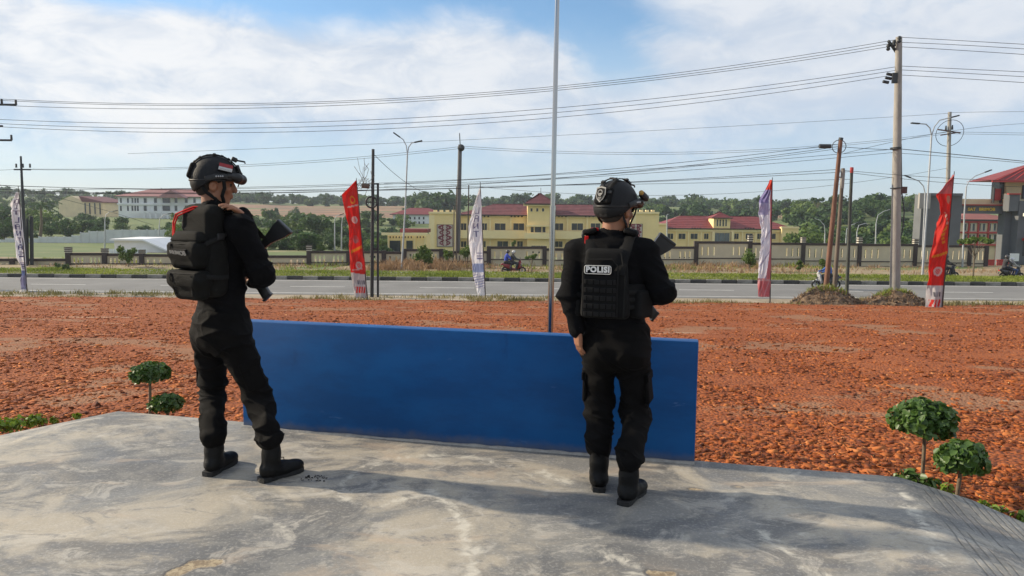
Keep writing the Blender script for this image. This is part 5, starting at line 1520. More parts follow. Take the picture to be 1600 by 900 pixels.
def surface_nets(F, lo, vx):
    S = F < 0
    c = np.zeros(np.array(F.shape) - 1, np.int8)
    for dx in (0, 1):
        for dy in (0, 1):
            for dz in (0, 1):
                c += S[dx:S.shape[0] - 1 + dx, dy:S.shape[1] - 1 + dy, dz:S.shape[2] - 1 + dz]
    cells = np.argwhere((c > 0) & (c < 8))
    idx = np.full(c.shape, -1, np.int32)
    idx[tuple(cells.T)] = np.arange(len(cells))
    acc = np.zeros((len(cells), 3), np.float32); cnt = np.zeros(len(cells), np.float32)
    corners = [(x, y, z) for x in (0, 1) for y in (0, 1) for z in (0, 1)]
    vals = {k: F[cells[:, 0] + k[0], cells[:, 1] + k[1], cells[:, 2] + k[2]] for k in corners}
    for a in corners:
        for ax in range(3):
            if a[ax]: continue
            b = list(a); b[ax] = 1; b = tuple(b)
            va, vb = vals[a], vals[b]
            cr = (va < 0) != (vb < 0)
            t = va / np.where(va - vb == 0, 1, va - vb)
            p = np.tile(np.array(a, np.float32), (len(cells), 1)); p[:, ax] = t
            acc[cr] += p[cr]; cnt[cr] += 1
    V = lo + vx * (cells + acc / np.maximum(cnt, 1)[:, None])
    faces = []
    for ax in range(3):
        u, w = (ax + 1) % 3, (ax + 2) % 3
        sl0 = [slice(None)] * 3; sl1 = [slice(None)] * 3
        sl0[ax] = slice(0, -1); sl1[ax] = slice(1, None)
        A, B = S[tuple(sl0)], S[tuple(sl1)]
        E = np.argwhere(A != B)
        ok = (E[:, u] > 0) & (E[:, w] > 0) & (E[:, u] < c.shape[u]) & (E[:, w] < c.shape[w]) & (E[:, ax] < c.shape[ax])
        E = E[ok]
        q = []
        for du, dw in ((-1, -1), (0, -1), (0, 0), (-1, 0)):
            t = E.copy(); t[:, u] += du; t[:, w] += dw
            q.append(idx[tuple(t.T)])
        q = np.stack(q, -1)
        flip = ~A[tuple(E.T)]
        q[flip] = q[flip][:, ::-1]
        faces.append(q)
    Fc = np.concatenate(faces)
    Fc = Fc[(Fc >= 0).all(1)]
    return V, Fc
def vnormals(V, Fc):
    n = np.cross(V[Fc[:, 2]] - V[Fc[:, 0]], V[Fc[:, 3]] - V[Fc[:, 1]])
    N = np.zeros_like(V)
    for k in range(4): np.add.at(N, Fc[:, k], n)
    return N / (np.linalg.norm(N, axis=1, keepdims=True) + 1e-9)
def relax(V, Fc, it=2, lam=0.5):
    for _ in range(it):
        acc = np.zeros_like(V); cnt = np.zeros(len(V))
        for k in range(4):
            a = Fc[:, k]; b = Fc[:, (k + 1) % 4]
            np.add.at(acc, a, V[b]); np.add.at(cnt, a, 1)
            np.add.at(acc, b, V[a]); np.add.at(cnt, b, 1)
        V = V + lam * (acc / np.maximum(cnt, 1)[:, None] - V)
    return V
def sdf_obj(sd, name, m, parent, folds=None, it=2):
    V, Fc = sd.mesh()
    V = relax(V, Fc, it)
    if folds is not None:
        V = V + vnormals(V, Fc) * folds(V)[:, None]
        V = relax(V, Fc, 1, 0.3)
    base = ORG.get(parent.name, Vector((0, 0, 0))) if parent is not None else Vector((0, 0, 0))
    me = np_mesh(name, V - np.array(base), Fc)
    o = mesh_obj(name, me, m, parent, True)
    ORG[o.name] = base
    return o
def ridged(V, sx, sz, seed, warp=0.5):
    q = V * np.array([sx, sx, sz]) + seed
    q = q + warp * (np.stack([vnoise(q * .6 + 3), vnoise(q * .6 + 13), vnoise(q * .6 + 23)], -1) - .5) * 2
    return 1 - np.abs(2 * vnoise(q) - 1)
def cloth_folds(centres, amp=0.006, seed=0.0):
    """soft folds everywhere, gathered more around the joints given as (point, radius, strength)"""
    def f(V):
        a = np.full(len(V), 1.0)
        for c, r, s in centres:
            a = a + s * np.exp(-np.sum((V - np.array(c)) ** 2, 1) / (r * r))
        big = ridged(V, 5, 12, seed, 1.1) ** 2.2 - 0.35
        dg_ = V + V[:, [1, 2, 0]] * 0.6
        sm = ridged(dg_, 10, 19, seed + 31, 1.0) ** 2 - 0.38
        return amp * a * (big + 0.55 * sm)
    return f
def frame(fwd, up=(0, 0, 1)):
    f = Vector(fwd).normalized(); u = Vector(up); r = f.cross(u).normalized(); u = r.cross(f).normalized()
    return Matrix((r, f, u)).transposed()         # columns right, forward, up
def npM(m): return np.array([[m[i][j] for j in range(3)] for i in range(3)])

# ------------------------------------------------------------------ head and helmet (local frame: x right, y forward, z up, at the head's centre)
def head_prims(sd, c, F_, face=True):
    rt = npM(F_)
    def T(x, y, z): return c + F_ @ Vector((x, y, z))
    sd.ell(T(0, -0.012, 0.025), (0.076, 0.096, 0.100), rt, 0.02)
    sd.ell(T(0, 0.030, -0.045), (0.062, 0.064, 0.078), rt, 0.03)
    sd.cone(T(0, 0.055, -0.105), T(0, 0.045, -0.085), 0.022, 0.03, 0.03)          # chin
    for s in (-1, 1):
        sd.cone(T(s * 0.055, -0.005, -0.075), T(s * 0.022, 0.052, -0.108), 0.018, 0.018, 0.03)   # jaw
        sd.cone(T(s * 0.018, 0.088, 0.020), T(s * 0.052, 0.070, 0.018), 0.012, 0.012, 0.015)     # brow
        sd.ell(T(s * 0.046, 0.066, -0.030), (0.02, 0.018, 0.018), rt, 0.02)                      # cheek
        sd.ell(T(s * 0.077, -0.008, -0.022), (0.010, 0.022, 0.032), rt, 0.008)                   # ear
        sd.ell(T(s * 0.084, -0.014, -0.020), (0.006, 0.020, 0.028), rt, 0.004)
        sd.ell(T(s * 0.089, -0.004, -0.024), (0.006, 0.008, 0.013), rt, 0.003, True)
        sd.ell(T(s * 0.030, 0.090, -0.004), (0.017, 0.012, 0.010), rt, 0.003, True)              # socket
    sd.cone(T(0, 0.094, 0.006), T(0, 0.110, -0.030), 0.009, 0.013, 0.010)         # nose
    sd.ell(T(0, 0.108, -0.036), (0.017, 0.012, 0.009), rt, 0.008)
    sd.ell(T(0, 0.093, -0.062), (0.024, 0.009, 0.007), rt, 0.004)
    sd.ell(T(0, 0.090, -0.075), (0.022, 0.010, 0.008), rt, 0.004)
def eyes(person, c, F_):
    for s in (-1, 1):
        mb = MB(); mb.sphere(c + F_ @ Vector((s * 0.030, 0.079, -0.004)), 0.0115, 10, 8)
        mb.build('eye', M['eye'], person, True)
def hair(person, c, F_):
    sd = SDF(0.005); rt = npM(F_)
    def T(x, y, z): return c + F_ @ Vector((x, y, z))
    sd.ell(T(0, -0.014, 0.026), (0.0785, 0.0975, 0.1015), rt, 0.0)
    sd.ell(T(0, -0.06, -0.045), (0.058, 0.046, 0.045), rt, 0.03)
    sd.cut(T(0, 0, -0.062), F_ @ Vector((0, 0.25, -1)).normalized())
    sd.cut(T(0, 0.045, 0), F_ @ Vector((0, 1, 0.3)).normalized())
    return sdf_obj(sd, 'hair', M['hair'], person)
def helmet(person, c, F_, kind):
    rt = npM(F_)
    def T(x, y, z): return c + F_ @ Vector((x, y, z))
    sd = SDF(0.0045)
    sd.ell(T(0, -0.008, 0.035), (0.112, 0.134, 0.122), rt, 0.0)
    sd.ell(T(0, -0.03, 0.0), (0.105, 0.112, 0.09), rt, 0.02)
    # cut: brim high over the ears, lower at the nape
    sd.cut(T(0, 0.0, 0.012), F_ @ Vector((0, 0.10, -1)).normalized())
    h = sdf_obj(sd, 'helmet', M['helmet'], person, it=2)
    sd = SDF(0.0045)
    sd.ell(T(0, -0.035, 0.0), (0.107, 0.105, 0.095), rt, 0.0)
    sd.cut(T(0, -0.10, -0.055), F_ @ Vector((0, 0.75, -1)).normalized())
    sd.cut(T(0, 0, 0.03), (0, 0, 1))
    sdf_obj(sd, 'nape_shell', M['helmet'], h)
    # brim lip
    sd = SDF(0.004)
    pts = []
    for i in range(29):
        a = 2 * math.pi * i / 28
        pts.append(T(0.110 * math.cos(a), -0.010 + 0.130 * math.sin(a), 0.013 + 0.013 * math.sin(a)))
    mb = MB(); mb.tube(pts, 0.0065, 8, False); mb.build('brim', M['black_plastic'], h, True)
    # side rails
    for s in (-1, 1):
        mb = MB()
        rail = [T(s * 0.104, 0.085, 0.036), T(s * 0.117, 0.045, 0.040), T(s * 0.119, 0.0, 0.034), T(s * 0.112, -0.05, 0.014)]
        for a, b in zip(rail[:-1], rail[1:]):
            d = (b - a); fr = frame(d, F_ @ Vector((0, 0, 1)))
            mb.rbox((a + b) / 2, (0.013, d.length + 0.008, 0.030), fr, 0.004)
        r_ = mb.build('side_rail', M['black_plastic'], h); autosmooth(r_)
        mb = MB()
        for t in (0.15, 0.4, 0.65, 0.9):
            p = rail[1].lerp(rail[2], t); mb.sphere(p + F_ @ Vector((s * .006, 0, 0)), 0.005, 8, 6)
        mb.build('rail_screw', M['galv'], h, True)
    # front night-vision mount
    mb = MB()
    mb.rbox(T(0, 0.120, 0.088), (0.055, 0.022, 0.062), F_ @ Matrix.Rotation(R(24), 3, 'X'), 0.006)
    mb.rbox(T(0, 0.134, 0.060), (0.036, 0.022, 0.034), F_ @ Matrix.Rotation(R(12), 3, 'X'), 0.006)
    o = mb.build('shroud_mount', M['black_plastic'], h); autosmooth(o)
    mb = MB()
    mb.rbox(T(0, 0.092, 0.148), (0.045, 0.034, 0.026), F_ @ Matrix.Rotation(R(-18), 3, 'X'), 0.007)
    mb.tube([T(0.015, 0.10, 0.145), T(0.015, 0.150, 0.142), T(0.015, 0.152, 0.132)], 0.0045, 6)
    mb.tube([T(-0.015, 0.10, 0.145), T(-0.015, 0.150, 0.142), T(-0.015, 0.152, 0.132)], 0.0045, 6)
    o = mb.build('mount_arm', M['black_plastic'], h); autosmooth(o)
    # goggles resting on the front brim
    sd = SDF(0.005)
    sd.chain([T(-0.105, 0.07, 0.045), T(-0.07, 0.118, 0.040), T(0, 0.140, 0.036), T(0.07, 0.118, 0.040), T(0.105, 0.07, 0.045)], [0.018, 0.024, 0.026, 0.024, 0.018], 0.02)
    sdf_obj(sd, 'goggles', M['black_plastic'], h)
    # crown webbing and cable hump
    rnd = random.Random(7 if kind == 'flag' else 8)
    for xo in (-0.03, 0.03):
        pts = []
        for i in range(13):
            a = R(-20 + 185 * i / 12)
            pts.append(T(xo, -0.008 + 0.139 * math.cos(a), 0.035 + 0.127 * math.sin(a)))
        mb = MB(); mb.tube(pts, 0.009, 6, True, flat=0.35, up=F_ @ Vector((0, 0, 1)))
        mb.build('crown_webbing', M['webbing'], h, True)
    for k in range(7):
        a = R(60 + k * 17)
        mb = MB()
        mb.rbox(T(rnd.uniform(-.04, .04), -0.008 + 0.140 * math.cos(a), 0.035 + 0.129 * math.sin(a)), (0.026, 0.018, 0.012), F_ @ Matrix.Rotation(a - R(90), 3, 'X'), 0.004)
        mb.build('webbing_clip', M['black_plastic'], h)
    # battery pouch at the back
    mb = MB(); mb.rbox(T(0, -0.128, 0.055), (0.10, 0.045, 0.095), F_ @ Matrix.Rotation(R(-14), 3, 'X'), 0.016, 3)
    o = mb.build('rear_pouch', M['black_nylon'], h); autosmooth(o, 60)
    # nape dial
    mb = MB(); mb.rbox(T(0, -0.112, -0.042), (0.055, 0.03, 0.034), F_ @ Matrix.Rotation(R(25), 3, 'X'), 0.010, 3)
    o = mb.build('nape_pad', M['black_plastic'], h); autosmooth(o, 60)
    # chin straps: from front and rear of each side to under the chin
    for s in (-1, 1):
        mb = MB()
        chin = T(s * 0.030, 0.050, -0.122)
        yoke = T(s * 0.073, 0.030, -0.072)
        mb.tube([T(s * 0.100, 0.045, 0.016), T(s * 0.088, 0.052, -0.025), yoke + F_ @ Vector((0, .012, 0)), T(s * 0.058, 0.052, -0.100), chin], 0.010, 6, True, flat=0.3, up=F_ @ Vector((s, 0, 0)))
        mb.tube([T(s * 0.085, -0.075, -0.020), T(s * 0.080, -0.040, -0.062), T(s * 0.070, 0.005, -0.090), T(s * 0.050, 0.040, -0.112), chin], 0.010, 6, True, flat=0.3, up=F_ @ Vector((s, 0, 0)))
        mb.build('chin_strap', M['webbing'], h, True)
    mb = MB(); mb.tube([T(-0.03, 0.050, -0.122), T(0, 0.068, -0.132), T(0.03, 0.050, -0.122)], 0.012, 6, True, flat=0.35, up=F_ @ Vector((0, 0, 1)))
    mb.build('chin_cup', M['webbing'], h, True)
    if kind == 'flag':
        # red over white cloth flag on the right side, and its white print line
        nrm = (F_ @ Vector((1, 0.12, 0.55))).normalized()
        yv = (F_ @ Vector((0, 1, -0.10))).normalized(); yv = (yv - nrm * yv.dot(nrm)).normalized(); up = nrm.cross(yv) * -1
        if up.z < 0: up = -up
        fr = Matrix((yv, up, nrm)).transposed()
        c0 = T(0.103, 0.050, 0.088)
        mb = MB(); mb.rbox(c0, (0.082, 0.050, 0.008), fr, 0.002); pt = mb.build('flag_patch', M['black_nylon'], h)
        mb = MB(); mb.box(c0 + fr @ Vector((0, 0.0115, 0.006)), (0.074, 0.022, 0.004), fr); mb.build('red_band', M['patch_red'], h)
        mb = MB(); mb.box(c0 + fr @ Vector((0, -0.0115, 0.006)), (0.074, 0.021, 0.004), fr); mb.build('white_band', M['cloth_white'], h)
        mb = MB()
        for k in range(7): mb.box(c0 + fr @ Vector((-0.027 + k * 0.009, -0.015, 0.0085)), (0.006, 0.005, 0.001), fr)
        mb.build('print_mark', M['grey_thread'], h)
    else:
        # shield badge on the back, gold lamp knob on the right
        nrm = (F_ @ Vector((-0.06, -1, 0.14))).normalized()
        xv = (F_ @ Vector((1, 0, 0))).normalized(); xv = (xv - nrm * xv.dot(nrm)).normalized(); up = nrm.cross(xv)
        fr = Matrix((xv, up, nrm)).transposed()
        c0 = T(-0.004, -0.156, 0.062)
        def shield(s_, z, th, m, nm):
            o_ = [(-0.027, 0.034), (0, 0.040), (0.027, 0.034), (0.029, 0.0), (0.018, -0.024), (0, -0.040), (-0.018, -0.024), (-0.029, 0.0)]
            mb = MB(); mb.prism([c0 + fr @ Vector((a * s_, b * s_, z)) for a, b in o_], nrm * th)
            mb.build(nm, m, h)
        shield(1.08, 0.0, 0.004, M['grey_thread'], 'badge_border')
        shield(0.88, 0.0045, 0.002, M['webbing'], 'badge_field')
        mb = MB(); mb.torus(c0 + fr @ Vector((0, 0.008, 0.0075)), 0.014, 0.003, nrm, 14, 6)
        mb.box(c0 + fr @ Vector((0, 0.002, 0.0075)), (0.020, 0.006, 0.002), fr); mb.box(c0 + fr @ Vector((0, -0.008, 0.0075)), (0.014, 0.005, 0.002), fr)
        mb.build('badge_crest', M['grey_thread'], h)
        mb = MB()
        for k in range(3): mb.box(c0 + fr @ Vector((0, -0.018 - k * .006, 0.0075)), (0.022 - k * .006, 0.0025, 0.002), fr)
        mb.build('badge_stripe', M['grey_thread'], h)
        mb = MB(); mb.rbox(T(0.118, 0.085, 0.075), (0.032, 0.075, 0.036), F_ @ Matrix.Rotation(R(-20), 3, 'X'), 0.012, 3)
        o = mb.build('helmet_lamp', M['black_plastic'], h); autosmooth(o, 60)
        mb = MB(); mb.sphere(T(0.128, 0.038, 0.090), 0.014, 12, 8); mb.build('lamp_knob', M['gold'], h, True)
    return h

# ------------------------------------------------------------------ hands
def hand_prims(sd, wrist, dirv, palm_n, curl=0.5, side=1, size=1.0, spread=0.06):
    """palm along dirv from the wrist, palm_n = direction the palm faces; side +1 puts the thumb on dirv x palm_n"""
    d = Vector(dirv).normalized(); n = Vector(palm_n); n = (n - d * n.dot(d)).normalized(); x = d.cross(n) * side
    S = size
    Rm = np.array([[x[i], d[i], n[i]] for i in range(3)])
    sd.ell(wrist + d * 0.045 * S, (0.041 * S, 0.052 * S, 0.017 * S), Rm, 0.012)
    sd.box(wrist + d * 0.055 * S, (0.038 * S, 0.040 * S, 0.012 * S), Rm, 0.010, 0.01)
    for i, (o, L, r) in enumerate(((0.030, .072, .0088), (0.010, .080, .0090), (-0.010, .075, .0086), (-0.029, .060, .0078))):
        p = wrist + d * (0.092 - abs(i - 1.2) * 0.004) * S + x * o * S
        dd = (d + x * (o * spread * 12)).normalized()
        ang = 0.0
        pts = [p - dd * 0.02 * S, p]
        for f_, c_ in ((0.44, 0.55), (0.31, 0.9), (0.25, 0.6)):
            ang += curl * c_
            v = dd * math.cos(ang) + n * math.sin(ang)
            p = p + v * L * f_ * S
            pts.append(p)
        sd.chain(pts, [r * 1.05 * S, r * S, r * .95 * S, r * .88 * S, r * .75 * S], 0.003)
    p = wrist + d * 0.022 * S + x * 0.030 * S
    t1 = p + (d * 0.55 + x * 0.75 + n * 0.35).normalized() * 0.040 * S
    t2 = t1 + (d * 0.85 + x * 0.35 + n * 0.45).normalized() * 0.032 * S
    t3 = t2 + (d * 0.9 + x * 0.05 + n * (0.3 + curl * .5)).normalized() * 0.024 * S
    sd.chain([p, t1, t2, t3], [0.016 * S, 0.0115 * S, 0.0100 * S, 0.0085 * S], 0.006)

# ------------------------------------------------------------------ boots
def boot(person, heel, toe_dir, ankle_top, lift=0.0):
    d = Vector((toe_dir[0], toe_dir[1], 0)).normalized(); s_ = Vector((d.y, -d.x, 0)); up = Vector((0, 0, 1))
    h = Vector((heel[0], heel[1], lift))
    def T(f, z, l=0.0): return h + d * f + up * z + s_ * l
    sd = SDF(0.0055)
    Rm = np.array([[s_[i], d[i], up[i]] for i in range(3)])
    sd.ell(T(0.055, 0.055), (0.040, 0.055, 0.045), Rm, 0.02)
    sd.cone(T(0.07, 0.062), T(0.15, 0.052), 0.043, 0.043, 0.03)
    sd.ell(T(0.215, 0.043), (0.049, 0.068, 0.036), Rm, 0.03)
    sd.ell(T(0.15, 0.04), (0.043, 0.12, 0.026), Rm, 0.02)
    sd.cone(T(0.065, 0.07), T(0.075, 0.15), 0.046, 0.047, 0.03)
    at = Vector(ankle_top)
    sd.cone(T(0.072, 0.14), (at.x, at.y, max(at.z, 0.2)), 0.045, 0.049, 0.03)
    sd.cut(T(0, 0.018), (0, 0, -1))
    b = sdf_obj(sd, 'boot', M['boot'], person, cloth_folds([(tuple(T(0.09, 0.13)), 0.06, 2.0)], 0.0022, 4.0))
    # sole with heel block
    prof = [(-0.006, 0.0), (0.0, 0.034), (0.04, 0.041), (0.09, 0.036), (0.13, 0.035), (0.19, 0.046), (0.235, 0.044), (0.270, 0.030), (0.286, 0.0)]
    out = [(f, l) for f, l in prof] + [(f, -l) for f, l in prof[-2:0:-1]]
    mb = MB(); mb.prism([T(f, 0.004, l) for f, l in out], up * 0.024)
    mb.prism([T(f, 0.0, l * 0.96) for f, l in out if f <= 0.09], up * 0.012)
    mb.prism([T(f, 0.0, l * 0.96) for f, l in out if f >= 0.13], up * 0.012)
    o = mb.build('sole', M['sole'], b)
    # laces
    mb = MB()
    for k in range(7):
        z = 0.085 + k * 0.021
        f = 0.135 - k * 0.006 + (0.02 if k < 2 else 0)
        mb.tube([T(f - 0.01, z, -0.026), T(f + 0.004, z + .004, 0), T(f - 0.01, z, 0.026)], 0.0025, 5)
    mb.build('laces', M['webbing'], b)
    return b

# ------------------------------------------------------------------ rifle
def rifle(butt, muzzle, mag_dir, label, size=1.0):
    """x axis: butt -> muzzle, 'down' of the gun = mag_dir"""
    butt = Vector(butt); muzzle = Vector(muzzle)
    a = (muzzle - butt).normalized(); dn = Vector(mag_dir); dn = (dn - a * dn.dot(a)).normalized(); s_ = a.cross(dn)
    rot = Matrix((a, s_, dn)).transposed()
    t = thing('assault_rifle', (butt + muzzle) / 2, label, 'rifle')
    def T(x, y, z): return butt + rot @ Vector((x, y, z))
    def part(nm, fn):
        mb = MB(); fn(mb); o = mb.build(nm, M['gun'], t); autosmooth(o, 35); return o
    def stock(mb):
        o_ = [(0.0, -0.040), (0.03, -0.040), (0.12, -0.026), (0.22, -0.018), (0.22, 0.012), (0.12, 0.024), (0.03, 0.060), (0.0, 0.066)]
        mb.prism([T(x, -0.024, z) for x, z in o_], s_ * 0.048)
    part('stock', stock)
    part('butt_pad', lambda mb: mb.rbox(T(-0.008, 0, 0.013), (0.022, 0.050, 0.114), rot, 0.008))
    part('receiver', lambda mb: (mb.rbox(T(0.30, 0, -0.006), (0.22, 0.042, 0.062), rot, 0.008), mb.rbox(T(0.33, 0, 0.034), (0.13, 0.036, 0.040), rot, 0.006)))
    part('pistol_grip', lambda mb: mb.rbox(T(0.235, 0, 0.070), (0.036, 0.030, 0.095), rot @ Matrix.Rotation(R(-18), 3, 'Y'), 0.008))
    def mag(mb):
        pts = [T(0.345, 0, 0.05), T(0.350, 0, 0.11), T(0.362, 0, 0.17), T(0.380, 0, 0.232)]
        for p, q in zip(pts[:-1], pts[1:]):
            d = q - p; f = Matrix((a - d.normalized() * a.dot(d.normalized()), s_, d.normalized())).transposed()
            mb.rbox((p + q) / 2, (0.060, 0.046, d.length + 0.008), f, 0.010)
        mb.rbox(pts[-1], (0.066, 0.052, 0.016), rot, 0.005)
    part('magazine', mag)
    part('handguard', lambda mb: mb.tube([T(0.41, 0, -0.006), T(0.60, 0, -0.008)], [0.029, 0.027], 10))
    part('barrel', lambda mb: mb.tube([T(0.59, 0, -0.008), T((muzzle - butt).length, 0, -0.008)], 0.010, 10))
    part('rear_sight', lambda mb: mb.rbox(T(0.26, 0, -0.052), (0.05, 0.024, 0.034), rot, 0.005))
    return t
# ================================================================== THE TWO OFFICERS
def yawdir(deg): return Vector((math.sin(R(deg)), math.cos(R(deg)), 0))
def tbox(mb, c, size, rot, top=(1, 1), bot=(1, 1), shift=0.0, bev=0.015, seg=3):
    """rounded box whose top and bottom are scaled (x, y); shift moves the bottom along y"""
    bm = bmesh.new(); bmesh.ops.create_cube(bm, size=1.0)
    for v in bm.verts:
        t = top if v.co.z > 0 else bot
        v.co = Vector((v.co.x * size[0] * t[0], v.co.y * size[1] * t[1] + (shift if v.co.z < 0 else 0), v.co.z * size[2]))
    bmesh.ops.bevel(bm, geom=list(bm.edges), offset=bev, segments=seg, affect='EDGES', profile=0.5)
    bm.verts.index_update(); c = Vector(c)
    mb.add([c + rot @ v.co for v in bm.verts], [[v.index for v in f.verts] for f in bm.faces]); bm.free()

def soldier(cf):
    J = cf['J']; F_ = frame(cf['fwd']); rgt = F_.col[0]; fwd = F_.col[1]; up = Vector((0, 0, 1)); rt = npM(F_)
    HF = cf['headF']; hc = J['head']
    base = (J['heel_r'] + J['heel_l']) / 2
    person = thing('person', (base.x, base.y, 0), cf['label'], 'person')
    sides = (('r', 1), ('l', -1))
    # ---- body (skin)
    sd = SDF(0.0048)
    head_prims(sd, hc, HF)
    sd.cone(J['neck'] - up * 0.05, hc + HF @ Vector((0, -0.022, -0.055)), 0.062, 0.055, 0.02)
    sd.ell(J['chest'], (0.15, 0.09, 0.17), rt, 0.03)
    sd.ell(J['waist'], (0.13, 0.085, 0.15), rt, 0.03)
    sd.ell(J['pelvis'], (0.14, 0.10, 0.11), rt, 0.03)
    for s, sg in sides:
        sd.cone(J['neck'] - up * 0.05, J['sh_' + s], 0.045, 0.045, 0.02)
        sd.cone(J['sh_' + s], J['el_' + s], 0.046, 0.036, 0.01)
        sd.cone(J['el_' + s], J['wr_' + s], 0.036, 0.026, 0.01)
        sd.chain([J['hip_' + s], J['kn_' + s], J['an_' + s]], [0.075, 0.05, 0.034], 0.01)
        h = cf['hand_' + s]
        hand_prims(sd, J['wr_' + s], h['dir'], h['palm'], h['curl'], h['side'])
        fd = (J['toe_' + s] - J['heel_' + s]).normalized()
        sd.cone(J['an_' + s], J['heel_' + s] + fd * 0.06 + up * 0.06, 0.034, 0.03, 0.01)
        sd.cone(J['heel_' + s] + fd * 0.05 + up * 0.05, J['heel_' + s] + fd * 0.2 + up * 0.035, 0.028, 0.024, 0.01)
    sdf_obj(sd, 'body', M['skin'], person, it=1)
    eyes(person, hc, HF)
    hair(person, hc, HF)
    # ---- shirt
    sd = SDF(0.0052)
    sd.ell(J['chest'], cf.get('chest_r', (0.19, 0.132, 0.20)), rt, 0.04)
    sd.ell(J['chest'] + up * 0.10 - fwd * 0.015, (0.165, 0.105, 0.10), rt, 0.05)
    sd.ell(J['waist'], (0.163, 0.125, 0.17), rt, 0.06)
    sd.ell(J['pelvis'] + up * 0.07, (0.165, 0.130, 0.09), rt, 0.05)
    for s, sg in sides:
        sd.cone(J['neck'] - up * 0.035, J['sh_' + s] + up * 0.005, 0.052, 0.062, 0.04)
        sd.cone(J['sh_' + s], J['el_' + s], 0.073, 0.060, 0.03)
        sd.ell(J['el_' + s], (0.062, 0.062, 0.062), None, 0.02)
        sd.cone(J['el_' + s], J['wr_' + s], 0.060, 0.041, 0.03)
    sd.cone(J['neck'] - up * 0.045, J['neck'] - up * 0.004, 0.076, 0.070, 0.02)
    sd.cone(J['neck'] - up * 0.03, hc + HF @ Vector((0, -0.022, -0.055)), 0.060, 0.056, 0.0, True)
    ctr = [(tuple(J['el_r']), 0.10, 1.6), (tuple(J['el_l']), 0.10, 1.6), (tuple(J['wr_r']), 0.06, 1.0), (tuple(J['wr_l']), 0.06, 1.0), (tuple(J['waist'] - up * .06), 0.14, 0.8)]
    sdf_obj(sd, 'shirt', M['black_cloth'], person, cloth_folds(ctr, 0.0085, cf['seed']))
    # ---- trousers
    sd = SDF(0.0052)
    pr = cf.get('pelvis_r', (0.178, 0.140, 0.12))
    sd.ell(J['pelvis'], pr, rt, 0.05)
    sd.ell(J['pelvis'] + up * 0.085, (0.168, 0.132, 0.06), rt, 0.05)
    for s, sg in sides:
        sd.ell(J['pelvis'] - up * 0.045 - fwd * 0.055 + rgt * sg * 0.075, (0.092, 0.088, 0.095), rt, 0.05)
        sd.cone(J['hip_' + s], J['kn_' + s], cf.get('thigh', 0.104), 0.075, 0.03)
        sd.cone(J['kn_' + s], J['an_' + s], 0.072, 0.058, 0.02)
        mid = J['kn_' + s].lerp(J['an_' + s], 0.78)
        sd.ell(mid, (0.063, 0.063, 0.09), None, 0.03)
        sd.ell(J['an_' + s] + up * 0.01, (0.064, 0.064, 0.036), None, 0.012)
        sd.cut(J['an_' + s] - up * 2.0, (0, 0, -1))
    ctr = [(tuple(J['kn_r']), 0.13, 1.5), (tuple(J['kn_l']), 0.13, 1.5), (tuple(J['an_r']), 0.13, 1.7), (tuple(J['an_l']), 0.13, 1.7),
           (tuple(J['pelvis'] - up * .13 - fwd * .08), 0.13, 1.2)]
    sdf_obj(sd, 'trousers', M['trouser_cloth'], person, cloth_folds(ctr, 0.0105, cf['seed'] + 9))
    # cargo pockets on the outer thighs with a flap
    for s, sg in sides:
        a = J['hip_' + s].lerp(J['kn_' + s], 0.58)
        ax = (J['kn_' + s] - J['hip_' + s]).normalized()
        out = (rgt * sg - fwd * 0.12); out = (out - ax * out.dot(ax)).normalized()
        m3 = Matrix((out.cross(-ax), out, -ax)).transposed()
        mb = MB(); tbox(mb, a + out * 0.080, (0.125, 0.036, 0.17), m3, (0.9, 0.6), (0.95, 0.8), 0, 0.014)
        o = mb.build('cargo_pocket', M['trouser_cloth'], person); autosmooth(o, 60)
        mb = MB(); mb.rbox(a + out * 0.090 - ax * 0.066, (0.120, 0.014, 0.045), m3, 0.005)
        f = mb.build('pocket_flap', M['trouser_cloth'], o)
    # boots
    for s, sg in sides:
        boot(person, J['heel_' + s], J['toe_' + s] - J['heel_' + s], J['an_' + s] - up * 0.005)
    helmet(person, hc, HF, cf['helmet'])
    return person, F_, rgt, fwd

def zipper(parent, pts, m=None, r=0.003):
    mb = MB(); mb.tube(pts, r, 5); return mb.build('zipper', m or M['webbing'], parent)

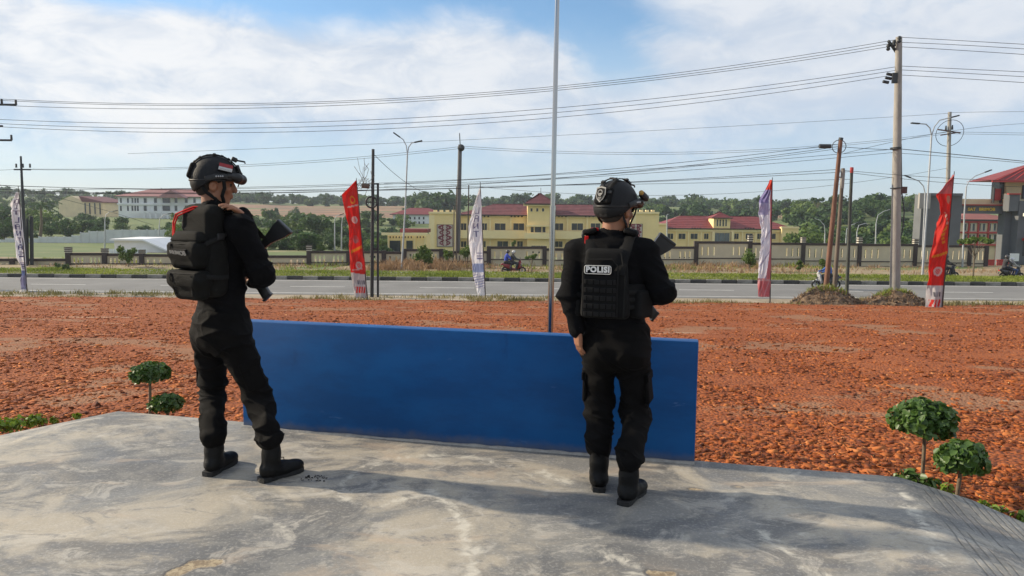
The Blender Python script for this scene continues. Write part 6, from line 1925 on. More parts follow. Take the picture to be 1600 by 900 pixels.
# ------------------------------------------------------------------ the one with the backpack
def left_officer():
    D = 4.33
    fw = yawdir(45)
    J = {
        'head': P(337, 286, D + .02), 'neck': P(333, 324, D), 'chest': P(343, 392, D), 'waist': P(346, 452, D), 'pelvis': P(347, 512, D),
        'sh_r': P(376, 356, D - .14), 'el_r': P(411, 428, D - .10), 'wr_r': P(399, 441, D + .13),
        'sh_l': P(306, 350, D + .14), 'el_l': P(398, 396, D + .30), 'wr_l': P(382, 337, D - .06),
        'hip_r': P(366, 530, D - .075), 'kn_r': P(404, 622, D - .02), 'hip_l': P(330, 530, D + .075), 'kn_l': P(333, 618, D + .10),
        'heel_r': G(407, 754, 0), 'toe_r': G(466, 736, 0), 'heel_l': G(324, 745, 0), 'toe_l': G(364, 722, 0),
    }
    fr = (J['toe_r'] - J['heel_r']).normalized(); fl = (J['toe_l'] - J['heel_l']).normalized()
    J['an_r'] = J['heel_r'] + fr * 0.072 + Vector((0, 0, 0.225)); J['an_l'] = J['heel_l'] + fl * 0.072 + Vector((0, 0, 0.225))
    cf = dict(J=J, fwd=fw, headF=frame(yawdir(70) + Vector((0, 0, -0.10))), seed=2.0, helmet='flag',
              label='person in black uniform and helmet wearing a black backpack, left hand on shoulder',
              pelvis_r=(0.190, 0.158, 0.13), thigh=0.099,
              hand_l=dict(dir=P(349, 315, D - .19) - J['wr_l'], palm=(-0.25, 0.25, -1), curl=0.34, side=-1),
              hand_r=dict(dir=Vector((-0.55, 0.5, -0.1)), palm=Vector((0.2, 0.4, 0.9)), curl=1.0, side=1))
    person, F_, rgt, fwd = soldier(cf)
    up = Vector((0, 0, 1))
    # white zip tab
    # ---------------- backpack: a thing of its own, hung on the shoulders
    bc = P(319, 396, D - 0.125)
    F_ = frame(yawdir(29)); rgt = F_.col[0]; fwd = F_.col[1]
    bag = thing('backpack', bc - up * 0.26, 'black two-pocket backpack with BRIMOB patch and red cord on the officer at left', 'backpack')
    B = Matrix((rgt, fwd, up)).transposed()
    def T(x, y, z): return bc + B @ Vector((x, y, z))
    rb = npM(B)
    fold = cloth_folds([(tuple(T(0, 0, 0.2)), 0.12, 0.8)], 0.0045, 12.0)
    sd = SDF(0.0055); sd.box(T(0, 0.0, 0.06), (0.135, 0.060, 0.215), rb, 0.055, 0.0); sd.box(T(0, 0, -0.08), (0.142, 0.070, 0.165), rb, 0.06, 0.04)
    main = sdf_obj(sd, 'main_compartment', M['pack_cloth'], bag, fold)
    sd = SDF(0.005); sd.box(T(-0.005, -0.100, 0.028), (0.130, 0.056, 0.046), rb, 0.036, 0.0); sd.box(T(-0.005, -0.092, -0.030), (0.118, 0.050, 0.050), rb, 0.036, 0.04)
    upper = sdf_obj(sd, 'upper_pocket', M['pack_cloth'], bag, fold)
    sd = SDF(0.005); sd.box(T(-0.005, -0.100, -0.135), (0.137, 0.060, 0.046), rb, 0.034, 0.0); sd.box(T(-0.002, -0.086, -0.195), (0.112, 0.050, 0.058), rb, 0.04, 0.05)
    lower = sdf_obj(sd, 'lower_pocket', M['pack_cloth'], bag, fold)
    mb = MB(); tbox(mb, T(0, -0.092, 0.10), (0.255, 0.10, 0.06), B, (0.72, 0.55), (1.0, 1.0), 0, 0.02, 3)
    o = mb.build('top_flap', M['pack_cloth'], bag); autosmooth(o, 60)
    # zippers with pulls
    for part, z, y, w in ((upper, 0.060, -0.150, 0.122), (lower, -0.104, -0.156, 0.130)):
        zipper(part, [T(-w, y + 0.06, z), T(-w + 0.012, y + .005, z), T(-0.005, y, z), T(w - 0.022, y + .005, z), T(w - .010, y + 0.06, z)], r=0.0045)
        mb = MB(); mb.tube([T(-w * 0.62, y - 0.006, z), T(-w * 0.62, y - 0.012, z - 0.02), T(-w * 0.62, y - 0.010, z - 0.045)], 0.0035, 5)
        mb.build('zip_pull', M['webbing'], part)
    # stitched seams on the lower pocket
    for xx in (-0.075, 0.07):
        zipper(lower, [T(xx * 1.25, -0.161, -0.112), T(xx, -0.140, -0.225)], r=0.003)
    # patch with lettering
    nrm = -fwd
    tilt = Vector((nrm.x, nrm.y, -0.34)).normalized()
    upv = (up - tilt * up.dot(tilt)).normalized()
    pc = T(-0.015, -0.1535, 0.010)
    m3 = Matrix((rgt, upv, rgt.cross(upv))).transposed()
    mb = MB(); mb.rbox(pc, (0.145, 0.046, 0.012), m3, 0.003); mb.build('name_patch', M['black_nylon'], upper)
    lettering('BRIMOB', 0.037, pc + rgt.cross(upv) * 0.007, rgt, upv, M['grey_thread'], upper, 0.0014, 1.0)
    # compression straps and side strap ends
    for sx in (-1, 1):
        mb = MB()
        mb.tube([T(sx * 0.140, -0.10, 0.06), T(sx * 0.152, -0.02, 0.09), T(sx * 0.150, 0.05, 0.12)], 0.013, 6, True, flat=0.3, up=B @ Vector((sx, 0, 0)))
        mb.build('compression_strap', M['webbing'], bag, True); mb = MB()
        mb.tube([T(sx * 0.142, -0.10, -0.12), T(sx * 0.153, -0.03, -0.13), T(sx * 0.150, 0.04, -0.13)], 0.013, 6, True, flat=0.3, up=B @ Vector((sx, 0, 0)))
        mb.build('compression_strap', M['webbing'], bag, True)
        mb = MB(); mb.rbox(T(sx * 0.155, -0.01, 0.10), (0.014, 0.045, 0.034), B, 0.005); mb.build('buckle', M['black_plastic'], bag)
        # shoulder straps over the top
        sh = J['sh_r'] if sx > 0 else J['sh_l']
        a = T(sx * 0.085, 0.03, 0.23)
        mid = J['neck'].lerp(sh, 0.55) + up * 0.052
        front = J['chest'] + rgt * sx * 0.10 + fwd * 0.145 + up * 0.06
        low = T(sx * 0.16, 0.16, -0.12)
        mb = MB(); mb.tube([a, a.lerp(mid, .6) + up * 0.025, mid, mid + fwd * 0.075 - up * 0.01, front, low], 0.032, 8, True, flat=0.28, up=fwd * -1 + up)
        mb.build('shoulder_strap', M['black_nylon'], bag, True)
    mb = MB(); mb.tube([T(-0.045, 0.0, 0.243), T(-0.04, -0.01, 0.275), T(0.04, -0.01, 0.275), T(0.045, 0.0, 0.243)], 0.009, 6)
    mb.build('grab_handle', M['webbing'], bag, True)
    mb = MB()
    mb.tube([T(-0.150, -0.095, -0.085), T(-0.165, -0.11, -0.11), T(-0.162, -0.11, -0.16), T(-0.150, -0.105, -0.185)], 0.007, 6, True, flat=0.4)
    mb.build('loose_strap_end', M['webbing'], bag, True)
    # red cord: two strands round the outer top edge
    for k in (0, 1):
        e = k * 0.012
        mb = MB()
        mb.tube([T(-0.090 - e, -0.115, 0.075), T(-0.125 - e, -0.095, 0.11), T(-0.145 - e, -0.075, 0.165 + e), T(-0.125 - e, -0.07, 0.21 + e), T(-0.075, -0.06, 0.232 + e), T(-0.01, -0.05, 0.252 + e), T(0.03, -0.03, 0.262)], 0.0048, 6)
        mb.build('red_cord', M['red_strap'], bag, True)
    # ---------------- rifle
    a = Vector((-0.70, 0.02, -0.714)).normalized(); dn = Vector((0.71, 0.0, -0.70))
    butt_c = P(443, 356, D + .17)
    butt = butt_c - dn * 0.013
    rifle(butt, butt + a * 0.70, dn, 'black rifle held across the chest of the officer wearing the backpack')
    rf = bpy.data.objects.get('assault_rifle')
    mb = MB()
    sh = J['sh_r']
    mb.tube([butt + a * 0.12 - dn * 0.02, P(412, 372, D + .12), P(393, 350, D + .02), P(372, 336, D - .10), P(352, 332, D - .14)], 0.016, 6, True, flat=0.25, up=(0, -1, 0.3))
    mb.build('sling', M['webbing'], rf, True)
left_officer()

# ------------------------------------------------------------------ the one with the plate carrier
def right_officer():
    D = 4.06
    fw = yawdir(16)
    J = {
        'head': P(963, 326, D + .02), 'neck': P(955, 367, D), 'chest': P(954, 425, D), 'waist': P(958, 482, D), 'pelvis': P(963, 535, D),
        'sh_r': P(1008, 396, D - .05), 'el_r': P(1035, 456, D - .09), 'wr_r': P(1010, 466, D + .15),
        'sh_l': P(903, 394, D + .05), 'el_l': P(891, 458, D - .01), 'wr_l': P(902, 514, D - .05),
        'hip_r': P(987, 548, D - .025), 'kn_r': P(994, 645, D + .0), 'hip_l': P(937, 548, D + .025), 'kn_l': P(936, 640, D + .06),
        'heel_r': G(973, 791, 0), 'toe_r': G(1001, 767, 0), 'heel_l': G(936, 770, 0), 'toe_l': G(933, 742, 0),
    }
    fr = (J['toe_r'] - J['heel_r']).normalized(); fl = (J['toe_l'] - J['heel_l']).normalized()
    J['an_r'] = J['heel_r'] + fr * 0.072 + Vector((0, 0, 0.225)); J['an_l'] = J['heel_l'] + fl * 0.072 + Vector((0, 0, 0.225))
    cf = dict(J=J, fwd=fw, headF=frame(yawdir(40) + Vector((0, 0, -0.08))), seed=17.0, helmet='badge',
              label='person in black uniform wearing a vest with POLISI patch, head turned right',
              pelvis_r=(0.186, 0.150, 0.13), thigh=0.097,
              hand_l=dict(dir=Vector((0.10, 0.05, -1)), palm=Vector((0.9, 0.3, 0.1)), curl=0.38, side=-1),
              hand_r=dict(dir=Vector((-0.3, 0.4, 0.1)), palm=Vector((0.1, 0.5, 0.8)), curl=1.0, side=1))
    person, F_, rgt, fwd = soldier(cf)
    up = Vector((0, 0, 1))
    # ---------------- plate carrier
    c = J['chest'].lerp(J['waist'], 0.18)
    B = Matrix((rgt, fwd, up)).transposed()
    def T(x, y, z): return c + B @ Vector((x, y, z))
    rt = npM(F_)
    sd = SDF(0.006)
    sd.ell(T(0, 0, -0.07), (0.200, 0.155, 0.20), rt, 0.0)
    sd.cut(T(0, 0, -0.185), (0, 0, -1)); sd.cut(T(0, 0, -0.02), (0, 0, 1))
    vest = sdf_obj(sd, 'vest', M['black_nylon'], person, cloth_folds([], 0.003, 5.0))
    mb = MB(); tbox(mb, T(-0.008, -0.140, -0.015), (0.275, 0.075, 0.375), B, (0.80, 0.8), (0.98, 1.0), 0, 0.03, 4)
    back = mb.build('back_panel', M['black_nylon'], person); autosmooth(back, 60)
    mb = MB(); tbox(mb, T(0, 0.150, -0.01), (0.27, 0.06, 0.35), B, (0.80, 0.8), (0.98, 1.0), 0, 0.025, 4)
    front = mb.build('front_panel', M['black_nylon'], person); autosmooth(front, 60)
    # upper flap seam and raised MOLLE field
    mb = MB(); mb.rbox(T(-0.03, -0.182, -0.065), (0.175, 0.012, 0.245), B, 0.005)
    field = mb.build('webbing_field', M['black_nylon'], person)
    for r_ in range(5):
        z = 0.025 - r_ * 0.043
        mb = MB()
        mb.rbox(T(-0.03, -0.191, z - 0.028), (0.170, 0.008, 0.024), B, 0.003)
        mb.build('webbing_row', M['webbing'], field)
        for k in range(5):
            mb = MB(); mb.box(T(-0.03 - 0.068 + k * 0.034, -0.1965, z - 0.028), (0.005, 0.004, 0.023), B)
            mb.build('bar_tack', M['black_cloth'], field)
    # edge binding of the field and panel
    mb = MB(); e = [T(-0.122, -0.187, -0.185), T(-0.122, -0.187, 0.045), T(-0.10, -0.186, 0.115), T(0.03, -0.184, 0.118), T(0.062, -0.185, 0.08), T(0.062, -0.187, -0.185), T(-0.122, -0.187, -0.185)]
    mb.tube(e, 0.0045, 5, False); mb.build('edge_binding', M['webbing'], back)
    mb = MB(); mb.tube([T(0.095, -0.176, -0.19), T(0.10, -0.172, 0.02), T(0.075, -0.168, 0.15)], 0.0045, 5, False); mb.build('edge_binding', M['webbing'], back)
    # POLISI patch: black field, white rounded border, white letters
    nrm = -fwd
    pc = T(-0.042, -0.193, 0.062)
    m3 = Matrix((rgt, up, rgt.cross(up))).transposed()
    mb = MB(); mb.rbox(pc, (0.158, 0.056, 0.010), m3, 0.004); pt = mb.build('name_patch', M['black_cloth'], person)
    ring = []
    w, h, r0 = 0.070, 0.0215, 0.010
    for cx, cy, a0 in ((w - r0, h - r0, 0), (-w + r0, h - r0, 90), (-w + r0, -h + r0, 180), (w - r0, -h + r0, 270)):
        for k in range(5):
            a = R(a0 + 22.5 * k); ring.append(pc + m3 @ Vector((cx + r0 * math.cos(a), cy + r0 * math.sin(a), 0.0065)))
    ring.append(ring[0])
    mb = MB(); mb.tube(ring, 0.0018, 5, False); mb.build('patch_border', M['white_thread'], pt)
    lettering('POLISI', 0.041, pc + m3 @ Vector((0, 0, 0.0065)), rgt, up, M['white_thread'], pt, 0.0022, 1.12)
    # shoulder straps
    for sx, s in ((-1, 'l'), (1, 'r')):
        a = T(sx * 0.085, -0.150, 0.14); mid = J['neck'].lerp(J['sh_' + s], 0.60) + up * 0.066
        b = T(sx * 0.095, 0.150, 0.12)
        mb = MB(); mb.tube([T(sx * 0.06, -0.172, 0.04), a, a.lerp(mid, 0.6) + up * 0.02, mid, b.lerp(mid, 0.5) + up * .025, b], 0.036, 8, True, flat=0.3, up=fwd * -1 + up)
        mb.build('shoulder_strap', M['black_nylon'], person, True)
        mb = MB(); mb.rbox(mid - fwd * 0.03 + up * 0.012, (0.075, 0.10, 0.03), B @ Matrix.Rotation(R(sx * 14), 3, 'Y'), 0.012, 3)
        o = mb.build('shoulder_pad', M['black_nylon'], person); autosmooth(o, 60)
    # rolled cable and clip on the left shoulder
    q = J['neck'].lerp(J['sh_l'], 0.72) + up * 0.068 - fwd * 0.045
    mb = MB(); mb.torus(q, 0.026, 0.009, (rgt - fwd * .5 + up * 0.2), 16, 8); mb.build('cable_coil', M['black_plastic'], person, True)
    mb = MB(); mb.rbox(q + rgt * 0.010 - fwd * 0.028 - up * 0.024, (0.022, 0.014, 0.044), B, 0.004); mb.build('red_tag', M['red_strap'], person)
    mb = MB(); mb.tube([q + rgt * 0.005 + up * 0.02, q + rgt * 0.035 + up * 0.034 + fwd * .01, q + rgt * 0.065 + up * 0.034 + fwd * 0.02], 0.010, 6); mb.build('red_cord', M['red_strap'], person, True)
    # side pouches
    mb = MB(); tbox(mb, T(-0.165, -0.075, -0.135), (0.085, 0.115, 0.135), B @ Matrix.Rotation(R(35), 3, 'Z'), (0.9, 0.85), (1, 1), 0, 0.018, 3)
    o = mb.build('side_pouch', M['black_nylon'], person); autosmooth(o, 60)
    mb = MB(); tbox(mb, T(0.175, -0.06, -0.125), (0.08, 0.13, 0.15), B @ Matrix.Rotation(R(-30), 3, 'Z'), (0.9, 0.85), (1, 1), 0, 0.018, 3)
    o = mb.build('side_pouch', M['black_nylon'], person); autosmooth(o, 60)
    # cummerbund band lines
    for z in (-0.06, -0.10, -0.14):
        pts = [T(0.203 * math.cos(R(a)), 0.158 * math.sin(R(a)), z) for a in range(-75, 80, 10)]
        mb = MB(); mb.tube(pts, 0.012, 6, True, flat=0.3, up=rgt); mb.build('cummerbund_band', M['webbing'], vest, True)
    # wrist watch strap
    w = J['wr_l'] + Vector((0, 0, 0.004))
    mb = MB(); mb.torus(w, 0.034, 0.006, (J['el_l'] - J['wr_l']), 18, 6); mb.build('wristband', M['black_plastic'], person, True)
    # ---------------- rifle
    a = Vector((-0.60, 0.03, -0.80)).normalized(); dn = Vector((0.80, 0.0, -0.60))
    butt_c = P(1041, 376, D + .15)
    butt = butt_c - dn * 0.013
    t = rifle(butt, butt + a * 0.68, dn, 'black rifle held in front of the officer with the POLISI patch')
    mb = MB()
    mb.tube([butt + a * 0.12 - dn * 0.02, P(1010, 385, D + .14), P(992, 372, D + .08)], 0.016, 6, True, flat=0.25, up=(0, -1, 0.3))
    mb.build('sling', M['webbing'], t, True)
right_officer()
# ================================================================== BANNERS
FONT = {'L': ["1....", "1....", "1....", "1....", "1....", "1....", "11111"], 'A': [".111.", "1...1", "1...1", "11111", "1...1", "1...1", "1...1"],
        'N': ["1...1", "11..1", "11..1", "1.1.1", "1..11", "1..11", "1...1"], 'T': ["11111", "..1..", "..1..", "..1..", "..1..", "..1..", "..1.."],
        'S': [".1111", "1....", "1....", ".111.", "....1", "....1", "1111."], 'I': [".111.", "..1..", "..1..", "..1..", "..1..", "..1..", ".111."],
        'D': ["1111.", "1...1", "1...1", "1...1", "1...1", "1...1", "1111."]}
def banner_mat(name):
    m, nt, b = new_mat(name)
    N, L = nt.nodes, nt.links
    at = N.new('ShaderNodeAttribute'); at.attribute_name = 'print'
    L.new(at.outputs['Color'], b.inputs['Base Color'])
    b.inputs['Roughness'].default_value = 0.7; b.inputs['Specular IOR Level'].default_value = 0.25
    tr = N.new('ShaderNodeBsdfTranslucent'); ms = N.new('ShaderNodeMixShader'); ms.inputs[0].default_value = 0.55
    L.new(at.outputs['Color'], tr.inputs['Color'])
    L.new(b.outputs[0], ms.inputs[1]); L.new(tr.outputs[0], ms.inputs[2]); L.new(ms.outputs[0], N['Material Output'].inputs['Surface'])
    return m
BANNER = banner_mat('banner_cloth')
def banner(Y, pole, rows, paint, label, seed, wave=0.14):
    """rows: (py, x_left, x_right) of the hanging cloth; pole: base and top pixel"""
    a, b = pole_line(*pole[0], *pole[1], Y, 0.3)
    t = thing('banner_flag', a, label, 'banner', 'roadside banners')
    mb = MB(); mb.tube([a, a.lerp(b, .5), b + (b - a).normalized() * .06], [.032, .026, .016], 8); mb.build('pole', mat('bamboo', (.05, .042, .036), .7, .3, 4), t, True)
    nv, nu = 150, 34
    ys = np.array([r[0] for r in rows]); xl = np.array([r[1] for r in rows]); xr = np.array([r[2] for r in rows])
    V = np.zeros((nv, nu, 3)); UV = np.zeros((nv, nu, 2))
    for i in range(nv):
        s = i / (nv - 1); y = ys[0] + (ys[-1] - ys[0]) * s
        l = np.interp(y, ys, xl); r = np.interp(y, ys, xr)
        for j in range(nu):
            u = j / (nu - 1)
            amp = wave * (1 - u) ** 0.7
            dy = amp * (math.sin(5.0 * u + 4.2 * s + seed) * .6 + 1.1 * (float(0)))
            V[i, j] = P(l + (r - l) * u, y, Y + 0.0)
            UV[i, j] = (u, s)
    q = np.stack([UV[..., 0] * 2.2, UV[..., 1] * 5.5, np.full((nv, nu), seed * 1.7)], -1)
    w = (fbm(q, 3) - .5) * 2.2
    q2 = np.stack([UV[..., 0] * 6 + UV[..., 1] * 7, UV[..., 1] * 9, np.full((nv, nu), seed + 9.0)], -1)
    w = w + (1 - np.abs(2 * vnoise(q2) - 1) - .5) * .7
    V[..., 1] += w * wave * (0.25 + (1 - UV[..., 0])) * 1.6
    idx = np.arange(nv * nu).reshape(nv, nu)
    F = np.stack([idx[:-1, :-1], idx[:-1, 1:], idx[1:, 1:], idx[1:, :-1]], -1).reshape(-1, 4)
    me = np_mesh('cloth', V.reshape(-1, 3) - np.array(a), F)
    col = np.array([paint(u, s, ) for u, s in UV.reshape(-1, 2)], np.float32)
    at = me.attributes.new('print', 'FLOAT_COLOR', 'POINT')
    at.data.foreach_set('color', np.concatenate([col, np.ones((len(col), 1), np.float32)], 1).ravel())
    o = mesh_obj('cloth', me, BANNER, t, True)
    sm = o.modifiers.new('thickness', 'SOLIDIFY'); sm.thickness = 0.006
    return t
def glyphs(word, s0, s1, u0, u1, mirror=True):
    """letters stacked down the cloth, seen from behind so mirrored; returns a test (u, s) -> bool"""
    n = len(word)
    def f(u, s):
        if not (s0 <= s < s1 and u0 <= u < u1): return False
        k = (s - s0) / (s1 - s0) * n; i = int(k); y = (k - i) / 0.78
        if y >= 1: return False
        g = FONT[word[i]]; x = (u - u0) / (u1 - u0)
        if mirror: x = 1 - x
        return g[min(6, int(y * 7))][min(4, int(x * 5))] == '1'
    return f
VI = (0.165, 0.15, 0.30); WH = (0.90, 0.89, 0.90); RD = (0.74, 0.055, 0.04); PK = (0.62, 0.18, 0.18); BL = (0.36, 0.44, 0.66); YE = (0.75, 0.36, 0.04)
ga = glyphs('LANTAS', 0.25, 0.66, 0.30, 0.78)
gi = glyphs('DIT', 0.07, 0.24, 0.35, 0.85)
def paint_left(u, s):
    if ga(u, s): return VI
    if gi(u, s): return (0.26, 0.22, 0.30)
    if 0.70 < s < 0.76 and 0.3 < u < 0.8 and (int(s * 190) % 4 < 2): return (0.3, 0.28, 0.4)
    if s > 0.78: return BL if s < 0.83 else (0.42, 0.42, 0.56) if s < .97 else WH
    return WH
gc = glyphs('LANT', 0.18, 0.47, 0.34, 0.74)
def paint_mid(u, s):
    if gc(u, s): return (0.27, 0.26, 0.40)
    if 0.58 < s < 0.66 and 0.45 < u < 0.9 and int(s * 120) % 3 == 0: return (0.35, 0.34, 0.5)
    if 0.70 < s < 0.78: return (0.50, 0.56, 0.72)
    if 0.80 < s < 0.93 and int(s * 130 + u * 3) % 3 == 0: return (0.45, 0.45, 0.62)
    return (0.90, 0.89, 0.90)
def disc(u, s, cu, cs, ru, rs): return ((u - cu) / ru) ** 2 + ((s - cs) / rs) ** 2
def paint_red(u, s):
    if s > 0.80 - 0.02 * (1 - u):
        if 0.85 < s < 0.885 and 0.3 < u < 0.85 and int(u * 14) % 2: return (0.15, 0.15, 0.18)
        if 0.90 < s < 0.955 and 0.15 < u < 0.9 and int(u * 16 + s * 30) % 3: return RD
        return (0.66, 0.64, 0.64)
    d = disc(u, s, .60, .165, .17, .035)
    if 0.35 < d < 1.0: return YE
    if 0.2 < u < 0.95 and abs(s - (0.235 - 0.03 * u)) < .006: return (0.7, .55, .5)
    for cu, cs in ((.55, .335), (.6, .72)):
        d = disc(u, s, cu, cs, .22, .032)
        if 0.4 < d < 1 or (d <= .4 and int(u * 26 + s * 60) % 2): return (0.72, .58, .56)
    d = disc(u, s, .5, .50, .2, .035)
    if d < 1 and int(u * 22 + s * 90) % 2: return (0.45, .30, .30)
    if 0.15 < u < 0.9 and abs(s - (0.615 - 0.06 * u)) < .012: return YE
    if 0.1 < u < 0.8 and abs(s - (0.765 - 0.02 * u)) < .005: return (0.72, .5, .48)
    return RD
def paint_red2(u, s):
    if s < 0.14: return (0.62, .20, .20)
    if s > 0.80: return paint_red(u, s)
    if 0.27 < s < .50 and abs(u - .55 - .25 * math.sin(s * 40) * .5) < .12 and int(s * 90 + u * 5) % 3: return YE if s > .36 else (.72, .5, .4)
    if 0.15 < u < 0.95 and abs(s - (0.60 - 0.04 * u)) < .010: return YE
    d = disc(u, s, .6, .70, .25, .035)
    if 0.4 < d < 1 or (d <= .4 and int(u * 26 + s * 60) % 2): return (0.72, .58, .56)
    d = disc(u, s, .75, .18, .14, .03)
    if d < 1: return (.55, .28, .2)
    return RD
def paint_purple(u, s):
    if s < 0.085: return (0.72, .08, .05)
    if s > 0.84:
        if abs(s - .855) < .008: return (.68, .5, .5)
        return (0.68, .26, .28) if int(u * 12 + s * 40) % 5 else (.72, .45, .48)
    if u > 0.86 - 0.5 * max(0, s - .62) * 2: return (0.66, .27, .29)
    if s < 0.30 and u < .75: return (0.36, .32, .56) if s < .2 else (.55, .52, .68)
    return (.86, .85, .89) if int(s * 60 + u * 9) % 11 else (.55, .53, .66)
banner(38.6, ((43, 463), (28.5, 292)), [(300, 26.5, 29), (315, 19, 31), (330, 14, 33), (365, 19, 37), (403, 26, 40), (422, 33, 41), (457, 32.5, 43)], paint_left, 'white feather banner with violet letters at the left edge', 1.0)
banner(36.9, ((574.5, 470), (557, 280)), [(282, 556, 557.5), (304, 534, 559.5), (324, 538, 561.5), (363, 546, 565), (403, 546, 569.5), (428, 548, 572), (466, 554, 574.5)], paint_red, 'red feather banner with white foot beside the black ring post', 2.3)
banner(38.4, ((758.5, 466), (750.5, 286)), [(294, 749.5, 751), (323, 740, 752.5), (353, 732, 753), (381, 733, 755), (413, 738, 757), (431, 739, 758), (462, 747, 757.5)], paint_mid, 'white feather banner with faint letters in front of the yellow building', 3.7)
banner(36.8, ((1203, 476), (1207, 279)), [(281, 1204, 1206.5), (296, 1197, 1206.5), (313, 1187, 1206.3), (337, 1185.5, 1206), (359, 1191, 1205.5), (386, 1188, 1205), (435, 1184.5, 1204), (464, 1185.5, 1203.5)], paint_purple, 'lilac and pink feather banner with orange tip left of the leaning pole', 5.1)
banner(32.6, ((1471, 492), (1491, 270)), [(273, 1489, 1490.5), (304, 1463, 1488), (335, 1472, 1486), (373, 1461, 1482.5), (407, 1453.5, 1479.5), (446, 1451, 1475), (489, 1449, 1471)], paint_red2, 'large red feather banner with white foot near the right edge', 6.4)

# ================================================================== DIRT MOUNDS
def mound(px0, px1, py_top, Y, label, seed):
    a = PX(px0, Y); b = PX(px1, Y); cx = (a + b) / 2; rx = (b - a) / 2
    z0 = gz((px0 + px1) / 2, Y) - 0.05; h = P((px0 + px1) / 2, py_top, Y).z - z0
    t = thing('dirt_mound', (cx, Y, z0), label, 'mound', 'dirt mounds round the poles')
    n = 46
    V = []
    for i in range(n):
        for j in range(n):
            u = -1.1 + 2.2 * i / (n - 1); v = -1.1 + 2.2 * j / (n - 1)
            V.append((cx + u * rx, Y + v * rx * 0.8, 0))
    V = np.array(V); u = (V[:, 0] - cx) / rx; v = (V[:, 1] - Y) / (rx * .8)
    d = np.sqrt(u * u + v * v)
    hh = np.clip(1 - d ** 1.6, -0.3, 1) * h
    hh *= 0.75 + 0.6 * fbm(np.stack([V[:, 0] * 1.6, V[:, 1] * 1.6, V[:, 0] * 0 + seed], -1), 3)
    hh += (fbm(np.stack([V[:, 0] * 5, V[:, 1] * 5, V[:, 0] * 0 + seed], -1), 3) - .5) * .28
    V[:, 2] = z0 + hh
    idx = np.arange(n * n).reshape(n, n)
    F = np.stack([idx[:-1, :-1], idx[1:, :-1], idx[1:, 1:], idx[:-1, 1:]], -1).reshape(-1, 4)
    md = mat('mound_soil', (0.105, 0.068, 0.042), 0.95, 0.5, 3, 0.9, 14, col2=(0.26, 0.175, 0.105), detail=8)
    mesh_obj('heap', np_mesh('heap', V - np.array((cx, Y, z0)), F), md, t, True)
    rnd = random.Random(seed)
    mb = MB()
    for k in range(520):
        q = rnd.choice(range(n * n))
        if d[q] > 1.02: continue
        s = rnd.uniform(.03, .11)
        mb.box(V[q] + np.array((0, 0, s * .2)), (s * rnd.uniform(.8, 1.8), s, s * .8), Euler((rnd.random() * 3, rnd.random() * 3, rnd.random() * 3)).to_matrix())
    o = mb.build('clods', md, t); o['kind'] = 'stuff'
    rs = np.random.RandomState(seed)
    def zf(X, Y_):
        uu = (X - cx) / rx; vv = (Y_ - Y) / (rx * .8); return z0 + np.clip(1 - np.sqrt(uu * uu + vv * vv) ** 1.6, 0, 1) * h * 1.0
    o = blades('weeds', 420, (cx - rx * .5, cx + rx * .5), (Y - rx * .2, Y + rx * .4), (.08, .36), .02, M['grass'], zf, seed=seed, lean=.5)
    o.parent = t; o.matrix_parent_inverse = Matrix.Translation(-t.location); o['kind'] = 'stuff'
    o = blades('straw', 450, (cx - rx * .9, cx + rx * .9), (Y - rx * .6, Y + rx * .5), (.06, .3), .016, M['dry_grass'], zf, seed=seed + 5, lean=1.0)
    o.parent = t; o.matrix_parent_inverse = Matrix.Translation(-t.location); o['kind'] = 'stuff'
mound(1242, 1354, 451, 36.4, 'weedy brown dirt mound at the foot of the three thin poles', 3)
mound(1352, 1466, 457, 36.0, 'brown dirt mound round the foot of the concrete pole', 6)

# ================================================================== PLANTS NEAR THE SLAB
def leaf_crown(name, c, rad, n, L, m, parent, seed, shell=0.45, flat_bottom=0.0, clumpy=0.5):
    """round leaves (six-sided, folded along the rib) turned outward through an ellipsoid"""
    rs = np.random.RandomState(seed)
    d = rs.normal(0, 1, (n, 3)); d /= np.linalg.norm(d, axis=1, keepdims=True)
    d[:, 2] = np.where(d[:, 2] < -flat_bottom, -flat_bottom * rs.rand(n), d[:, 2])
    rr = 1 - shell * rs.rand(n) ** 1.6
    rr *= 0.80 + 0.40 * vnoise(d * 2.2 + seed) * (0.5 + clumpy)
    Pn = np.array(c) + d * np.array(rad) * rr[:, None]
    nrm = d * 0.7 + rs.normal(0, .55, (n, 3)) + np.array((0, -0.0, .35)); nrm /= np.linalg.norm(nrm, axis=1, keepdims=True)
    a = np.cross(nrm, rs.normal(0, 1, (n, 3))); a /= np.linalg.norm(a, axis=1, keepdims=True)
    b = np.cross(nrm, a)
    s = L * (0.45 + 0.95 * rs.rand(n))[:, None]
    k = 0.22 * s
    pts = [-a * s * .55, -a * s * .2 + b * s * .38 + nrm * k * .6, a * s * .25 + b * s * .36 + nrm * k * .6, a * s * .6, a * s * .25 - b * s * .36 + nrm * k * .6, -a * s * .2 - b * s * .38 + nrm * k * .6]
    V = np.stack([Pn + p for p in pts], 1).reshape(-1, 3)
    i = 6 * np.arange(n)
    F = np.concatenate([np.stack([i, i + 3, i + 2, i + 1], -1), np.stack([i, i + 5, i + 4, i + 3], -1)])
    base = np.array(ORG.get(parent.name, Vector((0, 0, 0)))) if parent is not None else 0
    o = mesh_obj(name, np_mesh(name, V - base, F), m, parent)
    return o
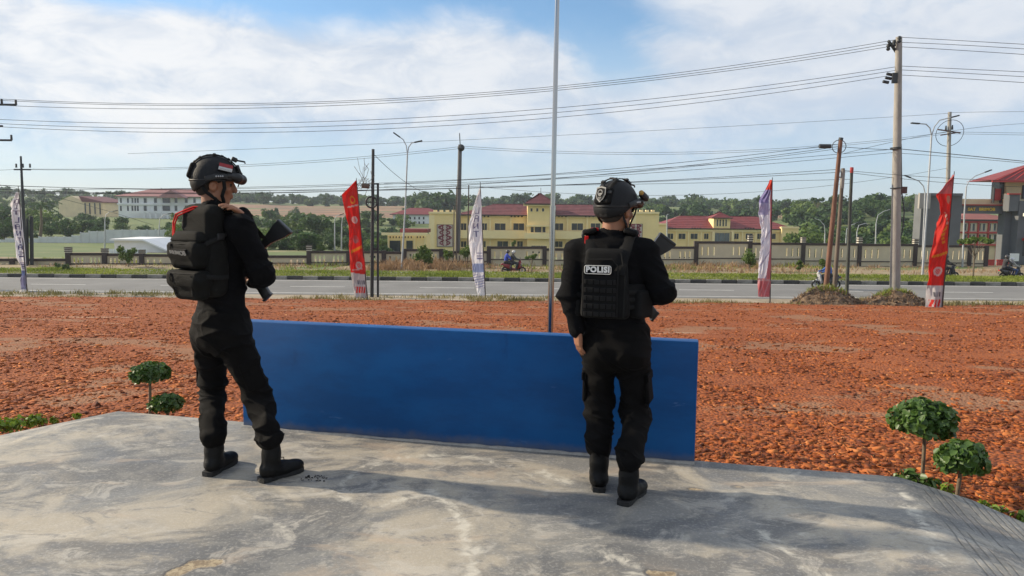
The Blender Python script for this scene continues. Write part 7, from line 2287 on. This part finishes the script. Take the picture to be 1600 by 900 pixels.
def topiary(base, ball_px, rad, label, seed, n, L, stem_r=0.013, Yoff=0.0):
    t = thing('topiary_shrub', base, label, 'shrub', 'clipped shrubs beside the slab')
    c = P(ball_px[0], ball_px[1], base.y + Yoff)
    mb = MB(); mb.tube([base - Vector((0, 0, .1)), base.lerp(c, .5) + Vector((.006, 0, 0)), c + Vector((0, 0, rad[2] * .3))], [stem_r, stem_r * .9, stem_r * .7], 8)
    rnd = random.Random(seed)
    mb.build('stem', M['wood_stem'], t, True)
    mb = MB()
    for k in range(10):
        q = base.lerp(c, .78 + .03 * k * .5)
        e = c + Vector((rnd.gauss(0, 1) * rad[0] * .5, rnd.gauss(0, 1) * rad[1] * .5, rnd.uniform(-.2, .6) * rad[2]))
        mb.tube([q, q.lerp(e, .5) + Vector((0, 0, .01)), e], [.005, .004, .002], 5)
    o = mb.build('twigs', M['wood_stem'], t); o['kind'] = 'stuff'
    o = leaf_crown('crown', c, rad, n, L, M['leaf_dark'], t, seed, .5, .55); o['kind'] = 'stuff'
    return t
topiary(G(1441, 750, -.2), (1444, 656), (.182, .172, .128), 'large clipped round shrub on a stem at the right slab corner', 1, 1500, .046)
topiary(G(1492, 782, -.2), (1503, 718), (.140, .13, .108), 'lower clipped shrub right of the large round one', 2, 950, .042)
topiary(G(233, 650, -.2), (234, 584), (.148, .14, .098), 'clipped round shrub on a stem behind the left slab corner', 3, 1400, .034)
topiary(G(262, 655, -.2), (259, 631), (.128, .12, .08), 'low clipped shrub at the foot of the left round one', 4, 1000, .034)
def low_plant(px, py, r, h, n, L, label, seed, m):
    b = G(px, py, -.2)
    t = thing('seedling', b, label, 'plant', 'low plants along the slab edge')
    mb = MB(); rnd = random.Random(seed)
    for k in range(5):
        mb.tube([b, b + Vector((rnd.gauss(0, r * .4), rnd.gauss(0, r * .4), h * .9))], [.004, .002], 5)
    o = mb.build('stems', M['wood_stem'], t); o['kind'] = 'stuff'
    o = leaf_crown('foliage', b + Vector((0, 0, h * .55)), (r, r * .9, h * .55), n, L, m, t, seed, .8, .9); o['kind'] = 'stuff'
low_plant(1420, 760, .085, .10, 60, .042, 'dark leafy seedling at the foot of the large round shrub', 11, M['leaf_dark'])
low_plant(1445, 768, .09, .10, 60, .042, 'dark leafy seedling between the two right shrubs', 12, M['leaf_dark'])
low_plant(1478, 777, .05, .09, 30, .034, 'small yellow-green seedling at the foot of the lower right shrub', 13, M['leaf_bright'])
low_plant(1536, 796, .045, .05, 26, .028, 'tiny green sprout on the right slab edge, nearest the shrubs', 14, M['leaf_bright'])
low_plant(1562, 804, .05, .06, 30, .030, 'tiny green sprout on the right slab edge, middle one', 15, M['leaf_bright'])
low_plant(1596, 818, .06, .06, 36, .032, 'green sprout at the right picture edge beside the slab', 16, M['leaf_bright'])
for i, (px, py, r, h, lab) in enumerate(((4, 676, .10, .12, 'bright green low plant at the left picture edge'), (26, 672, .10, .11, 'second bright green low plant from the left edge'), (48, 667, .09, .10, 'third bright green low plant from the left edge'), (62, 662, .06, .08, 'small bright plant ending the row at the left slab edge'), (84, 660, .03, .05, 'tiny sprout just past the row of plants at left'), (120, 652, .03, .04, 'tiny lone sprout on the left slab rim'))):
    low_plant(px, py + 2, r, h, int(900 * r), .036, lab, 30 + i, M['leaf_bright'])

# ================================================================== TREES
def tree_proto(kind, seed):
    """unit tree about 1 m tall: meshes of a trunk with limbs and a crown of leaf clumps"""
    rnd = random.Random(seed); rs = np.random.RandomState(seed)
    mb = MB()
    th = {'round': .38, 'tall': .5, 'umbrella': .7, 'bush': .12}[kind]
    mb.tube([(0, 0, -.05), (rnd.gauss(0, .01), 0, th * .6), (rnd.gauss(0, .02), 0, th + .15)], [.028, .02, .012], 6)
    cl = []
    nb = {'round': 9, 'tall': 9, 'umbrella': 7, 'bush': 8}[kind]
    for k in range(nb):
        a = 2 * math.pi * k / nb + rnd.random()
        if kind == 'round': c = Vector((math.cos(a) * rnd.uniform(.10, .30), math.sin(a) * rnd.uniform(.10, .30), rnd.uniform(.42, .86))); r = rnd.uniform(.13, .21)
        elif kind == 'tall': c = Vector((math.cos(a) * rnd.uniform(.03, .16), math.sin(a) * rnd.uniform(.03, .16), rnd.uniform(.38, .90))); r = rnd.uniform(.10, .16)
        elif kind == 'umbrella': c = Vector((math.cos(a) * rnd.uniform(.12, .42), math.sin(a) * rnd.uniform(.12, .42), rnd.uniform(.80, .95))); r = rnd.uniform(.10, .16)
        else: c = Vector((math.cos(a) * rnd.uniform(.1, .42), math.sin(a) * rnd.uniform(.1, .42), rnd.uniform(.25, .72))); r = rnd.uniform(.2, .3)
        cl.append((c, r))
        mb.tube([(0, 0, th * rnd.uniform(.5, 1)), tuple(c * .6 + Vector((0, 0, th * .3))), tuple(c)], [.012, .008, .003], 4)
    Vt = [v for v in mb.v]; Ft = mb.f
    me_t = bpy.data.meshes.new('trunk'); me_t.from_pydata(Vt, [], Ft); me_t.materials.append(M['wood_stem'])
    n = 110 if kind != 'bush' else 130
    Vs = []
    for c, r in cl:
        d = rs.normal(0, 1, (n, 3)); d /= np.linalg.norm(d, axis=1, keepdims=True)
        flat = np.array((1, 1, .55 if kind == 'umbrella' else .85))
        p = np.array(c) + d * r * (rs.rand(n, 1) ** .45) * flat
        nr = d + rs.normal(0, .6, (n, 3)); nr /= np.linalg.norm(nr, axis=1, keepdims=True)
        a = np.cross(nr, rs.normal(0, 1, (n, 3))); a /= np.linalg.norm(a, axis=1, keepdims=True); b = np.cross(nr, a)
        s = (.028 + .030 * rs.rand(n))[:, None]
        Vs.append(np.stack([p - a * s, p + b * s * .6, p + a * s, p - b * s * .6], 1))
    V = np.concatenate(Vs).reshape(-1, 3)
    F = np.arange(len(V)).reshape(-1, 4)
    me_c = np_mesh('crown', V, F)
    return me_t, me_c, V.reshape(-1, 4, 3)
TP = {(k, i): tree_proto(k, 40 + 7 * i + len(k)) for k in ('round', 'tall', 'umbrella', 'bush') for i in (0, 1)}
CROWN = {}
def crown_mesh(key, m):
    kk = (key, m.name)
    if kk not in CROWN:
        me = TP[key][1].copy(); me.materials.append(m); CROWN[kk] = me
    return CROWN[kk]
def tree(kind, px, py_top, py_base, Y, label, seed=0, w=1.0, light=False, name='leafy_tree', group='trees', ground=None):
    top = P(px, py_top, Y); z0 = P(px, py_base, Y).z if ground is None else ground
    H = top.z - z0
    t = thing(name, (top.x, Y, z0), label, 'tree' if kind != 'bush' else 'bush', group)
    key = (kind, seed % 2)
    for nm, me in (('trunk', TP[key][0]), ('crown', crown_mesh(key, M['tree_leaf2'] if light else M['tree_leaf']))):
        o = bpy.data.objects.new(nm, me); link(o, t)
        if nm == 'crown': o['kind'] = 'stuff'
    s = H / (1.0 if kind != 'bush' else .95)
    t.scale = (s * w, s * w, s); t.rotation_euler.z = seed * 1.3
    return t
# saplings on the median and behind it
for i, (px, yt, yb, Y, lab) in enumerate(((663.5, 379, 428, 56.5, 'young tree with round green top left of the carved panel'), (1173, 387, 428, 57.5, 'young leafy tree before the fence left of the lilac banner'), (831, 397, 428, 50, 'small sapling with flat leaves beside the red motorbike'), (1525, 369, 430, 50.5, 'young branching tree on the median before the gate'), (199, 381, 424, 56, 'young tree with round top before the white shed'), (1286, 402, 432, 58, 'spindly sapling behind the leaning rusty pole'), (1250, 405, 430, 58, 'thin sapling right of the lilac banner'), (727, 382, 412, 59, 'green shrub tree at the foot of the weathered concrete pole'), (700, 388, 414, 58.6, 'leafy sapling left of the weathered concrete pole'))):
    tree('tall' if i in (5, 6) else 'umbrella' if i in (2, 3) else 'round', px, yt, yb, Y, lab, i, 0.85 if i not in (2, 3) else .9, True, 'young_tree', 'young roadside trees')
for i, (px, yt, yb, Y, lab) in enumerate(((89, 408, 425, 52, 'left of two clipped round bushes on the median'), (102.5, 409, 429, 49.6, 'right and larger of two clipped round bushes on the median'))):
    tree('bush', px, yt, yb, Y, lab, i, 0.55, False, 'round_bush', 'median bushes')
# named trees behind the fences
tl = [('round', 18, 322, 392, 150, 'dark tree behind the leftmost banner'), ('round', 104, 343, 385, 128, 'broad tree below the beige hall'), ('bush', 148, 350, 382, 126, 'low wide tree before the beige hall'),
      ('round', 5, 338, 390, 118, 'tree at the left edge behind the grey panel wall'), ('bush', 190, 345, 375, 150, 'low tree below the white building corner'), ('bush', 232, 347, 376, 155, 'hedge-like tree below the white building'),
      ('tall', 432, 323, 350, 300, 'lone tree on the bare red slope'), ('round', 460, 322, 352, 290, 'second lone tree on the bare red slope, rounder'),
      ('round', 1196, 303, 345, 260, 'tall tree rising behind the lilac banner'), ('umbrella', 1277, 308, 345, 230, 'flat-topped tree on the right skyline'), ('tall', 1300, 306, 345, 240, 'narrow tree on the right skyline beside the leaning pole'), ('round', 1262, 316, 350, 235, 'bushy tree on the right skyline'),
      ('tall', 803, 374, 402, 88, 'slim tree behind the raised fence panel'), ('round', 1200, 374, 404, 90, 'light green tree before the second yellow building')]
for i, (k, px, yt, yb, Y, lab) in enumerate(tl): tree(k, px, yt, yb, Y, lab, i, 0.8 if k == 'round' else .7, i in (12, 13), 'leafy_tree', 'trees beyond the fences')
def palm():
    Y = 118
    base = P(62, 378, Y); top = P(64, 321, Y)
    t = thing('palm_tree', base, 'palm tree with spreading fronds on the left hillside', 'tree', 'trees beyond the fences')
    mb = MB(); mb.tube([base, base.lerp(top, .5) + Vector((.2, 0, 0)), top], [.28, .2, .16], 8); mb.build('trunk', M['wood_stem'], t, True)
    rnd = random.Random(4)
    for k in range(17):
        a = 2 * math.pi * k / 17 + rnd.random() * .3; el = rnd.uniform(-.1, .9); Lf = rnd.uniform(2.8, 3.8)
        d = Vector((math.cos(a), math.sin(a), 0))
        pts = [top + d * Lf * s * math.cos(el * .6) + Vector((0, 0, Lf * (s * math.sin(el) - .55 * s * s))) for s in (0, .25, .5, .75, 1)]
        mb = MB()
        for i in range(4):
            p, q = pts[i], pts[i + 1]; ax = (q - p).normalized(); sd_ = ax.cross(Vector((0, 0, 1))).normalized()
            for j in range(3):
                c = p.lerp(q, (j + .5) / 3); l = .55 * (1 - abs((i * 3 + j) / 12 - .45))
                for sg in (-1, 1):
                    e = c + sd_ * sg * l + ax * .25 - Vector((0, 0, .22))
                    mb.add([c - ax * .1, c + ax * .1, e], [(0, 1, 2)])
        mb.tube(pts, .03, 4)
        mb.build('frond', M['tree_leaf'], t)
palm()
# ---- woods that read as one mass
def wood(name, spots, label, seed, light=0.3):
    """spots: list of (count, px range, Y range, height range)"""
    rs = np.random.RandomState(seed); chunks = {0: [], 1: []}
    keys = list(TP.keys())
    for cnt, pr, yr, hr, kinds in spots:
        for k in range(cnt):
            Y = rs.uniform(*yr); px = rs.uniform(*pr); X = PX(px, Y)
            z = float(ground_far(np.array([X]), np.array([Y]))[0]) - .2
            H = rs.uniform(*hr)
            kk = [q for q in keys if q[0] in kinds][rs.randint(0, 2 * len(kinds))]
            Q = TP[kk][2]
            z -= 0.0 if kk[0] == 'bush' else 0.30 * H
            step = 1 if Y < 140 else 2 if Y < 260 else 4
            Q = Q[rs.randint(0, step)::step]
            c = Q.mean(1, keepdims=True)
            Qs = c + (Q - c) * (step ** .5) * 1.15
            a = rs.rand() * 6.28; ca, sa = math.cos(a), math.sin(a)
            w = H * rs.uniform(.85, 1.35)
            x = (Qs[..., 0] * ca - Qs[..., 1] * sa) * w + X; y = (Qs[..., 0] * sa + Qs[..., 1] * ca) * w + Y
            chunks[int(rs.rand() < light)].append(np.stack([x, y, Qs[..., 2] * H + z], -1))
    V = np.concatenate([np.concatenate(chunks[i]) if chunks[i] else np.zeros((0, 4, 3)) for i in (0, 1)])
    n0 = sum(len(c) for c in chunks[0])
    me = np_mesh(name, V.reshape(-1, 3), np.arange(len(V) * 4).reshape(-1, 4))
    me.materials.append(M['tree_leaf']); me.materials.append(M['tree_leaf2'])
    mi = np.zeros(len(V), np.int32); mi[n0:] = 1
    me.polygons.foreach_set('material_index', mi)
    o = bpy.data.objects.new(name, me); link(o)
    tag(o, label, 'wood', kind='stuff')
ALLK = ('round', 'tall', 'bush')
wood('hillside_wood', [(26, (-40, 85), (150, 215), (3.5, 6), ALLK), (34, (85, 200), (140, 215), (1.8, 3.4), ('bush', 'round')), (40, (-40, 310), (120, 160), (1.6, 3.0), ('bush', 'round')), (60, (-60, 200), (265, 380), (4, 7), ALLK)], 'dense trees and scrub covering the left hillside', 3)
wood('thicket', [(60, (365, 612), (92, 130), (1.6, 3.4), ('bush', 'round')), (70, (365, 640), (130, 230), (3.0, 5.5), ALLK), (20, (260, 370), (100, 200), (1.5, 4), ('bush',))], 'green thicket behind the fence between the left officer and red banner', 5, .45)
wood('right_wood', [(90, (1235, 1450), (130, 230), (3.5, 7.0), ALLK), (90, (1230, 1460), (230, 340), (5, 8), ALLK), (26, (1245, 1440), (95, 130), (1.8, 4), ('bush', 'round'))], 'dense wood climbing the hill behind the right fence', 7, .35)
wood('skyline_wood', [(420, (-150, 1750), (425, 640), (5, 10), ALLK + ('umbrella',)), (70, (330, 620), (445, 520), (5, 9), ALLK), (60, (960, 1250), (260, 420), (6, 9), ALLK), (26, (650, 715), (300, 360), (9, 13), ALLK), (110, (600, 1100), (430, 560), (6, 11), ALLK)], 'far belt of trees along the skyline', 9, .2)

# ================================================================== SCOOTERS AND RIDERS
def scooter(loc, heading, colour, label, trim=None):
    """x forward; wheels, leg shield, floor, seat tail, bar"""
    t = thing('motor_scooter', loc, label, 'motor scooter', 'motor scooters on the road')
    ORG[t.name] = Vector((0, 0, 0))
    body_m = mat('scooter_paint', colour, .3, .08, 3, coat=.5)
    dark = M['black_plastic']
    for x in (-.60, .64):
        mb = MB(); mb.torus((x, 0, .27), .215, .058, (0, 1, 0), 22, 8); w = mb.build('wheel', M['sole'], t, True)
        mb = MB(); mb.tube([(x, -.03, .27), (x, .03, .27)], .07, 10)
        for k in range(5):
            a = 2 * math.pi * k / 5; mb.tube([(x, 0, .27), (x + .17 * math.cos(a), 0, .27 + .17 * math.sin(a))], .018, 4)
        mb.torus((x, 0, .27), .17, .02, (0, 1, 0), 18, 5)
        mb.build('rim', M['galv'], w)
    sd = SDF(.018)
    sd.cone((-.80, 0, .72), (-.30, 0, .62), .07, .13, .06); sd.cone((-.62, 0, .60), (-.2, 0, .46), .10, .13, .06); sd.cone((-.15, 0, .35), (.28, 0, .33), .09, .09, .05)
    sdf_obj(sd, 'body', body_m, t)
    sd = SDF(.018)
    sd.cone((.30, 0, .38), (.46, 0, .85), .10, .11, .05); sd.cone((.38, .12, .5), (.46, .12, .8), .05, .05, .05); sd.cone((.38, -.12, .5), (.46, -.12, .8), .05, .05, .05); sd.cone((.46, 0, .85), (.50, 0, .98), .10, .07, .05)
    sdf_obj(sd, 'leg_shield', trim or body_m, t)
    sd = SDF(.018); sd.cone((.50, 0, .50), (.78, 0, .46), .06, .05, .03); sd.cone((.44, 0, .52), (.60, 0, .55), .06, .05, .03); sdf_obj(sd, 'front_fender', trim or body_m, t)
    sd = SDF(.018); sd.cone((-.66, 0, .80), (-.05, 0, .74), .085, .10, .05); sdf_obj(sd, 'seat', dark, t)
    sd = SDF(.018); sd.cone((-.60, .07, .30), (-.15, .08, .33), .07, .11, .04); sd.cone((-.72, -.13, .36), (-.25, -.13, .27), .05, .04, .02); sdf_obj(sd, 'engine', dark, t)
    mb = MB(); mb.tube([(.45, -.33, 1.0), (.50, -.12, .98), (.52, 0, .97), (.50, .12, .98), (.45, .33, 1.0)], .022, 6); mb.build('handlebar', dark, t)
    for s in (-1, 1):
        mb = MB(); mb.tube([(.46, s * .26, 1.0), (.48, s * .32, 1.12)], .01, 5); mb.rbox((.48, s * .34, 1.16), (.03, .12, .08), None, .01); mb.build('mirror', dark, t)
        mb = MB(); mb.tube([(.55, s * .05, .72), (.64, s * .05, .27)], .025, 6); mb.build('fork', M['dark_steel'], t)
    mb = MB(); mb.sphere((.57, 0, .92), .06, 8, 6, (.6, 1.2, .8)); mb.build('headlight', M['white_cap'], t, True)
    mb = MB(); mb.rbox((-.88, 0, .68), (.05, .14, .07), None, .015); mb.build('tail_light', M['red_strap'], t)
    mb = MB(); mb.rbox((-.90, 0, .50), (.01, .16, .12), Matrix.Rotation(R(20), 3, 'Y'), .004); mb.build('number_plate', dark, t)
    t.location = loc; t.rotation_euler.z = heading
    return t
def rider(loc, heading, label, jacket, trousers, helmet_c, dx=0.0, hands=True, size=1.0):
    t = thing('person', loc, label, 'person')
    ORG[t.name] = Vector((0, 0, 0))
    hip = Vector((-.18 + dx, 0, .88)); ch = Vector((-.13 + dx, 0, 1.20)); nk = Vector((-.09 + dx, 0, 1.40)); hd = Vector((-.04 + dx, 0, 1.55))
    def L(s): 
        sh = nk + Vector((0, s * .17, -.05)); el = Vector((.12 + dx, s * .27, 1.12)); wr = Vector((.40 + dx * .5, s * .27, 1.03)) if hands else Vector((.18 + dx, s * .16, 1.0))
        kn = Vector((.24 + dx, s * .17, .76)); an = Vector((.14 + dx, s * .17, .42))
        return sh, el, wr, kn, an
    sd = SDF(.014)
    sd.ell(hd, (.10, .08, .12), None, .02); sd.cone(nk, hd, .055, .06, .02); sd.ell(ch, (.10, .14, .18), None, .03); sd.cone(hip, ch, .12, .12, .03); sd.cone(hd + Vector((.09, 0, -.01)), hd + Vector((.11, 0, -.03)), .015, .018, .01)
    for s in (-1, 1):
        sh, el, wr, kn, an = L(s)
        sd.chain([sh, el, wr], [.05, .04, .03], .02); sd.chain([hip + Vector((0, s * .09, 0)), kn, an], [.075, .055, .04], .02)
        sd.cone(wr, wr + Vector((.09, 0, -.01)), .035, .03, .01)
        for k in range(4): sd.cone(wr + Vector((.07, (k - 1.5) * .02, .01)), wr + Vector((.12, (k - 1.5) * .022, -.03)), .011, .009, .004)
        sd.cone(an, an + Vector((-.02, 0, -.07)), .04, .035, .02); sd.cone(an + Vector((-.02, 0, -.07)), an + Vector((.17, 0, -.08)), .038, .03, .02)
    sdf_obj(sd, 'body', M['skin'], t)
    sd = SDF(.014)
    sd.ell(ch, (.135, .175, .22), None, .03); sd.cone(hip + Vector((0, 0, .03)), ch, .145, .15, .03)
    for s in (-1, 1):
        sh, el, wr, kn, an = L(s); sd.cone(nk, sh, .06, .07, .03); sd.chain([sh, el, wr], [.075, .06, .045], .03)
    sdf_obj(sd, 'jacket', mat('jacket', jacket, .85, .15, 6), t, cloth_folds([], .008, 3.0))
    sd = SDF(.014); sd.ell(hip, (.15, .17, .12), None, .03)
    for s in (-1, 1):
        sh, el, wr, kn, an = L(s); sd.chain([hip + Vector((0, s * .09, 0)), kn, an], [.10, .075, .06], .03)
    sdf_obj(sd, 'trousers', mat('trousers', trousers, .85, .15, 6), t, cloth_folds([], .008, 8.0))
    for s in (-1, 1):
        sh, el, wr, kn, an = L(s); sd = SDF(.012); sd.cone(an + Vector((-.04, 0, -.08)), an + Vector((.17, 0, -.085)), .045, .04, .02); sdf_obj(sd, 'shoe', M['sole'], t)
    if helmet_c is not None:
        sd = SDF(.012); sd.ell(hd + Vector((-.01, 0, .03)), (.145, .13, .145), None, 0.0); sd.box(hd + Vector((.14, 0, -.07)), (.10, .2, .07), None, .02, 0.0, True); sd.cut(hd + Vector((0, 0, -.09)), (0, 0, -1))
        h = sdf_obj(sd, 'helmet', mat('helmet_paint', helmet_c, .3, .05, 3, coat=.4), t)
        mb = MB(); mb.tube([hd + Vector((.10, -.10, .05)), hd + Vector((.155, 0, .07)), hd + Vector((.10, .10, .05))], .014, 6); mb.build('peak', M['black_plastic'], h)
    t.location = loc; t.rotation_euler.z = heading; t.scale = (size, size, size)
    return t
def road_pt(px, Y, z=None): return Vector((PX(px, Y), Y, ZR if z is None else z))
Yb = 53.0
p = road_pt(803, Yb)
scooter(p, 0, (.26, .018, .022), 'red motor scooter carrying two people past the yellow building')
rider(p, 0, 'person in grey jacket and white helmet steering the red scooter', (.065, .062, .06), (.03, .03, .035), (.62, .6, .56), .06)
rider(p + Vector((0, 0, .04)), 0, 'person in bright blue jacket riding behind on the red scooter', (.03, .06, .36), (.05, .045, .05), (.06, .05, .05), -.36, False)
p = road_pt(1297, 44.4)
scooter(p, math.pi, (.03, .03, .034), 'black and white scooter behind the three thin poles', mat('white_shield', (.5, .5, .5), .35, .1, 4))
rider(p, math.pi, 'person in blue jacket riding the scooter behind the thin poles', (.05, .12, .36), (.022, .022, .026), (.05, .05, .055))
p = road_pt(1485, 51.8)
scooter(p, 0, (.025, .025, .03), 'black scooter half hidden by the large red banner')
rider(p, 0, 'person in dark clothes on the scooter behind the red banner', (.03, .03, .035), (.03, .03, .04), (.03, .03, .03))
p = road_pt(1588, 51.6)
scooter(p, 0, (.028, .028, .03), 'black scooter with two riders at the right picture edge')
rider(p, 0, 'person in white top and blue jeans steering the scooter at right', (.35, .34, .33), (.06, .09, .2), (.6, .6, .6), .06, True, .92)
rider(p + Vector((0, 0, .05)), 0, 'person in dark jacket and cap riding pillion at right', (.035, .032, .035), (.03, .03, .04), (.04, .035, .035), -.34, False)

# ================================================================== AIR
def haze():
    mb = MB(); mb.box((0, 480, 22), (2600, 1160, 64))
    m = bpy.data.materials.new('haze'); m.use_nodes = True
    nt = m.node_tree; nt.nodes.remove(nt.nodes['Principled BSDF'])
    v = nt.nodes.new('ShaderNodeVolumePrincipled')
    v.inputs['Color'].default_value = (0.80, 0.88, 1.0, 1); v.inputs['Density'].default_value = 0.00030; v.inputs['Anisotropy'].default_value = 0.2
    nt.links.new(v.outputs[0], nt.nodes['Material Output'].inputs['Volume'])
    o = mb.build('haze', m); tag(o, 'thin morning haze over the whole place', 'haze', kind='stuff')
haze()
